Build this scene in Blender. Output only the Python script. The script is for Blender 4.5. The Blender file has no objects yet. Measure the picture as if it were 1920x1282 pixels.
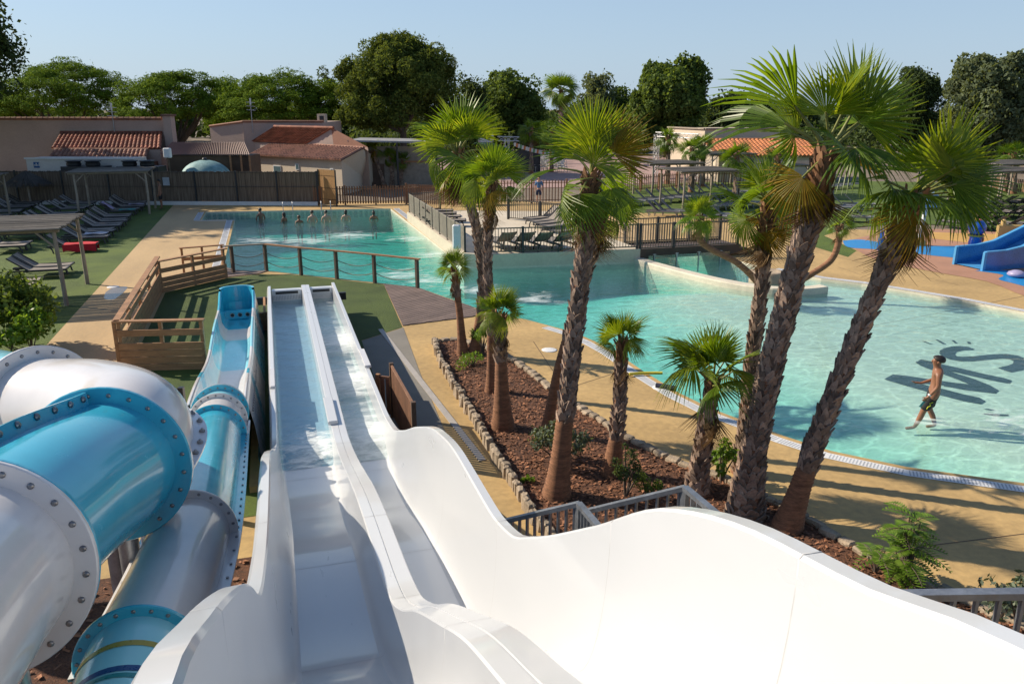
import bpy, math, random
import numpy as np
from mathutils import Vector, Matrix, Euler
from mathutils.geometry import tessellate_polygon
R = math.radians
sc = bpy.context.scene
col = sc.collection
random.seed(7)
RNG = np.random.default_rng(11)

# ------------------------------------------------------------------ camera, sky, sun, exposure
# world axes: X = across the pool (to the right), Y = along the pool (away), Z up, metres
CAM_H, PITCH, YAW = 6.0, 16.45, 16.7
cd = bpy.data.cameras.new("camera"); cam = bpy.data.objects.new("camera", cd); col.objects.link(cam)
cam.location = (0, 0, CAM_H); cam.rotation_euler = (R(90 - PITCH), 0, R(-YAW))
cd.lens = 28.0; cd.sensor_width = 36.0; cd.clip_start = 0.05; cd.clip_end = 3000
sc.camera = cam
SUN_EL = 34.0
SUN_DIR = Vector((-0.81, 0.587, 0)).normalized() * math.cos(R(SUN_EL)) + Vector((0, 0, math.sin(R(SUN_EL))))
w = bpy.data.worlds.new("World"); sc.world = w; w.use_nodes = True
nt = w.node_tree; nt.nodes.clear()
sky = nt.nodes.new("ShaderNodeTexSky"); sky.sky_type = 'NISHITA'; sky.sun_disc = False
sky.sun_elevation = R(SUN_EL); sky.sun_rotation = math.atan2(SUN_DIR.x, SUN_DIR.y)
sky.air_density = 1.0; sky.dust_density = 0.6; sky.ozone_density = 4.0; sky.altitude = 0
bg = nt.nodes.new("ShaderNodeBackground"); bg.inputs[1].default_value = 0.092
wo = nt.nodes.new("ShaderNodeOutputWorld")
hz = nt.nodes.new("ShaderNodeMixRGB"); hz.inputs[2].default_value = (3.55, 4.65, 6.0, 1)   # thin summer haze evens the lower sky out
tcw = nt.nodes.new("ShaderNodeTexCoord"); sxw = nt.nodes.new("ShaderNodeSeparateXYZ"); nt.links.new(tcw.outputs['Generated'], sxw.inputs[0])
mrw = nt.nodes.new("ShaderNodeMapRange"); mrw.inputs['From Min'].default_value = 0.0; mrw.inputs['From Max'].default_value = .50; mrw.inputs['To Min'].default_value = .80; mrw.inputs['To Max'].default_value = .05
nt.links.new(sxw.outputs[2], mrw.inputs['Value']); nt.links.new(mrw.outputs[0], hz.inputs[0])
nt.links.new(sky.outputs[0], hz.inputs[1]); nt.links.new(hz.outputs[0], bg.inputs[0]); nt.links.new(bg.outputs[0], wo.inputs[0])
ld = bpy.data.lights.new("sun", 'SUN'); ld.energy = 4.9; ld.angle = R(0.55); ld.color = (1.0, 0.88, 0.71)
sun = bpy.data.objects.new("sun", ld); col.objects.link(sun)
sun.rotation_euler = SUN_DIR.to_track_quat('Z', 'Y').to_euler()
sc.view_settings.view_transform = 'Standard'; sc.view_settings.look = 'None'
sc.view_settings.exposure = 0.50; sc.view_settings.gamma = 1.0
sc.render.engine = 'CYCLES'
sc.cycles.max_bounces = 8; sc.cycles.transparent_max_bounces = 16
sc.cycles.caustics_reflective = False; sc.cycles.caustics_refractive = False
sc.cycles.sample_clamp_indirect = 6

# ------------------------------------------------------------------ survey helper: a sight line through the lens meets a level
_F = 28.0 / 36.0 * 1920; _p = R(PITCH); _cp, _sp = math.cos(_p), math.sin(_p); _cy, _sy = math.cos(R(YAW)), math.sin(R(YAW))
def _ray(px, py):
    u, v = (px - 960) / _F, (py - 641) / _F
    x, y, z = u, _cp - v * _sp, -(_sp + v * _cp)
    return (x * _cy + y * _sy, -x * _sy + y * _cy, z)
def G(px, py, z=0.0):
    r = _ray(px, py); k = (z - CAM_H) / r[2]
    return (r[0] * k, r[1] * k, z)
def AD(px, py, d):
    r = _ray(px, py); return (r[0] * d, r[1] * d, CAM_H + r[2] * d)
def G2(px, py, z=0.0): return G(px, py, z)[:2]
def DEPTH(s, t, z):   # distance along the optical axis
    fy = s * _sy + t * _cy
    return fy * _cp - (z - CAM_H) * _sp

# ------------------------------------------------------------------ object helpers
def link(o): col.objects.link(o); return o
def thing(name, label, cat, loc=(0, 0, 0), rz=0.0, group=None):
    o = bpy.data.objects.new(name, None); link(o); o.empty_display_size = 0.3
    o.location = loc; o.rotation_euler = (0, 0, rz); o["label"] = label; o["category"] = cat
    if group: o["group"] = group
    return o
def tag(o, label, cat, group=None):
    o["label"] = label; o["category"] = cat
    if group: o["group"] = group
    return o
def kind(o, k): o["kind"] = k; return o
def dup(root, loc=None, rz=None, label=None, group=None):
    r = root.copy(); link(r)
    if loc is not None: r.location = loc
    if rz is not None: r.rotation_euler = (0, 0, rz)
    if label: r["label"] = label
    if group: r["group"] = group
    for ch in list(root.children):
        c = ch.copy(); link(c); c.parent = r
        for g in list(ch.children):
            d = g.copy(); link(d); d.parent = c
    return r
ORD = ["first", "second", "third", "fourth", "fifth", "sixth", "seventh", "eighth", "ninth", "tenth", "eleventh", "twelfth",
       "thirteenth", "fourteenth", "fifteenth", "sixteenth", "seventeenth", "eighteenth", "nineteenth", "twentieth",
       "twenty-first", "twenty-second", "twenty-third", "twenty-fourth", "twenty-fifth", "twenty-sixth", "twenty-seventh", "twenty-eighth"]

class MB:
    """collects shapes that become ONE mesh object"""
    def __init__(s): s.v = []; s.f = []; s.m = []; s.s = []
    def add(s, vs, fs, mi=0, smooth=False):
        b = len(s.v); s.v.extend([tuple(p) for p in vs])
        for f in fs: s.f.append(tuple(b + i for i in f)); s.m.append(mi); s.s.append(smooth)
        return s
    def box(s, c, size, rz=0.0, mi=0, bev=0.0):
        x, y, z = (q / 2 for q in size); cr, sr = math.cos(rz), math.sin(rz)
        if bev <= 0:
            P = [(-x, -y, -z), (x, -y, -z), (x, y, -z), (-x, y, -z), (-x, -y, z), (x, -y, z), (x, y, z), (-x, y, z)]
            Fs = [(0, 3, 2, 1), (4, 5, 6, 7), (0, 1, 5, 4), (1, 2, 6, 5), (2, 3, 7, 6), (3, 0, 4, 7)]
        else:
            b = min(bev, x * .9, y * .9, z * .9); P = []
            for zz, k in ((-z, b), (-z + b, 0), (z - b, 0), (z, b)):
                X, Y = x - k, y - k; c2 = b if k == 0 else b * .6
                P += [(-X + c2, -Y, zz), (X - c2, -Y, zz), (X, -Y + c2, zz), (X, Y - c2, zz), (X - c2, Y, zz), (-X + c2, Y, zz), (-X, Y - c2, zz), (-X, -Y + c2, zz)]
            Fs = [tuple(reversed(range(8))), tuple(range(24, 32))]
            for r in range(3):
                for i in range(8):
                    a, b2 = r * 8 + i, r * 8 + (i + 1) % 8
                    Fs.append((a, b2, b2 + 8, a + 8))
        return s.add([(c[0] + a * cr - b_ * sr, c[1] + a * sr + b_ * cr, c[2] + d) for a, b_, d in P], Fs, mi)
    def beam(s, a, b, w, h, mi=0, up=(0, 0, 1)):
        a, b = Vector(a), Vector(b); d = (b - a)
        if d.length < 1e-6: return s
        d.normalize(); u = Vector(up)
        if abs(d.dot(u)) > .95: u = Vector((0, 1, 0))
        sd = d.cross(u).normalized(); u2 = sd.cross(d)
        P = []
        for p in (a, b):
            for i, j in ((-1, -1), (1, -1), (1, 1), (-1, 1)): P.append(p + sd * (i * w / 2) + u2 * (j * h / 2))
        return s.add(P, [(3, 2, 1, 0), (4, 5, 6, 7), (0, 1, 5, 4), (1, 2, 6, 5), (2, 3, 7, 6), (3, 0, 4, 7)], mi)
    def tube(s, pts, rad, n=8, mi=0, caps=True, smooth=True, close=False):
        pts = [Vector(p) for p in pts]; m = len(pts)
        if not hasattr(rad, '__len__'): rad = [rad] * m
        tang = []
        for i in range(m):
            if close: d = pts[(i + 1) % m] - pts[i - 1]
            else: d = pts[min(i + 1, m - 1)] - pts[max(i - 1, 0)]
            tang.append(d.normalized() if d.length > 1e-9 else Vector((0, 0, 1)))
        ref = Vector((0, 0, 1)) if abs(tang[0].z) < .9 else Vector((1, 0, 0))
        nrm = tang[0].cross(ref).normalized(); P = []
        for i in range(m):
            nrm = (nrm - tang[i] * nrm.dot(tang[i])).normalized(); bn = tang[i].cross(nrm)
            for k in range(n):
                a = 2 * math.pi * k / n
                P.append(pts[i] + (nrm * math.cos(a) + bn * math.sin(a)) * rad[i])
        Fs = []
        for i in range(m if close else m - 1):
            j = (i + 1) % m
            for k in range(n):
                k2 = (k + 1) % n
                Fs.append((i * n + k, i * n + k2, j * n + k2, j * n + k))
        s.add(P, Fs, mi, smooth)
        if caps and not close:
            s.add(P[:n], [tuple(reversed(range(n)))], mi); s.add(P[-n:], [tuple(range(n))], mi)
        return s
    def lathe(s, prof, c=(0, 0, 0), n=24, mi=0, smooth=True):
        P = []; m = len(prof)
        for r, z in prof:
            for k in range(n):
                a = 2 * math.pi * k / n; P.append((c[0] + r * math.cos(a), c[1] + r * math.sin(a), c[2] + z))
        Fs = [(i * n + k, i * n + (k + 1) % n, (i + 1) * n + (k + 1) % n, (i + 1) * n + k) for i in range(m - 1) for k in range(n)]
        return s.add(P, Fs, mi, smooth)
    def sphere(s, c, r, n=12, mi=0, zs=None):
        rr = r if hasattr(r, '__len__') else (r, r, r)
        P = []; Fs = []; m = n // 2 + 1
        for i in range(m + 1):
            th = math.pi * i / m
            for k in range(n):
                a = 2 * math.pi * k / n
                P.append((c[0] + rr[0] * math.sin(th) * math.cos(a), c[1] + rr[1] * math.sin(th) * math.sin(a), c[2] + rr[2] * math.cos(th)))
        for i in range(m):
            for k in range(n):
                Fs.append((i * n + k, (i + 1) * n + k, (i + 1) * n + (k + 1) % n, i * n + (k + 1) % n))
        return s.add(P, Fs, mi, True)
    def sheet(s, poly, z=0.0, holes=(), mi=0, flip=False):
        loops = [[Vector((p[0], p[1], 0)) for p in poly]] + [[Vector((p[0], p[1], 0)) for p in h] for h in holes]
        tr = tessellate_polygon(loops); P = [q for l in loops for q in l]
        vs = [(q.x, q.y, z if not callable(z) else z(q.x, q.y)) for q in P]; Fs = []
        for t in tr:
            a, b, c = (P[i] for i in t)
            ar = (b.x - a.x) * (c.y - a.y) - (b.y - a.y) * (c.x - a.x)
            if abs(ar) < 1e-9: continue
            t = tuple(t) if ar > 0 else (t[0], t[2], t[1])
            Fs.append(t if not flip else (t[0], t[2], t[1]))
        return s.add(vs, Fs, mi)
    def wallstrip(s, poly, z0, z1, mi=0, closed=True, flip=False):
        n = len(poly); vs = [(p[0], p[1], z0) for p in poly] + [(p[0], p[1], z1) for p in poly]; Fs = []
        for i in range(n if closed else n - 1):
            j = (i + 1) % n; f = (i, j, n + j, n + i); Fs.append(f if not flip else tuple(reversed(f)))
        return s.add(vs, Fs, mi)
    def prism(s, poly, z0, z1, mi=0, bottom=True):
        ar = sum(poly[i][0] * poly[(i + 1) % len(poly)][1] - poly[(i + 1) % len(poly)][0] * poly[i][1] for i in range(len(poly)))
        if ar < 0: poly = list(reversed(poly))
        s.sheet(poly, z1, mi=mi); s.wallstrip(poly, z0, z1, mi)
        if bottom: s.sheet(poly, z0, mi=mi, flip=True)
        return s
    def grid(s, rows, mi=0, smooth=True, flip=False):
        m, n = len(rows), len(rows[0]); vs = [p for r in rows for p in r]; Fs = []
        for i in range(m - 1):
            for k in range(n - 1):
                f = (i * n + k, i * n + k + 1, (i + 1) * n + k + 1, (i + 1) * n + k)
                Fs.append(f if not flip else tuple(reversed(f)))
        return s.add(vs, Fs, mi, smooth)
    def build(s, name, mats, parent=None, off=None, autosmooth=None):
        me = bpy.data.meshes.new(name)
        v = s.v
        if off is None and parent is not None and getattr(s, 'world', False): off = parent.location
        if off is not None: v = [(p[0] - off[0], p[1] - off[1], p[2] - off[2]) for p in v]
        me.from_pydata(v, [], s.f)
        if not isinstance(mats, (list, tuple)): mats = [mats]
        for m_ in mats: me.materials.append(m_)
        me.polygons.foreach_set("material_index", s.m)
        me.polygons.foreach_set("use_smooth", s.s)
        me.update()
        o = bpy.data.objects.new(name, me); link(o)
        if parent is not None: o.parent = parent
        return o
def W():
    m = MB(); m.world = True; return m
def quads_mesh(name, co, mats, parent=None, mi=None, nv=4):
    """co: (n,nv,3) array of separate little faces"""
    n = co.shape[0]; me = bpy.data.meshes.new(name)
    me.vertices.add(n * nv); me.loops.add(n * nv); me.polygons.add(n)
    me.vertices.foreach_set("co", co.reshape(-1).astype(np.float32))
    me.loops.foreach_set("vertex_index", np.arange(n * nv, dtype=np.int32))
    me.polygons.foreach_set("loop_start", np.arange(0, n * nv, nv, dtype=np.int32))
    me.polygons.foreach_set("loop_total", np.full(n, nv, dtype=np.int32))
    if not isinstance(mats, (list, tuple)): mats = [mats]
    for m_ in mats: me.materials.append(m_)
    if mi is not None: me.polygons.foreach_set("material_index", mi.astype(np.int32))
    me.update(calc_edges=True); me.validate()
    o = bpy.data.objects.new(name, me); link(o)
    if parent is not None: o.parent = parent
    return o

# ------------------------------------------------------------------ materials
def _new(name):
    m = bpy.data.materials.new(name); m.use_nodes = True; n = m.node_tree; n.nodes.clear()
    return m, n, n.nodes.new("ShaderNodeOutputMaterial")
def N_(n, t, **kw):
    x = n.nodes.new(t)
    for k, v in kw.items(): setattr(x, k, v)
    return x
def noise(n, vec, scale, detail=4.0, rough=.55, dist=0.0):
    t = N_(n, "ShaderNodeTexNoise"); t.inputs['Scale'].default_value = scale; t.inputs['Detail'].default_value = detail
    t.inputs['Roughness'].default_value = rough; t.inputs['Distortion'].default_value = dist
    n.links.new(vec, t.inputs['Vector']); return t
def ramp(n, fac, stops):
    r = N_(n, "ShaderNodeValToRGB"); e = r.color_ramp.elements
    while len(e) < len(stops): e.new(.5)
    for i, (p, c) in enumerate(stops):
        e[i].position = p; e[i].color = (c[0], c[1], c[2], 1) if hasattr(c, '__len__') else (c, c, c, 1)
    n.links.new(fac, r.inputs['Fac']); return r
def mulc(c, k): return tuple(max(0, min(1, q * k)) for q in c)
def mat(name, c, rough=.6, var=.18, scale=2.0, fine=18.0, fvar=.12, bump=0.0, bscale=60.0, c2=None, metal=0.0, spec=.5, coat=0.0,
        rnd=0.0, island=0.0, stretch=None, pos=False, rvar=.08):
    m, n, out = _new(name); b = N_(n, "ShaderNodeBsdfPrincipled"); n.links.new(b.outputs[0], out.inputs[0])
    if pos: vec = N_(n, "ShaderNodeNewGeometry").outputs['Position']
    else: vec = N_(n, "ShaderNodeTexCoord").outputs['Object']
    if stretch:
        mp = N_(n, "ShaderNodeMapping"); mp.inputs['Scale'].default_value = stretch; n.links.new(vec, mp.inputs[0]); vec = mp.outputs[0]
    t1 = noise(n, vec, scale, 5.0); r1 = ramp(n, t1.outputs['Fac'], [(.3, mulc(c, 1 - var)), (.7, c2 if c2 else mulc(c, 1 + var))])
    cur = r1.outputs['Color']
    t2 = noise(n, vec, fine, 4.0, .65)
    if fvar > 0:
        r2 = ramp(n, t2.outputs['Fac'], [(.25, 1 - fvar * 1.6), (.75, 1 + fvar * .2)])
        mx = N_(n, "ShaderNodeMixRGB", blend_type='MULTIPLY'); mx.inputs[0].default_value = 1
        n.links.new(cur, mx.inputs[1]); n.links.new(r2.outputs[0], mx.inputs[2]); cur = mx.outputs[0]
    if rnd or island:
        src = N_(n, "ShaderNodeNewGeometry").outputs['Random Per Island'] if island else N_(n, "ShaderNodeObjectInfo").outputs['Random']
        k = island or rnd
        r3 = ramp(n, src, [(0, 1 - k), (1, 1 + 0 * k)])
        mx = N_(n, "ShaderNodeMixRGB", blend_type='MULTIPLY'); mx.inputs[0].default_value = 1
        n.links.new(cur, mx.inputs[1]); n.links.new(r3.outputs[0], mx.inputs[2]); cur = mx.outputs[0]
    n.links.new(cur, b.inputs['Base Color'])
    rr = ramp(n, t2.outputs['Fac'], [(.3, max(.02, rough - rvar)), (.7, min(1, rough + rvar))]); n.links.new(rr.outputs[0], b.inputs['Roughness'])
    b.inputs['Metallic'].default_value = metal; b.inputs['Specular IOR Level'].default_value = spec
    b.inputs['Coat Weight'].default_value = coat; b.inputs['Coat Roughness'].default_value = .06
    if bump > 0:
        t3 = noise(n, vec, bscale, 3.0); bp = N_(n, "ShaderNodeBump"); bp.inputs['Strength'].default_value = bump; bp.inputs['Distance'].default_value = .02
        n.links.new(t3.outputs['Fac'], bp.inputs['Height']); n.links.new(bp.outputs[0], b.inputs['Normal'])
    return m
def leafmat(name, c, c2, trans=.45, rough=.45, tint=(1.25, 1.15, .45), spec=.35, obj=0.0):
    """thin leaf: reflects and lets light through; each leaf a little different"""
    m, n, out = _new(name)
    isl = N_(n, "ShaderNodeNewGeometry").outputs['Random Per Island']
    cr = ramp(n, isl, [(0, mulc(c, .75)), (.5, c), (1, c2)]); cur = cr.outputs[0]
    b = N_(n, "ShaderNodeBsdfPrincipled"); b.inputs['Roughness'].default_value = rough; b.inputs['Specular IOR Level'].default_value = spec
    tl = N_(n, "ShaderNodeBsdfTranslucent"); mt = N_(n, "ShaderNodeMixRGB", blend_type='MULTIPLY'); mt.inputs[0].default_value = 1
    mt.inputs[2].default_value = (tint[0], tint[1], tint[2], 1)
    n.links.new(cur, b.inputs['Base Color']); n.links.new(cur, mt.inputs[1]); n.links.new(mt.outputs[0], tl.inputs[0])
    mx = N_(n, "ShaderNodeMixShader"); mx.inputs[0].default_value = trans
    n.links.new(b.outputs[0], mx.inputs[1]); n.links.new(tl.outputs[0], mx.inputs[2]); n.links.new(mx.outputs[0], out.inputs[0])
    return m
def tilemat(name, c, c2, sx, sy, rough=.75):
    """clay roof tiles: rounded rows (bump) with every tile a little different; object axes x along, y up the slope"""
    m, n, out = _new(name); b = N_(n, "ShaderNodeBsdfPrincipled"); n.links.new(b.outputs[0], out.inputs[0])
    uv = N_(n, "ShaderNodeUVMap"); sep = N_(n, "ShaderNodeSeparateXYZ"); n.links.new(uv.outputs[0], sep.inputs[0])
    wv = N_(n, "ShaderNodeTexNoise"); wv.inputs['Scale'].default_value = 3.5; n.links.new(uv.outputs[0], wv.inputs['Vector'])
    wh = N_(n, "ShaderNodeTexWhiteNoise", noise_dimensions='2D')
    fl = N_(n, "ShaderNodeVectorMath", operation='FLOOR'); mp = N_(n, "ShaderNodeMapping"); mp.inputs['Scale'].default_value = (1 / sx, 1 / sy, 1)
    n.links.new(uv.outputs[0], mp.inputs[0]); n.links.new(mp.outputs[0], fl.inputs[0]); n.links.new(fl.outputs[0], wh.inputs['Vector'])
    ad = N_(n, "ShaderNodeMath", operation='ADD'); n.links.new(wh.outputs['Value'], ad.inputs[0]); n.links.new(wv.outputs['Fac'], ad.inputs[1])
    r = ramp(n, ad.outputs[0], [(.35, c), (1.0, c2)]); hf = N_(n, "ShaderNodeMath", operation='MULTIPLY'); hf.inputs[1].default_value = .6
    n.links.new(ad.outputs[0], hf.inputs[0]); n.links.new(hf.outputs[0], r.inputs[0])
    n.links.new(r.outputs[0], b.inputs['Base Color']); b.inputs['Roughness'].default_value = rough
    return m
def watermat(name, tint, density, volcol, ripple=1.0, rscale=1.0, foam=None, lens=0.0):  # lens: strength of the painted caustic web
    """thin clear surface (Fresnel reflection, straight transmission) over an absorbing body of water"""
    m, n, out = _new(name)
    pos = N_(n, "ShaderNodeNewGeometry").outputs['Position']
    mp = N_(n, "ShaderNodeMapping"); mp.inputs['Rotation'].default_value = (0, 0, R(25)); mp.inputs['Scale'].default_value = (1, 1.7, 1); n.links.new(pos, mp.inputs[0])
    a = noise(n, mp.outputs[0], 1.1 * rscale, 3.0, .5, 1.2); c = noise(n, mp.outputs[0], 4.5 * rscale, 3.0, .55, .8)
    ad = N_(n, "ShaderNodeMath", operation='MULTIPLY_ADD'); ad.inputs[1].default_value = .35; n.links.new(c.outputs['Fac'], ad.inputs[0]); n.links.new(a.outputs['Fac'], ad.inputs[2])
    bp = N_(n, "ShaderNodeBump"); bp.inputs['Strength'].default_value = ripple; bp.inputs['Distance'].default_value = .12; n.links.new(ad.outputs[0], bp.inputs['Height'])
    gl = N_(n, "ShaderNodeBsdfGlossy"); gl.inputs['Roughness'].default_value = .03; n.links.new(bp.outputs[0], gl.inputs['Normal'])
    tr = N_(n, "ShaderNodeBsdfTransparent"); tr.inputs[0].default_value = (tint[0], tint[1], tint[2], 1)
    if lens:   # caustic light web painted into the transparent colour; ripples bend no light
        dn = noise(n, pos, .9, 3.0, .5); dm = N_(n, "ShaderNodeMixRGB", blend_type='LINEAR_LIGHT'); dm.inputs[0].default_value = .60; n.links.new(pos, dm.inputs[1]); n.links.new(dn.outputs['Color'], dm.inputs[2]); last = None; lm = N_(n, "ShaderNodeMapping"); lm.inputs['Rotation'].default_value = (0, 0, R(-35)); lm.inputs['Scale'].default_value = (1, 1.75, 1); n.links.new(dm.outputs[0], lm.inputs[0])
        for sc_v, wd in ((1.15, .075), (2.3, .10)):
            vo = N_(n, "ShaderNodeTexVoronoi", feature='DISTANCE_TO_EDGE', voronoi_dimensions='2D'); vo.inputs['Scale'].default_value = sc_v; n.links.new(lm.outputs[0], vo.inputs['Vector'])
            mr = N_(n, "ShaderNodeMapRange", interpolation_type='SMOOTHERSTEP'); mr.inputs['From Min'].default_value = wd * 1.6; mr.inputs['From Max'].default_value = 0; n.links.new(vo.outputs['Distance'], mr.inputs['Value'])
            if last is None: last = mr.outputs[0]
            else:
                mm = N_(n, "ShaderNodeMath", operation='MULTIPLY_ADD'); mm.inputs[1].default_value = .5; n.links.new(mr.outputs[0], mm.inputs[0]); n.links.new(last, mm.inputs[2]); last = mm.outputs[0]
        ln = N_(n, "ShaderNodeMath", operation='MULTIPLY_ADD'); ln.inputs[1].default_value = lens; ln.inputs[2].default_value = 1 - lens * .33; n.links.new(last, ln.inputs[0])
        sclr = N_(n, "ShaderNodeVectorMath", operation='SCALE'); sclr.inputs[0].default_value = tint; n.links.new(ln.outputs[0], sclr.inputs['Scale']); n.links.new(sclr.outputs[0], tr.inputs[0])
    geo = N_(n, "ShaderNodeNewGeometry"); dt = N_(n, "ShaderNodeVectorMath", operation='DOT_PRODUCT'); n.links.new(bp.outputs[0], dt.inputs[0]); n.links.new(geo.outputs['Incoming'], dt.inputs[1])
    ab = N_(n, "ShaderNodeMath", operation='ABSOLUTE'); n.links.new(dt.outputs['Value'], ab.inputs[0])
    om = N_(n, "ShaderNodeMath", operation='SUBTRACT'); om.inputs[0].default_value = 1; om.use_clamp = True; n.links.new(ab.outputs[0], om.inputs[1])
    pw = N_(n, "ShaderNodeMath", operation='POWER'); pw.inputs[1].default_value = 5; n.links.new(om.outputs[0], pw.inputs[0])
    fr = N_(n, "ShaderNodeMath", operation='MULTIPLY_ADD'); fr.inputs[1].default_value = .98; fr.inputs[2].default_value = .02; n.links.new(pw.outputs[0], fr.inputs[0])
    mx = N_(n, "ShaderNodeMixShader"); n.links.new(fr.outputs[0], mx.inputs[0]); n.links.new(tr.outputs[0], mx.inputs[1]); n.links.new(gl.outputs[0], mx.inputs[2])
    cur = mx.outputs[0]
    if foam:   # foam: (noise scale, threshold, softness, [(x, y, radius), ...])
        fs, th, so, spots = foam
        fmap = N_(n, "ShaderNodeMapping"); fmap.inputs['Rotation'].default_value = (0, 0, R(-30)); fmap.inputs['Scale'].default_value = (1, 2.2, 1); n.links.new(pos, fmap.inputs[0])
        fn = noise(n, fmap.outputs[0], fs, 8.0, .68, .6); tot = None
        for sp_ in spots:
            x, y, rad = sp_[:3]
            vm = N_(n, "ShaderNodeVectorMath", operation='DISTANCE'); vm.inputs[1].default_value = (x, y, sp_[3] if len(sp_) > 3 else -.08); n.links.new(pos, vm.inputs[0])
            mr = N_(n, "ShaderNodeMapRange"); mr.inputs['From Min'].default_value = rad; mr.inputs['From Max'].default_value = 0; mr.inputs['To Min'].default_value = 0; mr.inputs['To Max'].default_value = .42
            n.links.new(vm.outputs['Value'], mr.inputs['Value'])
            if tot is None: tot = mr.outputs[0]
            else:
                mm = N_(n, "ShaderNodeMath", operation='MAXIMUM'); n.links.new(tot, mm.inputs[0]); n.links.new(mr.outputs[0], mm.inputs[1]); tot = mm.outputs[0]
        sm = N_(n, "ShaderNodeMath", operation='ADD'); n.links.new(fn.outputs['Fac'], sm.inputs[0])
        if tot is not None: n.links.new(tot, sm.inputs[1])
        else: sm.inputs[1].default_value = 0
        fr2 = N_(n, "ShaderNodeMapRange"); fr2.inputs['From Min'].default_value = th; fr2.inputs['From Max'].default_value = th + so; n.links.new(sm.outputs[0], fr2.inputs['Value'])
        sc_ = N_(n, "ShaderNodeMath", operation='MULTIPLY'); sc_.inputs[1].default_value = .8; n.links.new(fr2.outputs[0], sc_.inputs[0])
        df = N_(n, "ShaderNodeBsdfDiffuse"); df.inputs[0].default_value = (.85, .9, .9, 1)
        m2 = N_(n, "ShaderNodeMixShader"); n.links.new(sc_.outputs[0], m2.inputs[0]); n.links.new(cur, m2.inputs[1]); n.links.new(df.outputs[0], m2.inputs[2]); cur = m2.outputs[0]
    if lens:   # fine bubbles make the water a little milky
        mk = N_(n, "ShaderNodeBsdfDiffuse"); mk.inputs[0].default_value = (.20, .52, .49, 1); m3 = N_(n, "ShaderNodeMixShader"); m3.inputs[0].default_value = .07; n.links.new(cur, m3.inputs[1]); n.links.new(mk.outputs[0], m3.inputs[2]); cur = m3.outputs[0]
    n.links.new(cur, out.inputs['Surface'])
    if density > 0:
        va = N_(n, "ShaderNodeVolumeAbsorption"); va.inputs['Color'].default_value = (volcol[0], volcol[1], volcol[2], 1); va.inputs['Density'].default_value = density
        n.links.new(va.outputs[0], out.inputs['Volume'])
    return m

Mt = {}
Mt['deck'] = mat("deck concrete", (.485, .325, .135), .8, .20, .45, 7, .20, .15, 90, pos=True)
Mt['path'] = mat("path concrete", (.48, .33, .165), .8, .14, .7, 14, .12, .15, 90, pos=True, stretch=(1, .25, 1))
Mt['grey'] = mat("grey concrete", (.20, .185, .16), .8, .15, .8, 12, .12, .1, 90, pos=True)
Mt['ground'] = mat("dry ground", (.21, .165, .12), .9, .25, .15, 3, .2, .2, 20, pos=True)
Mt['plaza'] = mat("plaza paving", (.36, .24, .215), .85, .12, .3, 6, .12, 0, 20, pos=True)
Mt['lawn'] = mat("lawn turf", (.085, .150, .012), .85, .25, .6, 25, .35, .9, 130, c2=(.135, .20, .018), pos=True)
Mt['turf'] = mat("artificial turf", (.060, .105, .010), .85, .2, .8, 30, .35, .9, 150, c2=(.09, .14, .016), pos=True)
Mt['white'] = mat("white gelcoat", (.585, .598, .612), .30, .022, .5, 1.6, .018, coat=.5, rvar=.03, stretch=(3, .5, 1))
Mt['whitedull'] = mat("white tile", (.72, .72, .72), .5, .06, 2, 20, .12)
Mt['cream'] = mat("pool render", (.66, .60, .48), .7, .1, 1.5, 14, .12, .08, 60)
Mt['floor'] = mat("pool floor", (.60, .64, .53), .7, .07, .5, 6, .06, 0, 20, pos=True)
Mt['blue'] = mat("blue gelcoat", (.045, .41, .57), .2, .05, 1.5, 5, .04, 0, 20, coat=.5)
Mt['ltblue'] = mat("light blue gelcoat", (.28, .65, .74), .2, .05, 1.5, 5, .04, 0, 20, coat=.5)
Mt['tubewhite'] = mat("white tube gelcoat", (.68, .655, .645), .22, .04, 0.8, 3, .05, 0, 20, coat=.5, rvar=.03)
Mt['steel'] = mat("galvanised steel", (.34, .36, .39), .42, .2, 6, 40, .15, 0, 20, metal=.75)
Mt['bolt'] = mat("stainless bolt", (.30, .29, .29), .35, .2, 8, 40, .1, metal=.8)
Mt['black'] = mat("black paint", (.018, .020, .024), .45, .2, 4, 30, .1)
Mt['wood'] = mat("pine boards", (.40, .205, .095), .7, .22, 2.5, 12, .22, .15, 60, stretch=(1, 1, 6), island=.25)
Mt['woodgrey'] = mat("weathered wood", (.36, .30, .235), .8, .2, 3, 20, .2, .2, 60, rnd=.2)
Mt['woodred'] = mat("brown fence wood", (.27, .135, .075), .75, .2, 2, 14, .2, .1, 50, island=.3)
Mt['deckwood'] = mat("deck boards", (.215, .155, .13), .75, .18, 2, 20, .2, .1, 60, island=.25)
Mt['wooddark'] = mat("dark stained wood", (.10, .062, .04), .7, .2, 2, 14, .2, .1, 50)
Mt['rope'] = mat("rope", (.26, .20, .15), .9, .2, 20, 80, .2)
Mt['mulch'] = mat("bark mulch ground", (.15, .062, .030), .95, .35, 2, 30, .5, .8, 60, pos=True)
Mt['chip'] = mat("bark chips", (.36, .155, .075), .85, .3, 3, 30, .2, island=.65)
Mt['stone'] = mat("edging stone", (.42, .33, .235), .85, .2, 4, 30, .25, .4, 40, rnd=.35)
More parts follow.
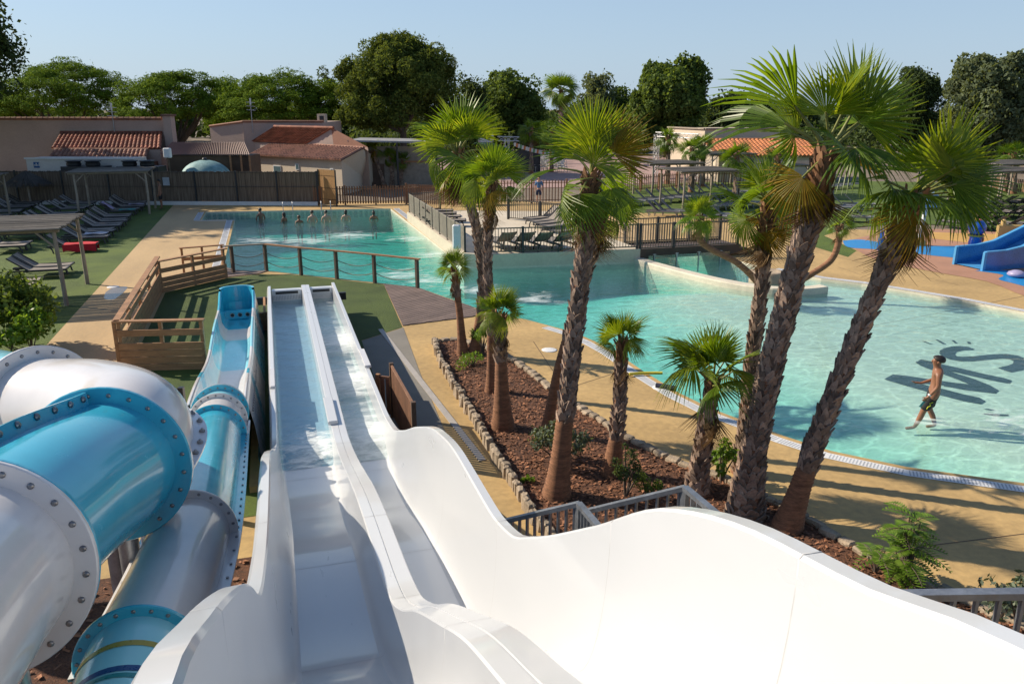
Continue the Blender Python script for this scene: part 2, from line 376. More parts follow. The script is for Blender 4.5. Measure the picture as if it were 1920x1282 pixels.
# ------------------------------------------------------------------ setting: ground, decks, pool
POOL = [(-2.0, 32.6), (-2.0, 46.6), (-3.75, 47.1), (-3.75, 50.8), (7.0, 49.3), (7.05, 30.1), (7.7, 29.6), (14.1, 29.0), (14.1, 33.2), (17.6, 33.2),
        (17.75, 29.8), (18.2, 26.2), (18.98, 24.04), (19.8, 22.9), (20.46, 21.49), (21.2, 19.8), (21.7, 18.06), (22.6, 14.5), (22.8, 11.5), (21.5, 9.0), (18.0, 7.8), (14.5, 8.0),
        (13.0, 8.45), (11.62, 9.09), (10.21, 10.16), (9.4, 11.1), (9.0, 11.9), (8.7, 12.78), (8.4, 13.6), (8.22, 14.6), (8.12, 16.2), (8.1, 17.8), (7.98, 18.9), (7.75, 19.9), (6.9, 21.6), (6.2, 22.4), (5.75, 23.6),
        (4.65, 26.75), (3.35, 28.0), (2.1, 29.15), (.9, 30.2), (-.3, 31.3), (-.95, 31.35), (-1.5, 31.75)]
def smooth_poly(P, keep, it=2):
    return P
def outset(poly, d):
    n = len(poly); o = []
    for i in range(n):
        a, b, c = Vector(poly[i - 1]), Vector(poly[i]), Vector(poly[(i + 1) % n])
        d1 = (b - a).normalized(); d2 = (c - b).normalized(); n1 = Vector((d1.y, -d1.x)); n2 = Vector((d2.y, -d2.x))
        m = (n1 + n2); m = m.normalized() if m.length > 1e-4 else n1
        k = d / max(.4, m.dot(n1)); o.append(tuple(b + m * k))
    return o
_ar = sum(POOL[i][0] * POOL[(i + 1) % len(POOL)][1] - POOL[(i + 1) % len(POOL)][0] * POOL[i][1] for i in range(len(POOL)))
if _ar < 0: POOL = POOL[::-1]
def offpoly(d): return outset(POOL, d)

m = MB(); m.sheet([(-900, -60), (900, -60), (900, 1500), (-900, 1500)], -.03, [POOL]); kind(m.build('ground', Mt['ground']), 'structure')
m = MB(); m.sheet([(-5.95, -4), (30, -4), (36, 30), (24, 36), (22.5, 48), (10, 53), (3, 54.6), (-5.95, 57.6)], 0, [POOL]); kind(m.build('pool_deck', Mt['deck']), 'structure')
m = MB(); m.sheet([(-5.95, 16.5), (-3.6, 16.5), (-3.6, 28.6), (-2.45, 31), (-2.45, 47), (-4.2, 47), (-4.2, 51.2), (-4.2, 56.6), (-5.95, 57.2)], .004); kind(m.build('path', Mt['path']), 'structure')
m = MB(); m.sheet([(-60, 8), (-5.95, 8), (-5.95, 55.6), (-16, 58.6), (-60, 73)], .004); kind(m.build('lawn', Mt['lawn']), 'structure')
m = MB(); m.sheet([G2(*p) for p in [(1120, 352), (1150, 398), (1330, 403), (1420, 425), (1500, 455), (1590, 482), (1606, 470), (1545, 442), (1590, 427), (1700, 418), (1960, 434), (2100, 380), (1960, 345), (1500, 338), (1300, 342)]], .004)
kind(m.build('far_lawn', Mt['lawn']), 'structure')
m = MB(); m.sheet([G2(*p) for p in [(770, 300), (1330, 292), (1330, 335), (1120, 350), (850, 356), (760, 345)]], .002); kind(m.build('plaza_paving', Mt['plaza']), 'structure')
# turf round the slide ends, timber deck, grey strip
TURF = [(-3.55, 19.6), (-3.65, 28.4), (-1.75, 30.35), (-.6, 30.7), (.75, 30.15), (1.98, 29.0), (3.2, 27.9), (3.56, 27.55), (3.28, 21.75), (2.02, 20.75), (1.9, 13.8), (-3.0, 13.8)]
m = MB(); m.sheet(TURF, .006); kind(m.build('artificial_turf', Mt['turf']), 'structure')
m = MB()   # deck boards
DK = [Vector(p) for p in [(3.57, 27.62), (4.6, 26.7), (5.3, 24.6), (5.72, 23.6), (5.9, 22.4), (3.32, 21.9)]]
def clip_strip(poly, y0, y1, ang):
    """part of the polygon between two parallel lines"""
    ca, sa = math.cos(ang), math.sin(ang)
    def half(P, k, sgn):
        o = []
        for i in range(len(P)):
            a, b = P[i], P[(i + 1) % len(P)]; fa = sgn * (-a.x * sa + a.y * ca - k); fb = sgn * (-b.x * sa + b.y * ca - k)
            if fa >= 0: o.append(a)
            if fa * fb < 0: o.append(a + (b - a) * (fa / (fa - fb)))
        return o
    P = half(poly, y0, 1)
    return half(P, y1, -1) if len(P) > 2 else P
k = -30.0
_ang = math.atan2(G2(860, 590)[1] - G2(760, 545)[1], G2(860, 590)[0] - G2(760, 545)[0])
_ang = math.atan2(G2(880, 565)[1] - G2(735, 600)[1], G2(880, 565)[0] - G2(735, 600)[0])
while k < 40:
    P = clip_strip(DK, k, k + .135, _ang)
    if len(P) > 2: m.prism([tuple(q) for q in P], -.02, .03, bottom=False)
    k += .17
m.sheet([tuple(q) for q in DK], .003, mi=1)
kind(m.build('timber_deck', [Mt['deckwood'], Mt['black']]), 'structure')
m = MB(); k = -40
DK2 = [Vector(p) for p in [(-1.75, 30.45), (-.62, 30.8), (-.32, 31.25), (-.95, 31.3), (-1.5, 31.7), (-1.95, 32.5), (-2.35, 32.4)]]
while k < 40:
    P = clip_strip(DK2, k, k + .13, .2)
    if len(P) > 2: m.prism([tuple(q) for q in P], -.02, .03, bottom=False)
    k += .145
kind(m.build('timber_deck_edge', [Mt['deckwood']]), 'structure')
m = MB(); m.sheet([(2.02, 20.7), (3.3, 21.7), (3.02, 17.5), (2.78, 12.6), (1.85, 12.6)], .008); kind(m.build('grey_slab', Mt['grey']), 'structure')
m = MB(); m.box((2.93, 17.1, .012), (.13, 9.2, .02), rz=.06); m.build_ = None
kind(m.build('drain_channel', mat('drain cover', (.40, .37, .34), .6, .1, 4, 40, .15)), 'structure')
m = MB(); m.sheet([(-9, -4), (1.85, -4), (1.85, 10.4), (-9, 10.4)], .006); kind(m.build('mulch_bed', Mt['mulch']), 'structure')
m = MB(); m.sheet([(-3.0, 11.6), (1.85, 11.6), (1.85, 13.8), (-3.0, 13.8)], .006); kind(m.build('grass_strip', Mt['lawn']), 'structure')
# saw joints in the deck
m = MB()
for a, b in [((1345, 865), (1190, 985)), ((1700, 545), (1570, 500)), ((1000, 640), (1040, 700)), ((1920, 555), (1640, 610)), ((1150, 700), (1010, 745)), ((1520, 470), (1800, 535)), ((1560, 505), (1420, 480)), ((1920, 1000), (1600, 1040))]:
    A_, B_ = G(*a, .0035), G(*b, .0035); d = (Vector(B_) - Vector(A_)); nn = Vector((-d.y, d.x, 0)).normalized() * .008
    m.add([Vector(A_) - nn, Vector(B_) - nn, Vector(B_) + nn, Vector(A_) + nn], [(0, 1, 2, 3)])
kind(m.build('deck_joints', Mt['wooddark']), 'structure')

# pool basin
def pool_depth(x, y):
    d = 1.25
    a = max(0, min(1, (x - 7.6) / 5.0)); b = max(0, min(1, (29 - y) / 5.0)); k = a * b
    return d * (1 - k) + .34 * k - max(0, min(.16, (x - 10.5) * .06)) * k
m = MB(); rows = []
for j in range(48):
    y = 6 + j; rows.append([(x, y, -.08 - pool_depth(x, y)) for x in np.arange(-6, 27, 1.0)])
m.grid(rows); kind(m.build('pool_floor', Mt['floor']), 'structure')
m = MB(); m.wallstrip(POOL, -2.4, 0.0, flip=True)
kind(m.build('pool_wall', Mt['cream']), 'structure')
m = MB(); wp = outset(POOL, .012); m.sheet(wp, -.08); m.sheet(wp, -2.3, flip=True); m.wallstrip(wp, -2.3, -.08)
FOAM = [(1.4, 38.6, 3.2), (-0.5, 39.4, 2.6), (3.6, 39.8, 2.8), (4.6, 29.5, 2.4), (5.2, 28.2, 2.0), (6.2, 38, 2.0), (6.4, 33.5, 1.8), (6.6, 26.2, 2.2), (13.9, 11.2, 1.8), (12.5, 12.0, 1.0), (14.6, 10.4, 2.2), (8.2, 24.3, 1.8)]
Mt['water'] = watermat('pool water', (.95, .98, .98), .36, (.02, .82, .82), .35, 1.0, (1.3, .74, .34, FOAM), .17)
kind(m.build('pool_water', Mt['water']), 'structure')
Mt['slot'] = mat('slot grey', (.40, .42, .45), .7)
# pale gutters along the edge
def ribbon(pts, w0, w1, z, mb):
    P = [Vector(p) for p in pts]; n = len(P); L = []; Rr = []
    for i in range(n):
        d = (P[min(i + 1, n - 1)] - P[max(i - 1, 0)]).normalized(); q = Vector((d.y, -d.x))
        L.append(tuple(P[i] + q * w0) + (z,)); Rr.append(tuple(P[i] + q * w1) + (z,))
    mb.grid([L, Rr], smooth=False)
    return mb
i0 = [i for i, p in enumerate(POOL) if abs(p[0] - 6.9) < 1e-6][0]; seg = []
near = [p for p in [(7.4, 20.7), (7.75, 19.9), (7.98, 18.9), (8.1, 17.8), (8.12, 16.2), (8.22, 14.6), (8.4, 13.6), (8.7, 12.78), (9.0, 11.9), (9.4, 11.1), (10.21, 10.16), (11.62, 9.09), (13.0, 8.45), (14.5, 8.0), (18, 7.8)]]
def cr(P, k=4):
    P = [Vector(p) for p in P]; o = []
    for i in range(len(P) - 1):
        a, b, c, d = P[max(i - 1, 0)], P[i], P[i + 1], P[min(i + 2, len(P) - 1)]
        for j in range(k):
            t = j / k; o.append(.5 * ((2 * b) + (c - a) * t + (2 * a - 5 * b + 4 * c - d) * t * t + (3 * b - a - 3 * c + d) * t ** 3))
    o.append(P[-1]); return [tuple(q) for q in o]
for nm, pts, a, b in [('pool_gutter', [(q[0], q[1]) for q in near], .14, .40), ('pool_gutter', [(-2.0, 31.9), (-2.0, 46.6)], -.42, -.12), ('pool_gutter', [(-3.75, 47.1), (-3.75, 50.7)], -.42, -.10),
                      ('pool_gutter', [(7.0, 49.2), (7.0, 43.4)], -.5, -.15), ('pool_gutter', [(18.3, 26.0), (18.98, 24.04), (19.8, 22.9), (20.46, 21.49), (21.2, 19.8), (21.7, 18.06), (22.6, 14.5)], -.34, -.04)]:
    m = MB(); ribbon(pts, a, b, .0075, m); Pq = [Vector(p) for p in pts]
    for p, q in zip(Pq, Pq[1:]):       # slots between the grating bars
        L_ = (q - p).length; u = (q - p) / L_; sd = Vector((u.y, -u.x)); n_ = int(L_ / .055)
        for j in range(n_):
            c = p + u * (L_ * (j + .5) / n_); m.add([tuple(c + sd * (a + .03) + u * h) + (.0095,) for h in (-.011, .011)] + [tuple(c + sd * (b - .03) + u * h) + (.0095,) for h in (.011, -.011)], [(0, 1, 2, 3)], 1)
    kind(m.build(nm, [Mt['whitedull'], Mt['slot']]), 'structure')
m = MB(); m.wallstrip([(-3.75, 47.1), (-2.0, 46.6)], 0, .001); ribbon([(-4.1, 47.0), (-1.95, 46.45)], -.02, .12, .0072, m); kind(m.build('pool_gutter', Mt['whitedull']), 'structure')
# tile band below the rim of the far wall
m = MB()
for i in range(34):
    x0 = -3.7 + i * .315; y = lambda x: 50.8 - (x + 3.75) * (1.5 / 10.75) - .012
    m.add([(x0, y(x0), -.5), (x0 + .2, y(x0 + .2), -.5), (x0 + .2, y(x0 + .2), -.09), (x0, y(x0), -.09)], [(0, 1, 2, 3)])
kind(m.build('pool_tile_band', mat('green tile', (.12, .3, .28), .3)), 'structure')
# black letters painted on the pool floor
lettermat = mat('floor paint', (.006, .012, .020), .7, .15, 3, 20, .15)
def letter_px(pts): return [G2(1620 + x / 5.34, 580 + y / 5.34, -.30) for x, y in pts]
Sx = [(1105, 415), (1040, 392), (960, 384), (880, 388), (800, 405), (755, 430), (752, 462), (790, 492), (860, 518), (960, 535), (1080, 536), (1190, 526), (1290, 515), (1380, 508), (1450, 515), (1494, 535), (1490, 560), (1440, 580), (1335, 604), (1400, 627), (1470, 648), (1600, 622), (1720, 600), (1760, 560), (1700, 520), (1600, 505), (1540, 480), (1420, 463), (1290, 466), (1180, 478), (1080, 488), (990, 492), (930, 488), (905, 468), (925, 440), (1000, 425), (1080, 424)]
Mx1 = [(512, 548), (570, 518), (680, 540), (790, 570), (1000, 616), (1200, 665), (1400, 706), (1478, 732), (1452, 762), (1330, 740), (1100, 690), (860, 635), (905, 655), (1100, 716), (1260, 780), (1347, 832), (1312, 860), (1180, 846), (1000, 822), (790, 785), (820, 742), (940, 758), (1050, 768), (940, 722), (820, 678), (760, 655), (650, 615), (560, 580)]
Mx2 = [(200, 718), (285, 672), (400, 682), (640, 718), (850, 748), (820, 780), (700, 770), (540, 758), (640, 785), (800, 820), (980, 868), (1150, 905), (1212, 938), (1165, 968), (1000, 940), (790, 886), (600, 835), (380, 772)]
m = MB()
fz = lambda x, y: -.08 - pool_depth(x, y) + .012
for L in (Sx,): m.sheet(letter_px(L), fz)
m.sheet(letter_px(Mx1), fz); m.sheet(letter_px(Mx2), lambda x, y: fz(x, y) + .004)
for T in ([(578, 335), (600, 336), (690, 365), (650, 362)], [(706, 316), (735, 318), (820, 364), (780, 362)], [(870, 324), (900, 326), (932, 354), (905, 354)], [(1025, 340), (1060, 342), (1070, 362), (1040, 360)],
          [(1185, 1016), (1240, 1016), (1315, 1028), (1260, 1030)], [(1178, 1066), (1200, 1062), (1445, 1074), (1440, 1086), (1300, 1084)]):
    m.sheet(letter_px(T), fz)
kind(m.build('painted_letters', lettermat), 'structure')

# island terrace
ISL = [(7.05, 43.4), (7.05, 30.1), (7.7, 29.6), (14.1, 29.0), (14.1, 33.2), (17.6, 33.2), (17.75, 30.8), (20, 30.8), (21, 36), (17, 43), (9.6, 46.5)]
ISL_T = [(7.05, 43.4), (7.05, 30.1), (7.7, 29.6), (14.1, 29.0), (14.1, 35), (16, 41), (9.0, 43.5)]
m = MB(); m.prism([(p[0] + .002, p[1]) for p in ISL_T], -2.3, .5)
kind(m.build('island_terrace', mat('island render', (.60, .52, .40), .75, .08, 1.2, 12, .12, .08, 60, pos=True)), 'structure')
m = MB(); m.prism([(14.105, 29.7), (14.105, 35), (16.0, 41), (19, 38.5), (17.7, 33.25), (14.2, 33.25)], -.02, .02); kind(m.build('island_path', Mt['path']), 'structure')
# low curved wall between the two basins
def wall_curve(C, w, z0, z1, name, mt):
    C = cr(C, 5); L = []; Rr = []
    for i, p in enumerate(C):
        a, b = Vector(C[max(i - 1, 0)]), Vector(C[min(i + 1, len(C) - 1)]); d = (b - a).normalized(); q = Vector((-d.y, d.x)) * w / 2
        L.append(tuple(Vector(p) + q)); Rr.append(tuple(Vector(p) - q))
    m = MB(); poly = L + Rr[::-1]
    n = len(L)
    m.grid([[(x, y, z0) for x, y in L], [(x, y, z1 - .05) for x, y in L], [(x * .95 + X * .05, y * .95 + Y * .05, z1) for (x, y), (X, Y) in zip(L, Rr)],
            [(x * .05 + X * .95, y * .05 + Y * .95, z1) for (x, y), (X, Y) in zip(L, Rr)], [(x, y, z1 - .05) for x, y in Rr], [(x, y, z0) for x, y in Rr]], smooth=False, flip=False)
    for e in (0, -1):
        p, q = L[e], Rr[e]; m.add([(p[0], p[1], z0), (q[0], q[1], z0), (q[0], q[1], z1 - .05), (p[0], p[1], z1 - .05)], [(0, 1, 2, 3)])
        m.add([(p[0], p[1], z1 - .05), (q[0], q[1], z1 - .05), (q[0] * .95 + p[0] * .05, q[1] * .95 + p[1] * .05, z1), (p[0] * .95 + q[0] * .05, p[1] * .95 + q[1] * .05, z1)], [(0, 1, 2, 3)])
    return m.build(name, mt)
o = wall_curve([(14.05, 29.3), (14.2, 27.9), (14.6, 26.0), (15.1, 24.3), (15.9, 22.95), (16.9, 22.45), (17.9, 22.5)], .42, -1.6, .13, 'curved_pool_wall', Mt['cream'])
tag(o, 'low white curved wall parting the channel from the open pool', 'wall')
# small planter in the channel corner for the bent palm
m = MB(); m.lathe([(.62, -1.5), (.62, .26), (.5, .30), (.42, .25), (0, .25)], (17.05, 24.6, 0), 18); o = m.build('pool_planter', Mt['stone']); tag(o, 'round stone planter at the water holding the bent twin palm', 'planter')

# planter bed: mulch, chips and edging stones
PL = [(3.85, 19.9), (3.70, 18.9), (3.61, 17.82), (3.53, 15.25), (3.46, 12.77), (3.42, 10.6), (3.5, 4.2)]
PR = [(4.49, 19.98), (5.3, 18.5), (5.52, 16.5), (5.62, 15.3), (5.76, 14.3), (5.98, 13.0), (6.36, 11.65), (6.78, 10.8), (7.27, 9.35), (7.53, 8.0), (7.81, 7.04), (8.25, 6.0), (8.8, 4.2)]
BED = PL[::-1] + PR; 
m = MB(); m.sheet(BED, .02); kind(m.build('planting_bed', Mt['mulch']), 'structure')
def inside(P, x, y):
    c = False; n = len(P)
    for i in range(n):
        (x1, y1), (x2, y2) = P[i], P[(i + 1) % n]
        if (y1 > y) != (y2 > y) and x < (x2 - x1) * (y - y1) / (y2 - y1) + x1: c = not c
    return c
def chips(name, poly, n, size, mt, z0=.02, bb=None):
    xs = [p[0] for p in poly]; ys = [p[1] for p in poly]; out = []
    while len(out) < n:
        x = random.uniform(min(xs), max(xs)); y = random.uniform(min(ys), max(ys))
        if inside(poly, x, y): out.append((x, y))
    c = np.array(out); k = len(c)
    a = RNG.uniform(0, 6.28, k); L = RNG.uniform(.5, 1.3, k) * size; w_ = L * RNG.uniform(.25, .6, k); tl = RNG.uniform(-.5, .5, (k, 2))
    ux = np.stack([np.cos(a), np.sin(a), tl[:, 0]], 1) * L[:, None]; vx = np.stack([-np.sin(a), np.cos(a), tl[:, 1]], 1) * w_[:, None]
    p = np.stack([c[:, 0], c[:, 1], np.full(k, z0) + RNG.uniform(.008, .03, k)], 1)
    co = np.stack([p - ux - vx, p + ux - vx, p + ux + vx, p - ux + vx], 1); co[:, :, 2] = np.maximum(co[:, :, 2], z0 + .002)
    return kind(quads_mesh(name, co, mt), 'stuff')
chips('bark_mulch', BED, 16000, .03, Mt['chip'])
chips('bark_mulch', [(-6, 0), (1.8, 0), (1.8, 10.3), (-6, 10.3)], 5000, .04, Mt['chip'], .006)
def stones(path, name, label, sz, top=.14):
    P = [Vector(p) for p in path]; root = thing(name, label, 'stone border', (P[0].x, P[0].y, 0)); i = 0; d = 0.0; cnt = 0
    while i < len(P) - 1 and cnt < 98:
        seg = P[i + 1] - P[i]; L = seg.length; u = seg.normalized(); ang = math.atan2(u.y, u.x)
        while d < L and cnt < 98:
            ln = sz * random.uniform(.7, 1.25); p = P[i] + u * (d + ln / 2) + Vector((-u.y, u.x)) * random.uniform(-.03, .03); h = top * random.uniform(.75, 1.15)
            mb = MB(); mb.box((0, 0, 0), (ln * .94, sz * random.uniform(.55, .75), h + .06), bev=.025)
            mb.v = [(a + random.uniform(-.012, .012), b + random.uniform(-.012, .012), c + random.uniform(-.01, .01)) for a, b, c in mb.v]
            o = mb.build('stone', Mt['stone'], root); o.location = (p.x - P[0].x, p.y - P[0].y, h / 2); o.rotation_euler = (random.uniform(-.06, .06), random.uniform(-.06, .06), ang + random.uniform(-.12, .12))
            d += ln; cnt += 1
        d -= L; i += 1
stones(PL[:-1] + [(3.46, 8.2)], 'stone_border', 'row of rough pale stones edging the left side of the palm bed', .18, .19)
stones([(3.85, 19.9), (4.15, 20.05), (4.49, 19.98)] + PR[1:], 'stone_border', 'low line of pale stones edging the pool side of the palm bed', .26, .07)
# manhole covers
for px, py, lab in [(1030, 656, 'small round drain cover on the deck beside the palm bed'), (1240, 727, 'small square drain cover on the deck near the float'), (212, 538, 'round drain cover with damp patch on the left path')]:
    g = G(px, py, .004); m = MB(); m.lathe([(0, .012), (.17, .012), (.18, .008), (.2, .006), (.2, 0)], (0, 0, 0), 20); o = m.build('drain_cover', Mt['whitedull']); o.location = g; tag(o, lab, 'drain cover')
wet = mat('wet concrete', (.20, .145, .085), .16, .2, 1.5, 9, .2, pos=True)
for P in ([(198, 548), (212, 540), (238, 538), (232, 548), (222, 556), (212, 562), (196, 560)],):
    if P:
        Q = [G2(*p) for p in P]; m = MB(); m.sheet([tuple(p) for p in cr(Q + [Q[0]], 5)[:-1]], .0062); kind(m.build('puddle', wet), 'structure')
# yellow pool noodle and dark float on the rim
g0, g1 = G(1180, 702, .05), G(1242, 700, .05); m = MB(); C = cr([g0, ((g0[0] + g1[0]) / 2, (g0[1] + g1[1]) / 2 + .05, .045), g1], 6); m.tube([(p[0] - g0[0], p[1] - g0[1], p[2]) for p in C], .035, 10)
o = m.build('pool_noodle', mat('yellow foam', (.62, .52, .04), .6)); o.location = (g0[0], g0[1], .01); tag(o, 'thin yellow foam noodle lying across the pool rim', 'pool noodle')
g0, g1 = G(1230, 722, .06), G(1268, 728, .06); m = MB(); m.tube([(0, 0, .06), (g1[0] - g0[0], g1[1] - g0[1], .06)], .055, 12)
o = m.build('float_bar', mat('navy foam', (.012, .016, .04), .5)); o.location = (g0[0], g0[1], .0); tag(o, 'short dark navy float bar lying on the pool rim', 'float')
# ------------------------------------------------------------------ the white two-lane wave slide
def interp(tab):
    xs = [a for a, b in tab]; ys = [b for a, b in tab]; n = len(xs)
    dl = [(ys[i + 1] - ys[i]) / (xs[i + 1] - xs[i]) for i in range(n - 1)]; ms = [dl[0]] + [0 if dl[i - 1] * dl[i] <= 0 else 2 * dl[i - 1] * dl[i] / (dl[i - 1] + dl[i]) for i in range(1, n - 1)] + [dl[-1]]
    def f(x):
        if x <= xs[0]: return ys[0] + ms[0] * (x - xs[0])
        if x >= xs[-1]: return ys[-1]
        i = max(j for j in range(n - 1) if xs[j] <= x); h = xs[i + 1] - xs[i]; t = (x - xs[i]) / h
        return (2 * t ** 3 - 3 * t * t + 1) * ys[i] + (t ** 3 - 2 * t * t + t) * h * ms[i] + (-2 * t ** 3 + 3 * t * t) * ys[i + 1] + (t ** 3 - t * t) * h * ms[i + 1]
    return f
WR = interp([(0, 5.05), (1.3, 4.78), (1.6, 4.68), (2.2, 4.55), (2.8, 4.32), (3.6, 3.8), (4.7, 3.12), (5.2, 2.87), (5.8, 2.76), (7, 2.74), (8, 2.58), (9.3, 2.12), (10.6, 1.55), (11.8, 1.12), (13, .98), (24, .95)])
WL = interp([(0, 5.3), (1.2, 5.1), (1.75, 4.85), (2.5, 4.45), (3.0, 4.15), (3.7, 3.66), (4.6, 3.32), (5.3, 3.12), (6.4, 2.9), (7.5, 2.72), (8.9, 2.2), (10.4, 1.55), (11.8, 1.1), (13, .98), (24, .95)])
DV = interp([(0, 4.7), (1.5, 4.36), (2.3, 4.02), (2.9, 3.77), (3.5, 3.44), (4.3, 2.98), (5.0, 2.52), (5.6, 2.22), (6.2, 2.08), (6.8, 2.0), (7.5, 1.9), (8.5, 1.72), (9.4, 1.5), (10.5, 1.22), (11.5, 1.02), (12.3, .93), (24, .93)])
FL = interp([(0, 4.25), (1.5, 3.95), (2.3, 3.65), (2.9, 3.38), (3.5, 2.98), (4.3, 2.40), (5.0, 1.95), (5.6, 1.70), (6.2, 1.56), (7, 1.46), (7.8, 1.36), (8.6, 1.17), (9.5, .90), (10.5, .64), (11.5, .48), (12.5, .42), (24, .42)])
TS = list(np.arange(-1.2, 23.96, .14)) + [23.95]
def sect(pairs):
    """pairs: functions t -> (x, z); returns rows for MB.grid"""
    return [[(x, t, z) for x, z in pairs(t)] for t in TS]
def arc_fill(x0, z0, x1, z1, n=7, power=2.4):
    """smooth fillet from a floor point (x0,z0) up to a near-vertical rim point (x1,z1)"""
    o = []
    for i in range(n + 1):
        a = (math.pi / 2) * i / n; u = math.sin(a) ** (2 / power); v = 1 - math.cos(a) ** (2 / power)
        o.append((x0 + (x1 - x0) * u, z0 + (z1 - z0) * v))
    return o
def k_drop(t): return max(0, min(1, (12.6 - t) / 3.5))     # wide fillets on the steep part, boxy run-out
root = thing('water_slide', 'white two-lane open wave slide running down to the pool', 'water slide', (0, 12, 0))
def left_wall(t):
    z, f, k = WL(t), FL(t), k_drop(t); xo, xi = -.30, -.205
    P = [(-.345, f - .42 if k else .0), (-.33, z - .16), (-.305, z - .035), (-.305, z - .035), (xo + .018, z), (xi - .012, z + .003), (xi, z - .012)]
    fx = -.13 + .06 * k
    return P, arc_fill(fx, f, xi, z - .012, 8, 2.0 + 2 * (1 - k))[::-1]
def lane_l(t):
    f, k = FL(t), k_drop(t); return ([(x, f) for x in np.linspace(-.13 + .06 * k, .60 - .05 * k, 6)],)
def divider(t):
    d, f, k = DV(t), FL(t), k_drop(t)
    xl, xr = .655, .885 + .02 * k
    a = arc_fill(.60 - .05 * k, f, xl, d - .012, 7, 2.0 + 2 * (1 - k)); b = arc_fill(.945 + .05 * k, f, xr, d - .012, 7, 2.0 + 2 * (1 - k))
    return a, [(xl, d - .012), (xl + .010, d), (.764, d + .002), (.768, d - .008), (.772, d - .008), (.776, d + .002), (xr - .010, d), (xr, d - .012)], b[::-1]
def lane_r(t):
    f, k = FL(t), k_drop(t); return ([(x, f) for x in np.linspace(.945 + .05 * k, 1.50 - .12 * k, 6)],)
def right_wall(t):
    z, f, k = WR(t), FL(t), k_drop(t); fx = 1.50 - .12 * k; xi, xo = 1.535, 1.63
    return arc_fill(fx, f, xi, z - .012, 9, 2.0 + 2 * (1 - k)), [(xi, z - .012), (xi + .012, z + .003), (xo - .012, z), (xo + .005, z - .035), (xo + .03, z - .16), (xo + .045, f - .42 if k else .0)]
for fn, nm in ((left_wall, 'side_wall'), (lane_l, 'lane'), (divider, 'divider'), (lane_r, 'lane'), (right_wall, 'side_wall')):
    m = W()
    for q in range(len(fn(5.0))):
        rows = [[(x, t, z) for x, z in fn(t)[q]] for t in TS]; soft = nm == 'lane' or (q != (1 if nm == 'divider' else 0) if fn is not right_wall else q == 0)
        if soft: m.grid(rows)
        else:
            for j in range(len(rows[0]) - 1): m.grid([r_[j:j + 2] for r_ in rows])
    m.build(nm, Mt['white'], root)
# joints between the mouldings
mj = mat('joint shade', (.50, .50, .50), .6, .1, 4, 20, .1)
for t in (1.9, 3.35, 5.55, 7.6, 9.6, 11.7):
    m = W()
    for fn in (left_wall, lane_l, divider, lane_r, right_wall):
        ra = [(x, t - .003, z) for s_ in fn(t - .003) for x, z in s_]; rb = [(x, t + .003, z) for s_ in fn(t + .003) for x, z in s_]
        up = lambda r: [(x, y, z + .0022) for x, y, z in r]
        m.grid([up(ra), up(rb)])
    m.build('moulding_joint', mj, root)
# water lying in the run-outs and the foam where the drop ends
ws = watermat('slide water', (.72, .84, .87), 0, (1, 1, 1), .8, 3.0, (3.0, .80, .3, [(.9, 12.6, .001)]))
def runwater(name, x0, x1, foam):
    m = W(); rows = []
    for t in np.linspace(12.15, 23.55, 90):
        z = FL(t) + .16 if t > 12.9 else FL(t) + .16 * max(0.03, (t - 12.1) / .8)
        rows.append([(x, t, z + .006 * math.sin(9 * t + 5 * x) + .003 * math.sin(23 * t - 11 * x) + random.uniform(-.0012, .0012)) for x in np.linspace(x0, x1, 12)])
    m.grid(rows); return m.build(name, foam, root)
runwater('water_film', -.20, .665, watermat('left lane water', (.62, .80, .88), 0, (1, 1, 1), .22, 3.0, (3.4, .66, .30, [(.48, 12.7, 1.3, .6), (.2, 12.3, .7, .5)])))
runwater('water_film', .88, 1.54, watermat('right lane water', (.80, .92, .92), 0, (1, 1, 1), .22, 3.0, (2.2, .50, .45, [(1.25, 12.9, 1.8, .6), (1.3, 16, 1.5, .6), (1.3, 19, 1.5, .6)])))
# end grilles with their overflow slots
for x0, x1 in ((-.2, .66), (.88, 1.54)):
    m = W(); m.box(((x0 + x1) / 2, 23.82, .63), (x1 - x0, .26, .46), bev=.02); gq = m.build('end_step', Mt['white'], root)
    m = W(); m.box(((x0 + x1) / 2, 23.685, .785), ((x1 - x0) * .74, .012, .075)); m.build('overflow_slot', Mt['black'], gq, off=root.location)
    m = W(); m.box(((x0 + x1) / 2, 23.68, .64), (x1 - x0 - .06, .012, .13), mi=1)
    for i in range(18):
        x = x0 + .06 + (x1 - x0 - .12) * i / 17; m.box((x, 23.66, .64), (.018, .03, .14))
    m.build('grating', [Mt['whitedull'], Mt['slot']], gq, off=root.location)
m = W(); m.box((.65, 24.05, .5), (2.6, .12, .22), mi=0); m.build('end_beam', Mt['black'], root)
m = W(); m.beam((-.42, 23.9, .6), (-.42, 22.4, .5), .06, .1); m.beam((-.62, 22.6, .25), (-.3, 22.6, .25), .14, .5); m.build('support_bracket', Mt['wood'], root)
# small step blocks on the walls (panel ends)
m = W(); m.box((.69, 13.25, .96), (.16, 1.2, .07), bev=.01); m.build('divider_block', Mt['white'], root)
m = W(); m.box((1.60, 16.0, .99), (.13, 1.2, .06), bev=.01); m.build('wall_block', Mt['tubewhite'], root); m = W(); m.box((-.25, 15.2, .99), (.10, 1.1, .06), bev=.01); m.build('wall_block', Mt['tubewhite'], root)
for t in (3.4, 6.2, 9.2, 11.4):     # legs under the slide
    for x in (-.2, 1.5):
        m = W(); zt = FL(t) - .1; m.tube([(x, t, 0), (x, t, zt)], .08, 12); m.build('support_post', Mt['steel'], root)
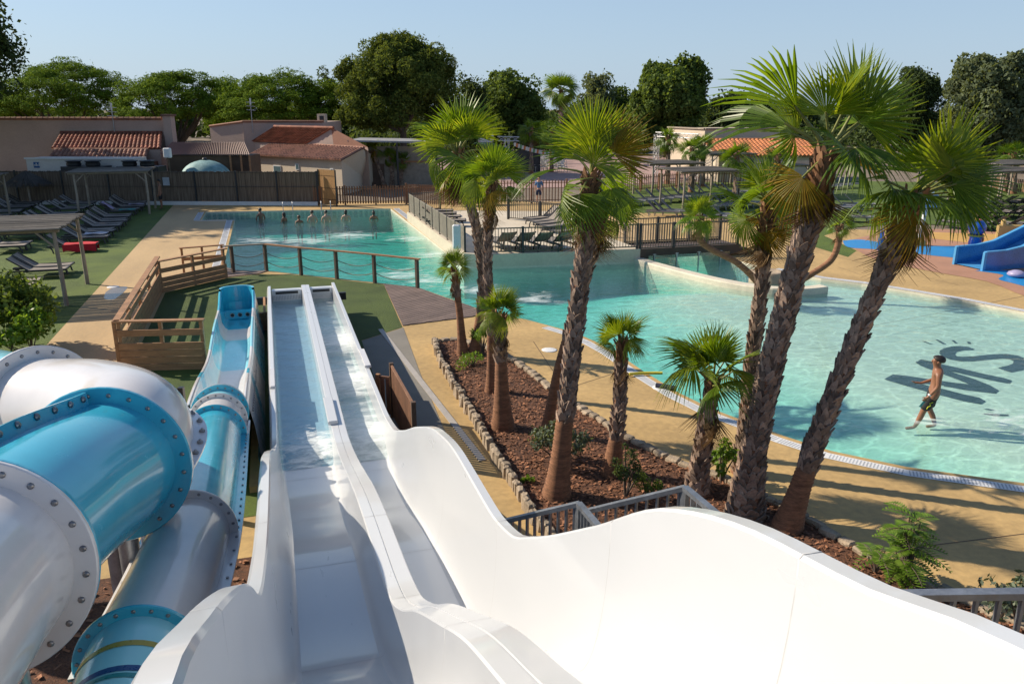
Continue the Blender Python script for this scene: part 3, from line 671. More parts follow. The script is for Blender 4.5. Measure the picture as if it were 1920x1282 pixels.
# kerbs beside the run-out
for nm, px in (('kerb', [(-.60, 12.4), (-.60, 23.2)]), ('kerb', [(1.74, 12.6), (1.74, 21.5)])):
    m = MB(); (a, b), (c, d) = px; m.box((a, (b + d) / 2, .05), (.22, d - b, .12)); o = m.build(nm, Mt['deck']); kind(o, 'structure')

# ------------------------------------------------------------------ tube slides
def frames(path):
    P = [Vector(p) for p in path]; fr = []
    for i, p in enumerate(P):
        d = (P[min(i + 1, len(P) - 1)] - P[max(i - 1, 0)]).normalized(); sd = d.cross(Vector((0, 0, 1))).normalized(); fr.append((p, d, sd, sd.cross(d)))
    return fr
def cr3(P, k=8):
    P = [Vector(p) for p in P]; o = []
    for i in range(len(P) - 1):
        a, b, c, d = P[max(i - 1, 0)], P[i], P[i + 1], P[min(i + 2, len(P) - 1)]
        for j in range(k):
            t = j / k; o.append(.5 * ((2 * b) + (c - a) * t + (2 * a - 5 * b + 4 * c - d) * t * t + (3 * b - a - 3 * c + d) * t ** 3))
    o.append(P[-1]); return o
def flange(root, p, d, r0, r1, th, mt, nb=22, bolts='part', bs=.028, name='flange'):
    """a flat ring round the tube with its bolts"""
    d = d.normalized(); sd = d.cross(Vector((0, 0, 1))).normalized(); up = sd.cross(d)
    def ringp(r, o, k, n=56): a = 2 * math.pi * k / n; return p + sd * (r * math.cos(a)) + up * (r * math.sin(a)) + d * o
    m = W(); n = 56; rows = [(r0 - .01, -th / 2), (r1 - .008, -th / 2), (r1, -th / 2 + .008), (r1, th / 2 - .008), (r1 - .008, th / 2), (r0 - .01, th / 2)]
    vs = [ringp(r, o, k) for r, o in rows for k in range(n)]; fs = [(i * n + k, i * n + (k + 1) % n, (i + 1) * n + (k + 1) % n, (i + 1) * n + k) for i in range(5) for k in range(n)]
    m.add(vs, fs, 0); fo = m.build(name, mt, root)
    for k in range(nb):
        a = 2 * math.pi * (k + .5) / nb; c = p + sd * ((r0 + r1) / 2 * math.cos(a)) + up * ((r0 + r1) / 2 * math.sin(a))
        if c.z < p.z - r1 * .75: continue
        mb = W(); e = th / 2; mb.tube([c + d * x for x in (-e - bs * .5, -e - bs * .28, -e, -e + .001, e - .001, e, e + bs * .28, e + bs * .5)], [bs * .45, bs * .9, bs, bs * .3, bs * .3, bs, bs * .9, bs * .45], 8)
        mb.build('bolt', Mt['bolt'], fo, off=root.location)
    return fo
def tubepart(root, pts, rad, mt, name='tube_section', n=40):
    m = W(); m.tube(pts, rad, n, caps=False); o = m.build(name, mt, root)
    return o
# small tube with open landing trough
q3, q4, q5 = AD(357, 1000, 7.7), AD(264, 1240, 5.6), AD(200, 1420, 4.7)
ST = [(-1.07, 13.1, 1.22), (-1.06, 12.35, 1.32), (-1.05, 11.5, 1.44), q3, q4, q5, (q5[0] - .2, q5[1] - 2.2, q5[2] + .9)]
rs = thing('tube_slide', 'narrow straight white and blue tube slide ending in an open landing trough', 'tube slide', (-1.05, 12, 0))
STf = cr3(ST, 10); Rt, Rf = .365, .44
def seg(a, b): return STf[a * 10:b * 10 + 1]
for a, b, mt in ((0, 1, 'ltblue'), (1, 2, 'tubewhite'), (2, 3, 'blue'), (3, 4, 'tubewhite'), (4, 5, 'ltblue'), (5, 6, 'blue')):
    tubepart(rs, seg(a, b), Rt, Mt[mt])
# coloured bands on the nearest section
for fr_, c in ((.25, (.35, .30, .05)), (.5, (.02, .07, .22)), (.75, (.02, .22, .24))):
    i = int(40 + fr_ * 10); p, q = STf[i], STf[i + 1]; d = (q - p).normalized()
    m = W(); m.tube([p, p + d * .05], Rt + .004, 40, caps=False); m.build('colour_band', mat('band', c, .3, .05), rs)
for i, mt in ((0, 'tubewhite'), (1, 'tubewhite'), (2, 'blue'), (3, 'tubewhite'), (4, 'blue')):
    p = STf[i * 10]; q = STf[min(i * 10 + 1, len(STf) - 1)]; d = q - p; flange(rs, p, d, Rt, Rf, .035, Mt[mt], 22, bs=.016)
p = STf[5]; flange(rs, STf[3], STf[4] - STf[3], Rt, Rf + .01, .03, Mt['blue'], 22, bs=.016)
for sgn in (-1, 1):                    # side seams between upper and lower half shells
    for a, b, mt in ((1, 2, 'tubewhite'), (2, 3, 'blue'), (3, 4, 'tubewhite')):
        S = seg(a, b); m = W(); L = []; O = []
        for p in S:
            L.append(p + Vector((sgn * (Rt - .01), 0, -.05))); O.append(p + Vector((sgn * (Rf + .03), 0, -.05)))
        m.grid([[q + Vector((0, 0, h)) for q in X] for X, h in ((L, .012), (O, .012), (O, -.012), (L, -.012))], smooth=False); so = m.build('side_seam', Mt[mt], rs)
        nb = max(4, int((S[0] - S[-1]).length / .22))
        for k in range(nb):
            t = (k + .5) / nb; f = t * (len(S) - 1); i = int(f); p = S[i].lerp(S[min(i + 1, len(S) - 1)], f - i) + Vector((sgn * (Rf - .01), 0, -.036))
            mb = W(); mb.tube([p, p + Vector((0, 0, .012))], .013, 6); mb.build('bolt', Mt['bolt'], so, off=rs.location)
for t, z in ((11.6, 1.0), (8.0, 1.6), (5.3, 2.0)):
    m = W(); m.tube([(-1.04, t, 0), (-1.04, t, z)], .07, 12); m.build('support_post', Mt['steel'], rs)
# landing trough: U section from the tube mouth to the rounded end
TX0, TX1 = -1.55, -.68
def trough(t, wob=0.0):
    lip = .26 * max(0, min(1, (t - 21.2) / 1.6)) ** 2; rise = .50 * max(0, min(1, (18 - t) / 5)) ** 1.3; z = .90 + rise + lip + .05 * math.sin((t - 13) * 1.15); f = .34 + rise; c = (TX0 + TX1) / 2; h = (TX1 - TX0) / 2
    inner = [(-h + .03, z), (-h + .035, z - .1), (-h + .06, f + .2), (-h + .12, f + .06), (-h + .2, f), (h - .2, f), (h - .12, f + .06), (h - .06, f + .2), (h - .035, z - .1), (h - .03, z)]
    return [(-h - .22, .0), (-h - .12, f + .1), (-h - .06, z - .16), (-h - .03, z - .01)] + inner + [(h + .03, z - .01), (h + .06, z - .16), (h + .12, f + .1), (h + .22, 0)], c
bands = [(13.0, 15.15, 'tubewhite'), (15.15, 15.75, 'blue'), (15.75, 18.0, 'tubewhite'), (18.0, 20.5, 'ltblue'), (20.5, 21.6, 'tubewhite'), (21.6, 22.9, 'blue')]
for a, b, mt in bands:
    rows = []
    for t in np.linspace(a, b, 14):
        P, c = trough(t); rows.append([(c + x, t, z) for x, z in P])
    m = W(); m.grid(rows); m.build('landing_trough', Mt['ltblue'] if mt == 'ltblue' else Mt[mt], rs)
m = W(); rows = []        # rounded end wall
P, c = trough(22.9)
for a in np.linspace(0, math.pi, 15):
    h = (TX1 - TX0) / 2; x, y = -math.cos(a), math.sin(a) ** .8 * .42
    rows.append([(c + x * (h - .03) , 22.9 + y * .8, .34), (c + x * (h - .03), 22.9 + y, .7), (c + x * (h - .03), 22.9 + y, 1.16), (c + x * (h + .03), 22.9 + y + .06, 1.16), (c + x * (h + .1), 22.9 + y + .12, .5), (c + x * (h + .2), 22.9 + y + .2, 0)])
m.grid(rows, smooth=False, flip=True); m.build('end_wall', Mt['blue'], rs)
m = W(); m.sheet([(c - .38, 22.88), (c + .38, 22.88), (c + .38, 23.1), (c - .38, 23.1)], .345); m.box((c, 22.7, .47), (.78, .1, .26), bev=.02); eo = m.build('end_step', Mt['blue'], rs)
for x in (-.16, .04, .24):
    m = W(); m.tube([(c + x, 22.652, .47), (c + x, 22.64, .47)], [.065, .06], 16); m.tube([(c + x, 22.645, .47), (c + x, 22.635, .47)], .045, 16, mi=1); m.build('water_jet', [Mt['bolt'], Mt['black']], eo, off=rs.location)
for k in range(46):
    t = 13.3 + k * .2; z = .62 + .50 * max(0, min(1, (18 - t) / 5)) ** 1.3
    mb = W(); mb.tube([(TX1 + .09, t, z), (TX1 + .115, t, z + .005)], .018, 6); mb.build('bolt', Mt['bolt'], rs)
m = W()
for t in (13.4, 15.6, 17.8, 20, 22):
    m.add([(TX1 + .20, t - .5, .0), (TX1 + .20, t + .55, .0), (TX1 + .13, t + .55, .38), (TX1 + .13, t - .5, .38)], [(0, 1, 2, 3)])
m.build('side_panel', Mt['ltblue'], rs)
m = W(); m.box((c, 15.2, .6), (.01, .01, .01)); 
# large spiral tube
rb = thing('spiral_tube_slide', 'large curving blue and white enclosed tube slide with bolted flanges, left foreground', 'tube slide', (-2.0, 6, 0))
b1 = AD(-52, 1070, 4.75); b2 = AD(203, 872, 6.85)
b3 = AD(78, 770, 8.5); c1, c2, c3, c4 = AD(240, 806, 7.5), AD(176, 778, 8.05), AD(-45, 742, 9.2), AD(-170, 725, 10.0)
BT = [(-1.86, 2.6, 3.62), (-1.90, 3.7, 3.52), b1, tuple((b1[i] + b2[i]) / 2 + (-.03, 0, .02)[i] for i in range(3)), b2, c1, c2, b3, c3, c4, (c4[0] - 1.2, c4[1], c4[2] - .2)]
BTf = cr3(BT, 10); RB, RF = .565, .70
for a, b, mt in ((0, 20, 'tubewhite'), (20, 40, 'blue'), (40, 70, 'tubewhite'), (70, 100, 'ltblue')):
    tubepart(rb, BTf[a:b + 1], RB, Mt[mt], n=56)
d1 = BTf[21] - BTf[19]; d2 = BTf[41] - BTf[39]
flange(rb, BTf[20] - d1.normalized() * .022, d1, RB, RF, .04, Mt['tubewhite'], 24, bs=.022); flange(rb, BTf[20] + d1.normalized() * .022, d1, RB, RF - .003, .04, Mt['blue'], 2, bs=.01)
flange(rb, BTf[40] - d2.normalized() * .02, d2, RB, RF, .036, Mt['blue'], 24, bs=.020); flange(rb, BTf[40] + d2.normalized() * .02, d2, RB, RF - .004, .036, Mt['tubewhite'], 2, bs=.01)
d3 = BTf[71] - BTf[69]; flange(rb, BTf[70], d3, RB, RF, .05, Mt['tubewhite'], 24, bs=.020)
def topseam(a, b, ang0, ang1, mt, hgt=.12):
    m = W(); L = []; O = []; n = b - a; bl_ = []
    for i in range(a, b + 1):
        p = BTf[i]; d = (BTf[min(i + 1, len(BTf) - 1)] - BTf[i - 1]).normalized(); sd = d.cross(Vector((0, 0, 1))).normalized(); up = sd.cross(d)
        an = ang0 + (ang1 - ang0) * (i - a) / n; rd = sd * math.cos(an) + up * math.sin(an); tn = sd * -math.sin(an) + up * math.cos(an)
        L.append((p + rd * (RB - .01), tn)); O.append((p + rd * (RB + hgt), tn))
        if (i - a) % 2 == 1:
            q = p + rd * (RB + hgt * .6); mb = W(); mb.tube([q + tn * x for x in (-.04, -.03, -.029, -.016, -.015, .015, .016, .029, .03, .05)], [.014, .014, .028, .028, .014, .014, .028, .028, .014, .012], 8); bl_.append(mb)
    m.grid([[q + tn * h for q, tn in X] for X, h in ((L, .014), (O, .014), (O, -.014), (L, -.014))], smooth=False)
    so = m.build('seam_flange', mt, rb); [q.build('bolt', Mt['bolt'], so, off=rb.location) for q in bl_]
topseam(21, 39, R(112), R(98), Mt['blue'], .11); topseam(41, 69, R(-8), R(0), Mt['tubewhite'], .12); topseam(41, 69, R(176), R(182), Mt['tubewhite'], .12)
for i in (22, 42, 60, 78, 95):
    p = BTf[i]; m = W(); m.tube([(p.x, p.y, 0), (p.x, p.y, p.z - RB * .8)], .09, 12); m.build('support_post', Mt['steel'], rb)
# ------------------------------------------------------------------ timber rails round the turf
def L2(a, b, t): return tuple(a[i] + (b[i] - a[i]) * t for i in range(len(a)))
def plank_rail(name, label, a, b, h, gaps, posts=3, cap=True, base=0.0, cat='railing'):
    a, b = Vector((a[0], a[1], 0)), Vector((b[0], b[1], 0)); d = b - a; n = d.length; u = d / n
    r = thing(name, label, cat, tuple(a))
    for i in range(posts):
        p = a + u * (n * (i + .04) / (posts - 1 + .08)) + Vector((u.y, -u.x, 0)) * -.06
        m = W(); m.box((p.x, p.y, h / 2), (.08, .08, h), rz=math.atan2(u.y, u.x)); m.build('post', Mt['wood'], r)
    for z, hh in gaps:
        m = W(); m.beam(a + Vector((0, 0, z)), b + Vector((0, 0, z)), .035, hh); m.build('plank', Mt['wood'], r)
    if cap:
        m = W(); m.beam(a + Vector((0, 0, h + .02)) - u * .05, b + Vector((0, 0, h + .02)) + u * .05, .16, .04); m.build('handrail', Mt['wood'], r)
    return r
A0, B0, C0, D0 = (-3.68, 19.75), (-1.78, 19.35), (-3.76, 28.4), (-1.74, 30.4)
pl = [(.09, .158), (.262, .158), (.434, .158), (.606, .158), (.93, .15)]
plank_rail('timber_railing', 'front pine plank railing facing the camera beside the landing trough', A0, B0, 1.2, pl, 3)
plank_rail('timber_railing', 'long pine plank railing running along the path beside the turf', A0, C0, 1.2, pl, 5)
plank_rail('timber_railing', 'far pine plank railing at the back corner of the turf', C0, D0, 1.05, [(.09, .158), (.262, .158), (.434, .158), (.74, .15)], 3)
plank_rail('timber_railing', 'short pine handrail piece beyond the back turf railing beside the pool gutter', (-3.35, 31.6), (-1.9, 31.9), .95, [(.55, .12)], 3)
# rope rail along the water
rp = [G2(*p) for p in [(438, 512), (500, 508), (565, 516), (632, 523), (703, 531), (783, 541)]]
rr = thing('rope_railing', 'wooden post railing with two sagging ropes along the pool edge', 'railing', (rp[0][0], rp[0][1], 0))
hs = [1.0] * 6
for x, y in rp:
    m = W(); m.box((x, y, .5), (.11, .11, 1.02), rz=.6, bev=.008); m.build('post', Mt['wooddark'], rr)
for i in range(5):
    a, b = Vector((*rp[i], 1.03)), Vector((*rp[i + 1], 1.03)); u = (b - a).normalized()
    m = W(); m.beam(a - u * (.3 if i == 0 else 0.0), b + u * (.12 if i == 4 else 0), .13, .045); m.build('handrail', Mt['woodgrey'] if i < 1 else Mt['wood'], rr)
    for z in (.72, .38):
        P = [a.lerp(b, t) + Vector((0, 0, z - 1.03 - .16 * 4 * t * (1 - t))) for t in np.linspace(0, 1, 12)]
        m = W(); m.tube(P, .014, 6); m.build('rope', Mt['rope'], rr)
# ------------------------------------------------------------------ vertical bar barriers
def bars(name, label, pts, z0, h, sp, mt, post_mt, postsp=1.9, bw=.022, cat='railing', pw=.07, rails=(.08, -.02), bar_d=None, zfun=None):
    P = [Vector((p[0], p[1], 0)) for p in pts]; r = thing(name, label, cat, (P[0].x, P[0].y, z0))
    for i in range(len(P) - 1):
        a, b = P[i], P[i + 1]; n = (b - a).length; u = (b - a) / n; ang = math.atan2(u.y, u.x); np_ = max(1, round(n / postsp))
        for k in range(np_ + (1 if i == len(P) - 2 else 0)):
            p = a + u * (n * k / np_); m = W(); m.box((p.x, p.y, z0 + (h + .03) / 2), (pw, pw, h + .03), rz=ang); m.build('post', post_mt, r)
        for k in range(np_):
            p, q = a + u * (n * k / np_ + pw / 2), a + u * (n * (k + 1) / np_ - pw / 2); m = W()
            for z in rails:
                zz = z0 + (z if z > 0 else h + z); m.beam(Vector((p.x, p.y, zz)), Vector((q.x, q.y, zz)), .04, .045)
            c = max(2, int((q - p).length / sp))
            for j in range(c):
                w_ = p.lerp(q, (j + .5) / c); m.box((w_.x, w_.y, z0 + h / 2 + .02), (bw, bar_d or bw, h - .1), rz=ang)
            m.build('bar_panel', mt, r)
    return r
Mt['bronze'] = mat('bronze metal', (.10, .085, .065), .5, .15, 3, 30, .12, metal=.2)
Mt['slat'] = mat('slat fence', (.25, .215, .17), .65, .15, 4, 20, .15, island=.2)
bars('slat_barrier', 'grey brown slatted barrier on the pale wall along the pool side of the terrace', [(7.16, 43.2), (7.16, 30.3)], .5, 1.0, .10, Mt['slat'], Mt['black'], 1.62, .075, bar_d=.02)
bars('bar_barrier', 'black barred barrier on the front edge of the terrace above the water', [(7.75, 29.72), (14.0, 29.12)], .5, 1.0, .115, Mt['bronze'], Mt['black'], 1.6, .024, pw=.09)
a, b = G2(953, 411, .5), G2(1075, 423, .5)
bars('bar_barrier', 'black barred barrier at the back of the terrace behind the tilted loungers', [a, b, (14.6, 35.6)], .5, 1.0, .115, Mt['bronze'], Mt['black'], 2.2, .024, pw=.09)
bars('bar_barrier', 'short barred gate at the far left of the terrace behind the slatted barrier', [(7.2, 43.3), (9.0, 43.9)], .5, 1.0, .12, Mt['bronze'], Mt['black'], 2.2, .024)
# bridge
br = thing('footbridge', 'dark timber footbridge with barred railings over the channel', 'bridge', (14.1, 29.1, 0))
m = W(); m.box((16.4, 29.86, .36), (4.7, 1.5, .10)); m.build('deck', Mt['deckwood'], br)
for y in (29.06, 30.66):
    m = W(); m.box((16.35, y, .28), (4.75, .09, .40)); m.build('fascia', Mt['wooddark'], br)
for i in range(3):
    m = W(); m.box((18.9 + i * .26, 29.86, .28 - i * .12), (.30, 1.5, .06)); m.box((18.9 + i * .26, 29.1, .15 - i * .06), (.30, .06, .34 - i * .11)); m.build('step', Mt['wooddark'], br)
m = W(); m.box((18.2, 29.9, -.5), (.7, 1.2, 1.3)); m.build('pier', Mt['wooddark'], br)
bars('bar_barrier', 'barred railing on the near side of the footbridge', [(14.12, 29.08), (18.6, 29.08)], .44, 1.05, .115, Mt['bronze'], Mt['black'], 1.6, .024, pw=.09)
bars('bar_barrier', 'barred railing on the far side of the footbridge', [(14.2, 30.7), (18.7, 30.7)], .44, 1.05, .115, Mt['bronze'], Mt['black'], 1.6, .024, pw=.09)
# glass screen across the channel
gm, gn, go = _new('screen glass'); gb = N_(gn, 'ShaderNodeMixShader'); t_ = N_(gn, 'ShaderNodeBsdfTransparent'); t_.inputs[0].default_value = (.86, .93, .92, 1); g_ = N_(gn, 'ShaderNodeBsdfGlossy'); g_.inputs['Roughness'].default_value = .03
gb.inputs[0].default_value = .10; gn.links.new(t_.outputs[0], gb.inputs[1]); gn.links.new(g_.outputs[0], gb.inputs[2]); gn.links.new(gb.outputs[0], go.inputs[0])
Mt['glass'] = gm
gs = thing('glass_screen', 'clear glass screen with slim posts standing across the channel under the bridge', 'screen', (14.25, 28.75, 0))
m = W(); m.box((16.2, 28.75, .0), (3.7, .015, .5)); m.build('pane', Mt['glass'], gs)
for x in (14.6, 15.6, 16.6, 17.6):
    m = W(); m.box((x, 28.72, -.1), (.04, .04, .85)); m.box((x, 28.72, .3), (.14, .05, .03)); m.build('post', Mt['steel'], gs)
m = MB(); m.box((15.9, 33.1, -.6), (3.6, .2, 1.1)); o = m.build('channel_wall', Mt['cream']); tag(o, 'pale wall closing the channel behind the footbridge', 'wall')
# white life saving box on the barrier corner
m = MB(); m.box((0, 0, 0), (.32, .16, .95), bev=.05); o = m.build('rescue_box', Mt['whitedull']); o.location = AD(856, 444, DEPTH(7.2, 30.0, 1.2)); o.rotation_euler = (0, 0, -.3); tag(o, 'white upright box fixed to the barrier corner behind the tall palm', 'box')
# ------------------------------------------------------------------ bamboo screen fence at the back
FE = Vector((.9487, -.3162)); FN = Vector((.3162, .9487)); FC = 50.5; FANG = math.atan2(FE.y, FE.x)
def FP(u, c=0.0, z=0.0): q = FE * u + FN * (FC + c); return (q.x, q.y, z)
def FU(px, py, z=0.0, c=0.0):
    r = _ray(px, py); k = (FC + c) / (r[0] * FN.x + r[1] * FN.y); return r[0] * k * FE.x + r[1] * k * FE.y, CAM_H + r[2] * k
bm, bn, bo = _new('bamboo screen'); bp_ = N_(bn, 'ShaderNodeBsdfPrincipled'); bn.links.new(bp_.outputs[0], bo.inputs[0]); bp_.inputs['Roughness'].default_value = .8
tc = N_(bn, 'ShaderNodeTexCoord'); mp = N_(bn, 'ShaderNodeMapping'); mp.inputs['Scale'].default_value = (22, 22, .8); bn.links.new(tc.outputs['Object'], mp.inputs[0])
t1 = noise(bn, mp.outputs[0], 1.0, 3); r1 = ramp(bn, t1.outputs['Fac'], [(.3, (.065, .045, .03)), (.5, (.145, .105, .072)), (.72, (.22, .17, .12))]); bn.links.new(r1.outputs[0], bp_.inputs['Base Color']); Mt['bamboo'] = bm
fr = thing('bamboo_fence', 'long brown bamboo screen fence with black posts behind the loungers and pool', 'fence', FP(FU(-140, 383)[0]))
fux = [FU(x, 383)[0] for x in (-140, -50, 37, 123, 209, 290, 370, 447, 522, 597)]
for i, u in enumerate(fux):
    p = FP(u); m = W(); m.box((p[0], p[1], 1.06), (.09, .09, 2.14), rz=FANG); m.build('post', Mt['black'], fr)
    if i:
        p = FP((u + fux[i - 1]) / 2, .03); L = u - fux[i - 1]
        m = MB(); nseg = int(L / .05)
        for j in range(nseg): m.box(((j + .5) / nseg * L - L / 2, .004 * ((j * 7) % 3), random.uniform(-.03, .03)), (L / nseg, .03, 1.86))
        o = m.build('screen_panel', Mt['bamboo'], fr); o.location = Vector(p) - fr.location + Vector((0, 0, 1.15)); o.rotation_euler = (0, 0, FANG)
        for zz in (.22, 1.15, 2.04):
            a, b = FP(fux[i - 1], -.05, zz), FP(u, -.05, zz); m = W(); m.beam(a, b, .02, .025); m.build('wire', Mt['black'], fr)
a, b = FP(fux[0], -.1, .11), FP(fux[-1], -.1, .11); m = W(); m.beam(a, b, .16, .24); m.build('kerb', Mt['whitedull'], fr)
m = MB(); m.box((0, 0, 0), (.42, .03, .5)); o = m.build('notice_board', mat('pale board', (.38, .42, .46), .5)); o.location = FP(FU(313, 340)[0], -.12, FU(313, 340)[1]); o.rotation_euler = (0, 0, FANG); tag(o, 'small pale blank notice board hung on the bamboo fence', 'sign')
# lit bamboo gate panel and its neighbours
g0 = FP(fux[-1] + .05, .2); gp_ = thing('bamboo_gate', 'orange bamboo gate panel in the sun at the end of the fence', 'gate', g0)
Mt['bamboo2'] = mat('fresh bamboo', (.46, .24, .085), .7, .2, 3, 20, .25, stretch=(12, 12, .7))
gv = Vector((.62, -.78)) ; 
m = MB(); n = 22
for j in range(n): m.box((gv.x * (j + .5) / n * 1.5, gv.y * (j + .5) / n * 1.5, 1.16), (.075, .03, 2.1 + .05 * (j % 2)), rz=math.atan2(gv.y, gv.x))
m.build('screen_panel', Mt['bamboo2'], gp_)
for k in (0, 1):
    m = MB(); m.box((gv.x * 1.55 * k, gv.y * 1.55 * k, 1.1), (.09, .09, 2.25)); m.build('post', Mt['black'], gp_)
for z in (.4, 1.1, 1.85):
    m = MB(); m.beam((0, 0, z), (gv.x * 1.55, gv.y * 1.55, z), .03, .04); m.build('rail', Mt['black'], gp_)
# brown picket fences
def pickets(label, pts, h, sp=.16, pw=.09):
    return bars('picket_fence', label, pts, 0, h, sp, Mt['woodred'], Mt['woodred'], 2.2, pw, cat='fence', bar_d=.025, pw=.1, rails=(.2, -.2))
p0 = G2(590, 385); p1 = G2(762, 383)
pickets('brown picket fence along the far end of the pool beside the bamboo gate', [p0, p1], 1.2)
pickets('brown picket fence behind the slatted barrier and tall palm', [p1, G2(850, 387), G2(930, 383)], 1.3, .13)
pickets('brown picket fence in front of the plaza behind the terrace', [G2(930, 383), G2(1062, 380)], 1.5, .2, .06)
pickets('low brown picket fence between the plaza and the far lawn', [G2(1165, 362), G2(1300, 350)], 1.2, .2, .07)
pickets('low brown picket fence below the house with the orange roof', [G2(1300, 350), G2(1470, 352)], 1.2, .2, .07)
pickets('orange lit picket fence at the far right behind the loungers', [G2(1838, 352), G2(1990, 372)], 1.0, .16, .08)
# ------------------------------------------------------------------ galvanised stair rails behind the slide
def steelrail(label, tops, down, sp=.13):
    """handrail along points, square posts at its corners and flat bars below"""
    T = [Vector(p) for p in tops]; r = thing('steel_railing', label, 'railing', (T[0].x, T[0].y, 0))
    for a, b in zip(T, T[1:]):
        m = W(); m.beam(a, b, .06, .04); m.build('handrail', Mt['steel'], r)
        m = W(); m.beam(a - Vector((0, 0, down)), b - Vector((0, 0, down)), .05, .05); m.build('bottom_rail', Mt['steel'], r)
        L = (b - a).length; n = max(2, int(L / sp)); ang = math.atan2((b - a).y, (b - a).x)
        for j in range(n):
            p = a.lerp(b, (j + .5) / n); m = W(); m.box((p.x, p.y, p.z - down / 2), (.016, .04, down), rz=ang); m.build('bar', Mt['steel'], r)
    for p in T:
        m = W(); m.box((p.x, p.y, p.z / 2 - .01), (.06, .06, p.z), rz=.3); m.build('post', Mt['steel'], r)
    return r
steelrail('grey steel stair railing nearest the slide, left of the pair', [AD(940, 978, 7.9), AD(1085, 944, 7.4), AD(1140, 1008, 6.6)], .95, .085)
steelrail('grey steel stair railing in front of the thick palm trunk, right of the pair', [AD(1092, 960, 7.6), AD(1284, 914, 7.0), AD(1375, 990, 6.2)], .95, .105)
steelrail('grey steel railing in the near right corner beside the slide', [AD(1686, 1116, 4.3), AD(1985, 1112, 4.15)], .42, .10)
# stair flight they belong to
st = thing('steel_stair', 'grey steel stair flight hidden behind the slide wall', 'stairs', (2.6, 5.2, 0))
a, b = Vector(AD(1085, 944, 7.4)), Vector(AD(1140, 1008, 6.6))
for i in range(9):
    m = MB(); m.box((.3 + .06 * i, .6 - .28 * i, .25 + .2 * i), (1.0, .27, .04)); m.build('tread', Mt['steel'], st)
# small gates beside the slides
bars('picket_gate', 'small brown picket gate beside the right slide wall', [G2(738, 782), G2(779, 868)], 0, 1.12, .1, Mt['woodred'], Mt['wooddark'], 1.6, .06, cat='gate', bar_d=.03, pw=.08)
bars('picket_gate', 'narrow brown picket panel next to the small gate by the slide', [G2(712, 778), G2(738, 782)], 0, .85, .1, Mt['woodred'], Mt['wood'], 1.2, .08, cat='gate', bar_d=.03, pw=.08)
bars('black_gate', 'black slatted metal gate beside the narrow tube slide', [(-3.4, 14.75), (-1.78, 14.3)], 0, 1.25, .09, Mt['black'], Mt['black'], 3, .05, cat='gate', bar_d=.03, pw=.09)
# ------------------------------------------------------------------ loungers
Mt['sling'] = mat('taupe sling', (.285, .245, .205), .75, .1, 2, 60, .15, rnd=.18)
Mt['frame'] = mat('dark resin frame', (.035, .035, .038), .45, .15, 3, 20, .1)
Mt['slingd'] = mat('slate sling', (.165, .172, .19), .7, .1, 2, 60, .15, rnd=.2)
Mt['framel'] = mat('grey resin frame', (.27, .26, .25), .45, .15, 3, 20, .1)
def lounger(name, label, sling, frame, tilt=38, seatlen=1.25, group=None):
    """foot end at the origin, body along +x"""
    r = thing(name, label, 'sun lounger', (0, 0, 0), 0, group)
    c, s = math.cos(R(tilt)), math.sin(R(tilt)); bl = .78
    def slab(x0, z0, x1, z1, w, th):
        m = MB(); d = Vector((x1 - x0, 0, z1 - z0)).normalized(); u = Vector((-d.z, 0, d.x)); n = 6; rows = []
        for i in range(n + 1):
            t = i / n; sag = -.02 * math.sin(math.pi * t); rows.append([(x0 + (x1 - x0) * t + u.x * sag, y, z0 + (z1 - z0) * t + u.z * sag - .015 * (1 - (2 * y / w) ** 2)) for y in np.linspace(-w / 2, w / 2, 5)])
        m.grid(rows, flip=True); return m
    slab(.04, .33, seatlen, .33, .56, .02).build('seat', sling, r)
    slab(seatlen, .335, seatlen + bl * c, .335 + bl * s, .56, .02).build('backrest', sling, r)
    for y in (-.31, .31):
        m = MB(); m.beam((0, y, .30), (1.9, y, .30), .05, .07); m.beam((seatlen, y * .97, .33), (seatlen + bl * c, y * .97, .33 + bl * s), .035, .045); m.build('side_rail', frame, r)
        for x in (.16, 1.72):
            m = MB(); m.tube([(x + .1, y, .29), (x, y, .16), (x - .03, y, 0)], [.035, .03, .03], 6); m.build('leg', frame, r)
    m = MB(); m.beam((.02, -.3, .31), (.02, .3, .31), .05, .05); m.build('crossbar', frame, r)
    return r
lp = lounger('sun_lounger', '', Mt['sling'], Mt['frame'], 36)
ld_ = lounger('sun_lounger', '', Mt['slingd'], Mt['framel'], 42)
_used = {'p': False, 'd': False}
def put(proto, key, x, y, rz, label, group, z=.004):
    if not _used[key]:
        _used[key] = True; o = proto; o.location = (x, y, z); o.rotation_euler = (0, 0, rz); o['label'] = label; o['group'] = group; return o
    return dup(proto, (x, y, z), rz, label, group)
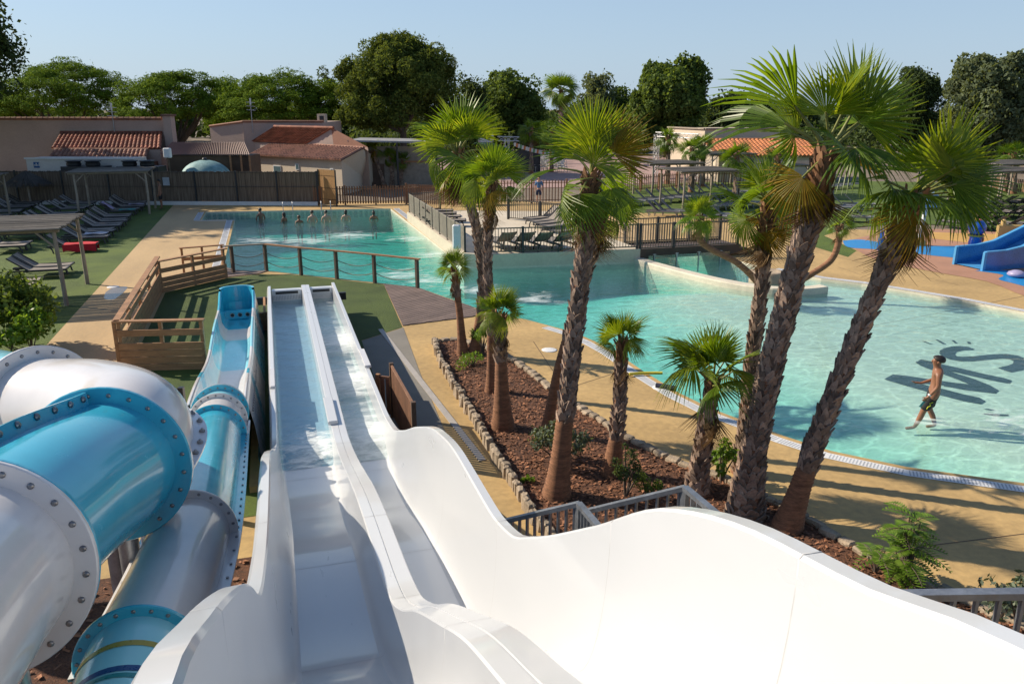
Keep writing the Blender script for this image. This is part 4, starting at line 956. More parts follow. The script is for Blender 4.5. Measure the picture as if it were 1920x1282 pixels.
# the three columns of pairs on the left lawn: (foot x, list of y)
colA = [54.1, 52.3, 50.3, 47.6, 45.75, 43.95, 42.0, 40.2, 38.0]; n = 0
spots = {}
for i, y in enumerate(colA):
    for k in (0, 1):
        if i == 8 and k == 1: continue
        put(lp, 'p', -7.35 + random.uniform(-.1, .1), y + .72 * k, math.pi + random.uniform(-.05, .05) - .03, 'taupe lounger in the column along the path, %s from the bamboo fence' % ORD[(i * 2 + (1 - k))], 'loungers in the column along the path'); n += 1
for i, y in enumerate([54.9, 52.2, 49.4, 46.9, 44.6, 42.2]):
    for k in (0, 1): put(lp, 'p', -10.4 + random.uniform(-.1, .1), y + .72 * k, math.pi + random.uniform(-.05, .05), 'taupe lounger in the middle lawn column, %s from the bamboo fence' % ORD[i * 2 + 1 - k], 'loungers in the middle column')
for i, y in enumerate([56.0, 53.9, 51.6, 49.4]):
    for k in (0, 1): put(lp, 'p', -13.7 + random.uniform(-.1, .1), y + .72 * k, math.pi + random.uniform(-.05, .05), 'taupe lounger in the far left lawn column, %s from the bamboo fence' % ORD[i * 2 + 1 - k], 'loungers in the far left column')
for i, (x, y) in enumerate([(-10.2, 38.6), (-10.2, 39.35)]): put(lp, 'p', x, y, math.pi, 'taupe lounger lying behind the near pergola roof, %s of its pair' % ('nearer' if i == 0 else 'farther'), 'loungers behind the near pergola')
for i, (x, y) in enumerate([(-7.35, 33.15), (-7.35, 32.4), (-7.75, 30.4), (-7.7, 29.65), (-8.1, 27.9), (-8.15, 27.2)]):
    put(lp, 'p', x, y, math.pi + random.uniform(-.04, .04), 'taupe lounger by the near pergola posts in the sun, %s from the red towel' % ORD[i], 'loungers by the near pergola posts')
# towels
def towel(x, y, z, rz, cols, label, red=False, L=.95, W_=.62):
    m = MB(); rows = []
    for i in range(11):
        t = i / 10; rows.append([(t * L - L / 2, yy, .012 + .015 * math.sin(9 * t + 7 * yy)) for yy in np.linspace(-W_ / 2, W_ / 2, 7)])
    m.grid(rows, flip=True); 
    if red:
        for sgn in (-1, 1): m.grid([[(t * L - L / 2, sgn * W_ / 2, .012) for t in np.linspace(0, 1, 9)], [(t * L - L / 2, sgn * (W_ / 2 + .03), -.28 + .03 * math.sin(11 * t)) for t in np.linspace(0, 1, 9)]], flip=sgn > 0)
    o = m.build('towel', cols); o.location = (x, y, z); o.rotation_euler = (0, R(0), rz); tag(o, label, 'towel'); return o
tw = lambda n, a, b: mat(n, a, .9, .1, 3.0, 9, .1, .3, 80, c2=b)
towel(-8.0, 38.0, .355, 0, tw('red towel', (.50, .012, .025), (.6, .02, .03)), 'bright red towel hanging over a lounger by the pergola post', True, 1.3, .66)
o = towel(-8.9, 50.3, .62, 0, tw('purple towel', (.20, .10, .34), (.55, .5, .6)), 'purple and white towel on a raised lounger back', False, .7, .6); o.rotation_euler = (0, R(36), 0)
towel(-7.9, 50.3, .355, 0, tw('teal towel', (.03, .25, .25), (.1, .4, .35)), 'teal towel lying on a lounger seat in the shade', False, .9)
towel(-7.9, 41.0, .355, 0, tw('pale towel', (.45, .45, .52), (.6, .6, .66)), 'pale grey towel on a lounger above the red one', False, 1.0)
towel(-7.8, 53.0, .355, 0, tw('pink towel', (.35, .16, .22), (.4, .5, .6)), 'pink and blue towel on a lounger near the bamboo fence', False, .9)
# terrace loungers
for i, (px, py) in enumerate([(985, 409), (992, 414), (1003, 418), (1016, 423), (1035, 433)]):
    g = G(px + 4, py, .83); put(lp, 'p', g[0], g[1], R(20), 'taupe lounger tilted up on the terrace behind the bars, %s from the left' % ORD[i], 'tilted loungers on the terrace', .5)
for i, px in enumerate([938, 973, 1008, 1046]):
    g = G(px, 474, .5); put(lp, 'p', g[0] + .15, g[1] + 1.9, R(-90 + 8), 'lounger seen from behind at the front barrier of the terrace, %s from the left' % ORD[i], 'loungers turned away at the front barrier', .5)
for i, (px, py) in enumerate([(826, 393), (832, 398), (840, 404), (850, 411)]):
    g = G(px + 24, py, .83); put(lp, 'p', g[0], g[1], R(168), 'lounger lying flat behind the slatted barrier, %s from the far end' % ORD[i], 'flat loungers behind the slatted barrier', .5)
# far lawn rows of slate loungers: (first px foot, last px foot, count, heading, phrase)
def row(pa, pb, n, rz, phrase, proto, key, grp):
    a, b = Vector(G(*pa, .0)), Vector(G(*pb, .0))
    for i in range(n):
        p = a.lerp(b, i / max(1, n - 1)); put(proto, key, p.x + random.uniform(-.08, .08), p.y + random.uniform(-.08, .08), rz + random.uniform(-.06, .06), phrase % ORD[i], grp)
row((1178, 388), (1205, 386), 3, R(150), 'slate lounger at the left edge of the far lawn, %s along', ld_, 'd', 'slate loungers at the left end of the far lawn')
row((1212, 386), (1400, 367), 13, R(150), 'slate lounger in the long row under the flat pergolas, %s from the left', ld_, 'd', 'slate loungers in the long pergola row')
row((1272, 407), (1300, 405), 3, R(150), 'slate lounger in the short front group on the lawn, %s from the left', ld_, 'd', 'slate loungers in the front group')
row((1340, 396), (1430, 388), 8, R(150), 'slate lounger in the row behind the little bent palm, %s from the left', ld_, 'd', 'slate loungers behind the bent palm')
row((1360, 416), (1396, 412), 3, R(150), 'slate lounger close to the footbridge railing, %s from the left', ld_, 'd', 'slate loungers close to the bridge')
row((1580, 402), (1640, 392), 4, R(150), 'slate lounger between the two thick palm trunks, %s from the left', ld_, 'd', 'slate loungers between the trunks')
row((1602, 416), (1660, 418), 3, R(150), 'slate lounger beside the splash area between the trunks, %s from the left', ld_, 'd', 'slate loungers beside the splash area')
row((1480, 365), (1620, 352), 7, R(150), 'slate lounger in the distant row beyond the thick palm, %s from the left', ld_, 'd', 'slate loungers in the distant row')
row((1775, 404), (1925, 404), 7, R(-75), 'taupe lounger facing away in the middle right row, %s from the left', lp, 'p', 'right hand middle row')
row((1762, 424), (1930, 428), 7, R(-75), 'taupe lounger facing away beside the splash area, %s from the left', lp, 'p', 'right hand front row')
row((1700, 388), (1930, 384), 9, R(-75), 'taupe lounger facing away in the back right row, %s from the left', lp, 'p', 'right hand back row')
# ------------------------------------------------------------------ pergolas
def pergola(label, x0, x1, y0, y1, h, mt, roofmt, slats=True, rz=0, inset=0):
    r = thing('pergola', label, 'pergola', (x0, y0, 0), rz); X, Y = x1 - x0, y1 - y0
    for x in (0, X):
        for y in (0, Y):
            m = MB(); m.tube([(x + random.uniform(-.04, .04), y, 0), (x + .02, y, h * .5), (x, y, h)], [.07, .062, .058], 10); m.build('post', mt, r)
            sx = 1 if x == 0 else -1; m = MB(); m.tube([(x, y, h - .5), (x + sx * .5, y, h)], .035, 8); m.build('brace', mt, r)
    for y in (0, Y):
        m = MB(); m.tube([(-.3, y, h + .04), (X + .15, y, h + .04)], .06, 8); m.build('beam', mt, r)
    m = MB(); n = max(6, int((Y + .4) / .075))
    for i in range(n):
        y = -.2 + (Y + .4) * i / (n - 1); z = h + .11 + random.uniform(-.01, .012); m.tube([(-.35, y + random.uniform(-.03, .03), z), (X * .5, y + random.uniform(-.03, .03), z + random.uniform(-.015, .015)), (X + .2 + random.uniform(-.06, .06), y + random.uniform(-.03, .03), z)], random.uniform(.026, .04), 5)
    m.build('reed_roof', roofmt, r); return r
Mt['reed'] = mat('weathered reed', (.30, .265, .225), .85, .25, 4, 16, .3, island=.62, stretch=(.4, 6, 6))
pergola('rustic pergola with pole roof on the near left lawn', -10.0, -6.45, 27.35, 30.65, 2.32, Mt['woodgrey'], Mt['reed'])
pergola('rustic pergola with dark reed roof by the bamboo fence', -10.5, -6.8, 50.7, 53.6, 2.35, Mt['woodgrey'], Mt['reed'])
pergola('rustic pergola at the far left edge of the lawn', -17.8, -13.9, 46.8, 50.4, 2.4, Mt['woodgrey'], Mt['reed'])
pergola('flat roofed pergola on the far lawn, left of the stacked pair', *(lambda a: (a[0], a[0] + 3.6, a[1], a[1] + 3))(G2(1222, 372)), 2.2, Mt['woodgrey'], Mt['reed'])
pergola('flat roofed pergola on the far lawn, right of the stacked pair', *(lambda a: (a[0], a[0] + 3.6, a[1], a[1] + 3))(G2(1280, 395)), 2.2, Mt['woodgrey'], Mt['reed'])
pergola('open pergola beside the house with the orange roof', *(lambda a: (a[0], a[0] + 3.6, a[1], a[1] + 3))(G2(1332, 352)), 2.4, Mt['woodgrey'], Mt['reed'])
pergola('low roofed pergola at the far right behind the loungers', *(lambda a: (a[0], a[0] + 4.2, a[1], a[1] + 3))(G2(1850, 395)), 2.2, Mt['woodgrey'], Mt['reed'])
pergola('second low roofed pergola at the right edge behind the palm fan', *(lambda a: (a[0], a[0] + 4.2, a[1], a[1] + 3))(G2(1870, 378)), 2.3, Mt['woodgrey'], Mt['reed'])
pergola('pale roofed pergola glimpsed between the thick palm trunks', *(lambda a: (a[0], a[0] + 4.0, a[1], a[1] + 3))(G2(1468, 372)), 2.1, Mt['woodgrey'], Mt['reed'])
# thatched parasol
q = FP(FU(80, 383)[0], -1.2); th = thing('thatched_parasol', 'dark thatched straw parasol on a pole in front of the fence', 'parasol', (q[0], q[1], 0))
m = MB(); m.tube([(0, 0, 0), (0, 0, 2.15)], .06, 10); m.build('pole', Mt['woodgrey'], th)
n = 1400; a = RNG.uniform(0, 6.28, n); rr_ = RNG.uniform(.05, 1.0, n); L = .5; co = np.zeros((n, 4, 3))
for i in range(n):
    r0 = rr_[i]; r1 = r0 + .55; z0 = 2.2 - r0 * .62 + random.uniform(0, .05); z1 = z0 - .34; ca, sa = math.cos(a[i]), math.sin(a[i]); wv = .02
    co[i] = [(r0 * ca - wv * sa, r0 * sa + wv * ca, z0), (r0 * ca + wv * sa, r0 * sa - wv * ca, z0), (r1 * ca + wv * sa * .4, r1 * sa - wv * ca * .4, z1), (r1 * ca - wv * sa * .4, r1 * sa + wv * ca * .4, z1)]
quads_mesh('thatch', co, mat('dark thatch', (.085, .075, .065), .9, .2, 3, 20, .2, island=.5), th)
# ------------------------------------------------------------------ houses and yard behind the fence
Mt['render'] = mat('pink render', (.47, .355, .30), .85, .08, .5, 10, .1, .1, 40)
Mt['render2'] = mat('cream render', (.60, .50, .38), .85, .07, .5, 10, .1, .1, 40)
Mt['tile'] = mat('clay tile', (.37, .125, .068), .8, .18, .8, 12, .2, island=.5)
Mt['tile2'] = mat('pale clay tile', (.42, .20, .13), .8, .18, .8, 12, .2, island=.5)
Mt['tileo'] = mat('orange clay tile', (.58, .21, .075), .8, .15, .8, 12, .2, island=.35)
Mt['roofbrown'] = mat('brown roof', (.16, .085, .065), .6, .15, .8, 10, .15)
def tiles(a, b, c, d, mt, name='tile_roof', parent=None, pitch=.25, ln=.42, r=.10):
    """rows of half-round clay tiles on the sloping patch a-b (eave) to d-c (ridge)"""
    a, b, c, d = (Vector(q) for q in (a, b, c, d)); m = W(); nx = max(3, int((b - a).length / pitch)); ny = max(2, int((d - a).length / ln)); up = (b - a).cross(d - a).normalized()
    if up.z < 0: up = -up
    def P(u, v): return (a.lerp(b, u)).lerp(d.lerp(c, u), v)
    m.add([a - up * .03, b - up * .03, c - up * .03, d - up * .03], [(0, 1, 2, 3)])
    for i in range(nx):
        for j in range(ny):
            u0, u1 = i / nx, (i + .92) / nx; v0, v1 = (j - .08) / ny, (j + 1) / ny; rows = []
            for v, lift in ((v0, .03), (v1, 0)):
                rows.append([P(u0 + (u1 - u0) * k / 4, max(0, v)) + up * (lift + r * math.sin(math.pi * k / 4)) for k in range(5)])
            m.grid(rows, smooth=True)
            x = P(u0, max(0, v0)); m.add([rows[0][k] for k in range(5)] + [P(u0, max(0, v0)), P(u1, max(0, v0))], [(0, 1, 2, 3, 4, 6, 5)])
    for i in range(int((c - d).length / .35)):
        p = d.lerp(c, (i + .5) / max(1, int((c - d).length / .35))); e = (c - d).normalized(); m.tube([p - e * .19, p + e * .19 + up * .02], [.13, .11], 8)
    return m.build(name, mt, parent)
def quadwall(m, P, z0=0.0):
    """vertical wall under a 3-D polyline"""
    for a, b in zip(P, P[1:]):
        m.add([(a[0], a[1], z0), (b[0], b[1], z0), b, a], [(0, 1, 2, 3)])
def fbox(u0, u1, c0, c1, z0, z1, mb): 
    P = [FP(u0, c0)[:2], FP(u1, c0)[:2], FP(u1, c1)[:2], FP(u0, c1)[:2]]; mb.prism(P, z0, z1); return mb
# long hall
u0, _ = FU(-170, 223, 0, 9); u1, zt = FU(306, 224, 0, 9); o0 = FP(u1, 9)
h1 = thing('hall_building', 'long pink rendered hall with tiled coping and red lean-to roof at the left', 'building', o0)
m = W(); m.prism([FP(u0, 9)[:2], FP(u1, 9)[:2], FP(u1 - 4.5, 15)[:2], FP(u0, 15)[:2]], 0, zt); m.build('wall', Mt['render'], h1)
m = W(); a, b = FP(u0, 9, zt + .05), FP(u1, 9, zt + .05)
for i in range(int((u1 - u0) / .4)): p = FP(u0 + .4 * i, 9, zt + .06); q = FP(u0 + .4 * i + .42, 9, zt + .06); m.tube([p, q], [.11, .13], 6)
m.build('coping', Mt['tile2'], h1)
ua, za = FU(304, 218, 0, 8.6); ub, _ = FU(319, 218, 0, 8.6); m = W(); fbox(ua, ub, 8.6, 9.3, 0, za, m); m.build('pillar', Mt['render'], h1); m = W(); fbox(ua - .1, ub + .1, 8.5, 9.4, za, za + .12, m); m.build('pillar_cap', Mt['roofbrown'], h1)
ta, tz = FU(114, 249, 0, 8.97); tb, _ = FU(304, 249, 0, 8.97); ea, ez = FU(96, 279, 0, 6.2); eb, _ = FU(302, 279, 0, 6.2)
tiles(FP(ea, 6.2, ez), FP(eb, 6.2, ez), FP(tb, 8.97, tz), FP(ta, 8.97, tz), Mt['tile'], 'tile_roof', h1, .30, .5, .12)
la, lz = FU(84, 305, 0, 3.9); lb, _ = FU(272, 305, 0, 3.9); l2, lz2 = FU(102, 281, 0, 6.1); l3, _ = FU(278, 281, 0, 6.1)
tiles(FP(la, 3.9, lz), FP(lb, 3.9, lz), FP(l3, 6.1, lz2), FP(l2, 6.1, lz2), Mt['tile2'], 'lower_roof', h1, .30, .5, .12)
m = W(); fbox(ea + .3, eb - .1, 6.25, 9, 0, ez - .05, m); m.build('lean_to_wall', Mt['render'], h1)
m = W(); fbox(la + .6, lb - .2, 4.1, 6.3, 0, lz - .05, m); m.build('lower_wall', Mt['roofbrown'], h1)
# white trailer
ta, tz = FU(48, 297, 0, 2.2); tb, tz2 = FU(250, 297, 0, 2.2); tr = thing('trailer', 'long white box trailer with a blue square emblem behind the bamboo fence', 'trailer', FP(ta, 2.2))
m = W(); P = [FP(ta, 2.2)[:2], FP(tb, 2.2)[:2], FP(tb, 4.0)[:2], FP(ta, 4.0)[:2]]; m.prism(P, .9, tz); m.build('body', mat('white panel', (.62, .60, .56), .5, .05, 1, 10, .08), tr)
m = W(); a, b = FP(ta - .05, 2.15, tz), FP(tb + .05, 2.15, tz); m.beam(a, b, .12, .1); m.build('roof_edge', Mt['whitedull'], tr)
sa, sz = FU(62, 304, 0, 2.17); sb, sz2 = FU(75, 315, 0, 2.17); m = W(); m.add([FP(sa, 2.17, sz2), FP(sb, 2.17, sz2), FP(sb, 2.17, sz), FP(sa, 2.17, sz)], [(0, 1, 2, 3)]); e1 = m.build('emblem', mat('blue emblem', (.02, .10, .28), .4), tr)
m = W()
for k in range(4): a, b = FP(sa + .10 + .10 * k, 2.15, sz2 + .12), FP(sa + .10 + .10 * k, 2.15, sz2 + .12 + .1 * (1 + k % 2)); m.beam(a, b, .05, .01)
m.build('emblem_mark', Mt['whitedull'], e1, off=tr.location)
for px in (70, 220):
    u, _ = FU(px, 320, 0, 2.2); m = W(); p, q = FP(u, 2.3, .45), FP(u, 2.6, .45); m.tube([p, q], .45, 18); m.build('wheel', Mt['black'], tr)
# cooling units with black fan cowls
for (x0, x1, f, lab) in ((118, 196, (138, 174), 'dark flat cooling unit with two black fan cowls, left one above the fence'), (222, 300, (243, 276), 'dark flat cooling unit with two black fan cowls, right one above the fence')):
    a, z = FU(x0, 312, 0, 1.0); b, _ = FU(x1, 312, 0, 1.0); r = thing('cooling_unit', lab, 'cooling unit', FP(a, 1.0)); m = W(); fbox(a, b, .7, 1.9, 0, z, m); m.build('body', Mt['black'], r)
    for px in f:
        u, _ = FU(px, 306, 0, 1.2); p = FP(u, 1.2, z); m = W(); m.lathe([(.40, 0), (.46, .12), (.40, .26), (.52, .32), (.50, .36), (.36, .32), (.30, .15), (0, .13)], p, 18); m.build('fan_cowl', Mt['black'], r)
        m = W()
        for q in range(6): a_ = q * 1.047; m.beam((p[0], p[1], p[2] + .3), (p[0] + .34 * math.cos(a_), p[1] + .34 * math.sin(a_), p[2] + .24), .1, .02)
        m.build('fan_blade', Mt['black'], r)
# brown roofed shed, teal dome, lamp
a, z0 = FU(298, 291, 0, 4.2); b, _ = FU(470, 295, 0, 4.2); c, z1 = FU(322, 268, 0, 7.2); d, _ = FU(420, 268, 0, 7.2)
sh = thing('low_shed', 'low shed with ribbed brown roof between the hall and the pink house', 'shed', FP(a, 4.2)); m = W(); nr = 46
for i in range(nr):
    u = i / nr; v = (i + .5) / nr; p0, p1, p2 = (Vector(FP(a + (b - a) * t, 4.2, z0)) for t in (u, v, (i + 1) / nr)); q0, q1, q2 = (Vector(FP(c + (d + 1.5 - c) * t, 7.2, z1)) for t in (u, v, (i + 1) / nr)); k = Vector((0, 0, .09))
    m.add([p0, p1 + k, p2, q2, q1 + k, q0], [(0, 1, 4, 5), (1, 2, 3, 4)])
m.build('roof', Mt['roofbrown'], sh); m = W(); fbox(a + .3, b - .3, 4.6, 7.0, 0, z0 - .05, m); m.build('wall', Mt['wooddark'], sh)
for px in (432, 452, 468):
    u, _ = FU(px, 300, 0, 4.3); m = W(); m.beam(FP(u, 4.3, 0), FP(u, 4.3, z0), .12, .12); m.build('post', Mt['wood'], sh)
u0, z0 = FU(340, 322, 0, 2.2); u1, _ = FU(432, 322, 0, 2.2); _, z1 = FU(386, 300, 0, 2.2); p = FP((u0 + u1) / 2, 2.2, 0); rr2 = (u1 - u0) / 2
dm = thing('teal_dome', 'round teal fabric dome with a dark finial behind the bamboo fence', 'canopy', p); m = MB(); rows = []
for i in range(9):
    t = i / 8; rows.append([((rr2 * math.sin(t * math.pi / 2)) * math.cos(k * math.pi / 12) * (1 - .02 * (k % 3)), (rr2 * math.sin(t * math.pi / 2)) * math.sin(k * math.pi / 12), z1 - (z1 - z0 + .5) * (1 - math.cos(t * math.pi / 2)) * 1.0 - .03 * (k % 2) * t) for k in range(25)])
m.grid(rows, flip=True); m.build('fabric', mat('teal fabric', (.13, .34, .36), .7, .35, 1.5, 9, .25, c2=(.33, .50, .48)), dm)
m = MB(); m.tube([(0, 0, 0), (0, 0, z1 + .1)], [.06, .05], 8); m.sphere((0, 0, z1 + .05), (.16, .16, .1), 10); m.build('pole', Mt['black'], dm)
m = MB()
for k in range(0, 24, 6): m.tube([(rr2 * .9 * math.cos(k * math.pi / 12), rr2 * .9 * math.sin(k * math.pi / 12), 0), (rr2 * .95 * math.cos(k * math.pi / 12), rr2 * .95 * math.sin(k * math.pi / 12), z0 - .4)], .03, 6)
m.build('support', Mt['black'], dm)
u, z = FU(314, 287, 0, 1.4); p = FP(u, 1.4); lm = thing('box_lamp', 'pale box lamp on a brown pole above the fence beside the hall', 'lamp', p); m = MB(); m.tube([(0, 0, 0), (0, 0, z - .2)], .06, 8); m.build('pole', Mt['wooddark'], lm); m = MB(); m.box((0, 0, z), (.46, .3, .62), rz=FANG, bev=.05); m.build('lamp_box', Mt['whitedull'], lm)
for px, y0, y1, c, lab in ((208, 197, 248, 8.9, 'thin white aerial mast rising over the hall coping'), (469, 188, 250, 16.8, 'thin white aerial mast on the corner of the pink house')):
    u, z1 = FU(px, y0, 0, c); _, z0 = FU(px, y1, 0, c); p = FP(u, c); r = thing('aerial_mast', lab, 'aerial', (p[0], p[1], z0)); m = MB(); m.tube([(0, 0, 0), (0, 0, z1 - z0)], .035, 6); m.build('mast', Mt['steel'], r)
    m = MB(); [m.beam((-.35, 0, z1 - z0 - .15 - .3 * k), (.35, 0, z1 - z0 - .2 - .3 * k), .03, .03) for k in range(3)]; m.box((.0, -.03, z1 - z0 - .1), (.12, .06, .5)); m.build('aerial_arm', Mt['whitedull'], r)
# pink house with parapet
PC = 17.0; a, zt = FU(455, 229, 0, PC); b, _ = FU(607, 230, 0, PC); l, zl = FU(393, 238, 0, PC + 1.5); hp = thing('parapet_house', 'pink rendered house with high parapet walls and a square chimney', 'house', FP(a, PC))
m = W(); P = [FP(a, PC)[:2], FP(b, PC)[:2], FP(b, PC + 6)[:2], FP(a, PC + 6)[:2]]; m.prism(P, 0, zt)
A3, B3 = FP(l, PC + 1.5), FP(a + .02, PC + .1); m.add([(A3[0], A3[1], 0), (B3[0], B3[1], 0), (B3[0], B3[1], zt - .02), (A3[0], A3[1], zl)], [(0, 1, 2, 3)]); C3 = FP(l, PC + 6); m.add([(A3[0], A3[1], 0), (A3[0], A3[1], zl), (C3[0], C3[1], zl), (C3[0], C3[1], 0)], [(0, 1, 2, 3)]); m.build('wall', Mt['render'], hp)
m = W(); m.tube([FP(a, PC, zt + .05), FP(b, PC, zt + .05)], .1, 6); m.tube([(A3[0], A3[1], zl + .05), (B3[0], B3[1], zt + .03)], .1, 6); m.build('coping', Mt['tile2'], hp)
u0, z1 = FU(594, 214, 0, PC + 1); u1, _ = FU(609, 214, 0, PC + 1); m = W(); fbox(u0, u1, PC + 1, PC + 1.7, 2, z1, m); m.build('chimney', Mt['render2'], hp); m = W(); fbox(u0 + .2, u1 - .1, PC + .985, PC + 1.1, z1 - .5, z1 - .15, m); m.build('chimney_opening', Mt['black'], hp)
# gabled house and its annex (ridges run away to the left)
D_ = Vector((.587, -.81, 0)); 
Rn = Vector(G(622, 240, 4.45)); En = Vector(G(572, 270, 3.2)); E2 = Vector(G(690, 276, 3.15)); off = D_ * -7
gh = thing('gabled_house', 'pink house with red tiled gable roof behind the small annex', 'house', (Rn.x, Rn.y, 0))
tiles(En + off, En + D_ * .2, Rn + D_ * .2, Rn + off, Mt['tile'], 'tile_roof', gh, .32, .5, .12)
m = W(); R0, R1 = Rn + off, Rn; m.add([E2 + off, E2, R1, R0], [(0, 1, 2, 3)]); m.build('rear_roof', Mt['tile2'], gh)
m = W(); m.add([(En.x, En.y, 0), (E2.x, E2.y, 0), E2 - Vector((0, 0, .05)), Rn - Vector((0, 0, .06)), En - Vector((0, 0, .05))], [(0, 1, 2, 3, 4)]); q = En + off; m.add([(q.x, q.y, 0), (En.x, En.y, 0), En - Vector((0, 0, .05)), q - Vector((0, 0, .05))], [(0, 1, 2, 3)]); m.build('wall', Mt['render'], gh)
ea, eb, ra, rb_, bb_ = Vector(G(468, 291, 2.42)), Vector(G(640, 301, 2.42)), Vector(G(511, 268, 3.12)), Vector(G(682, 278, 3.12)), Vector(G(703, 291, 2.42))
an = thing('annex', 'cream annex with pale tiled roof and small windows in front of the gabled house', 'house', (eb.x, eb.y, 0))
tiles(ea, eb, rb_, ra, Mt['tile2'], 'tile_roof', an, .30, .48, .12)
ins = (ra - ea); ins.z = 0; ins = ins.normalized() * .35
wa, wb = ea + ins, eb + ins - D_ * .15; m = W(); m.add([(wa.x, wa.y, 0), (wb.x, wb.y, 0), wb + Vector((0, 0, -.02)), wa + Vector((0, 0, -.02))], [(0, 1, 2, 3)])
rq, bq = rb_ - D_ * .15, bb_ - D_ * .15; m.add([(wb.x, wb.y, 0), (bq.x, bq.y, 0), bq, rq - Vector((0, 0, .06)), wb], [(0, 1, 2, 3, 4)]); m.build('wall', Mt['render2'], an)
m = W(); m.add([bb_ + (ra - rb_), bb_, rb_, ra], [(0, 1, 2, 3)]); m.build('rear_roof', Mt['tile2'], an)
nrm = Vector((-ins.x, -ins.y, 0)).normalized()
for t, z, wd, hh in ((.30, 1.45, .9, .6), (.53, 1.75, .4, .45), (.9, 1.6, .35, .4)):
    c = wa.lerp(wb, t); c.z = z; e = (wb - wa); e.z = 0; e.normalize(); m = W(); m.beam(c - e * wd / 2 + nrm * .02, c + e * wd / 2 + nrm * .02, .08, hh); f_o = m.build('window', Mt['whitedull'], an)
    m = W(); m.beam(c - e * (wd / 2 - .06) + nrm * .05, c + e * (wd / 2 - .06) + nrm * .05, .05, hh - .12); m.build('pane', mat('window pane', (.10, .16, .18), .15), f_o, off=an.location)
# brown board wall, terrace shelter, canopy behind
m = W(); P = [G(672, 352), G(722, 352)]; m.beam((P[0][0], P[0][1], .9), (P[1][0], P[1][1], .9), .1, 1.8); o = m.build('board_wall', Mt['wooddark']); tag(o, 'dark brown board wall beside the annex and little palms', 'wall')
q = G(768, 351); ts = thing('timber_shelter', 'timber shelter with flat top and pale wire rails beside the plaza', 'shelter', q)
e2 = Vector(G(828, 351)) - Vector(q); Ls = e2.length; an_ = math.atan2(e2.y, e2.x); ts.rotation_euler = (0, 0, an_)
for x in (0, Ls * .42, Ls * .95):
    for y in (0, 2.6): m = MB(); m.box((x, y, .95), (.14, .14, 1.9)); m.build('post', Mt['wood'], ts)
m = MB(); m.box((Ls * .48, 1.2, 1.96), (Ls * 1.15, 3.2, .14)); m.build('roof', Mt['wood'], ts)
for z in (.4, .75, 1.1, 1.45): m = MB(); m.beam((0, -.02, z), (Ls * .95, -.02, z), .03, .05); m.build('wire_rail', Mt['whitedull'], ts)
q0, q1 = AD(664, 262, 62), AD(806, 266, 62); m = W(); m.beam((q0[0], q0[1], q0[2]), (q1[0], q1[1], q0[2] - .1), 5, .12); cv = thing('canopy', 'pale flat canopy with board wall behind the little palms', 'canopy', (q0[0], q0[1], 0)); m.build('roof', mat('grey sheet roof', (.30, .30, .31), .6), cv)
m = W()
for k in range(26): p = Vector(q0).lerp(Vector(q1), (k + .5) / 26); m.box((p.x, p.y - 1.5, 1.6 + .0), (.26, .05, 3.0), rz=-.3)
m.build('board_wall', Mt['woodgrey'], cv)
for k in (0, .5, 1): p = Vector(q0).lerp(Vector(q1), k); m = W(); m.box((p.x, p.y - 2.4, p.z / 2), (.14, .14, p.z)); m.build('post', Mt['black'], cv)
# ------------------------------------------------------------------ right hand house with orange roof
A1, B1, C1 = AD(1253, 243, 78), AD(1322, 243, 72), AD(1462, 257, 74); zt = B1[2]
hb = thing('orange_roof_house', 'cream house with flat upper block and orange tiled roof beyond the lawn', 'house', (B1[0], B1[1], 0))
back = Vector(C1) - Vector(B1); bk = Vector((A1[0] - B1[0], A1[1] - B1[1])); D4 = (C1[0] + bk.x, C1[1] + bk.y)
m = W(); m.prism([A1[:2], B1[:2], C1[:2], D4], 0, zt); m.build('wall', Mt['render2'], hb)
m = W(); [m.beam((p[0], p[1], zt + .06), (q[0], q[1], zt + .06), .3, .12) for p, q in ((A1, B1), (B1, C1))]; m.build('coping', Mt['woodgrey'], hb)
ra, rb2, ea, eb = Vector(AD(1316, 262, 70.5)), Vector(AD(1510, 271, 72)), Vector(AD(1346, 293, 65)), Vector(AD(1540, 308, 66))
rb2.z = ra.z - .05; eb.z = ea.z - .05
tiles(ea, eb, rb2, ra, Mt['tileo'], 'tile_roof', hb, .34, .55, .13)
m = W(); w0 = Vector(AD(1292, 270, 73)); m.add([(w0.x, w0.y, 0), (ea.x + .3, ea.y + .3, 0), (ea.x + .3, ea.y + .3, ea.z - .05), (ra.x, ra.y, ra.z - .08), (w0.x, w0.y, ra.z - .3)], [(0, 1, 2, 3, 4)]); m.add([(ea.x + .3, ea.y + .4, 0), (eb.x, eb.y + .4, 0), (eb.x, eb.y + .4, eb.z - .05), (ea.x + .3, ea.y + .4, ea.z - .05)], [(0, 1, 2, 3)]); m.build('lower_wall', Mt['render2'], hb)
m = W(); p, q = Vector(w0).lerp(ea, .15), Vector(w0).lerp(ea, .35); m.add([(p.x - .03, p.y - .03, 0), (q.x - .03, q.y - .03, 0), (q.x - .03, q.y - .03, 2.3), (p.x - .03, p.y - .03, 2.3)], [(0, 1, 2, 3)]); m.build('doorway', Mt['black'], hb)
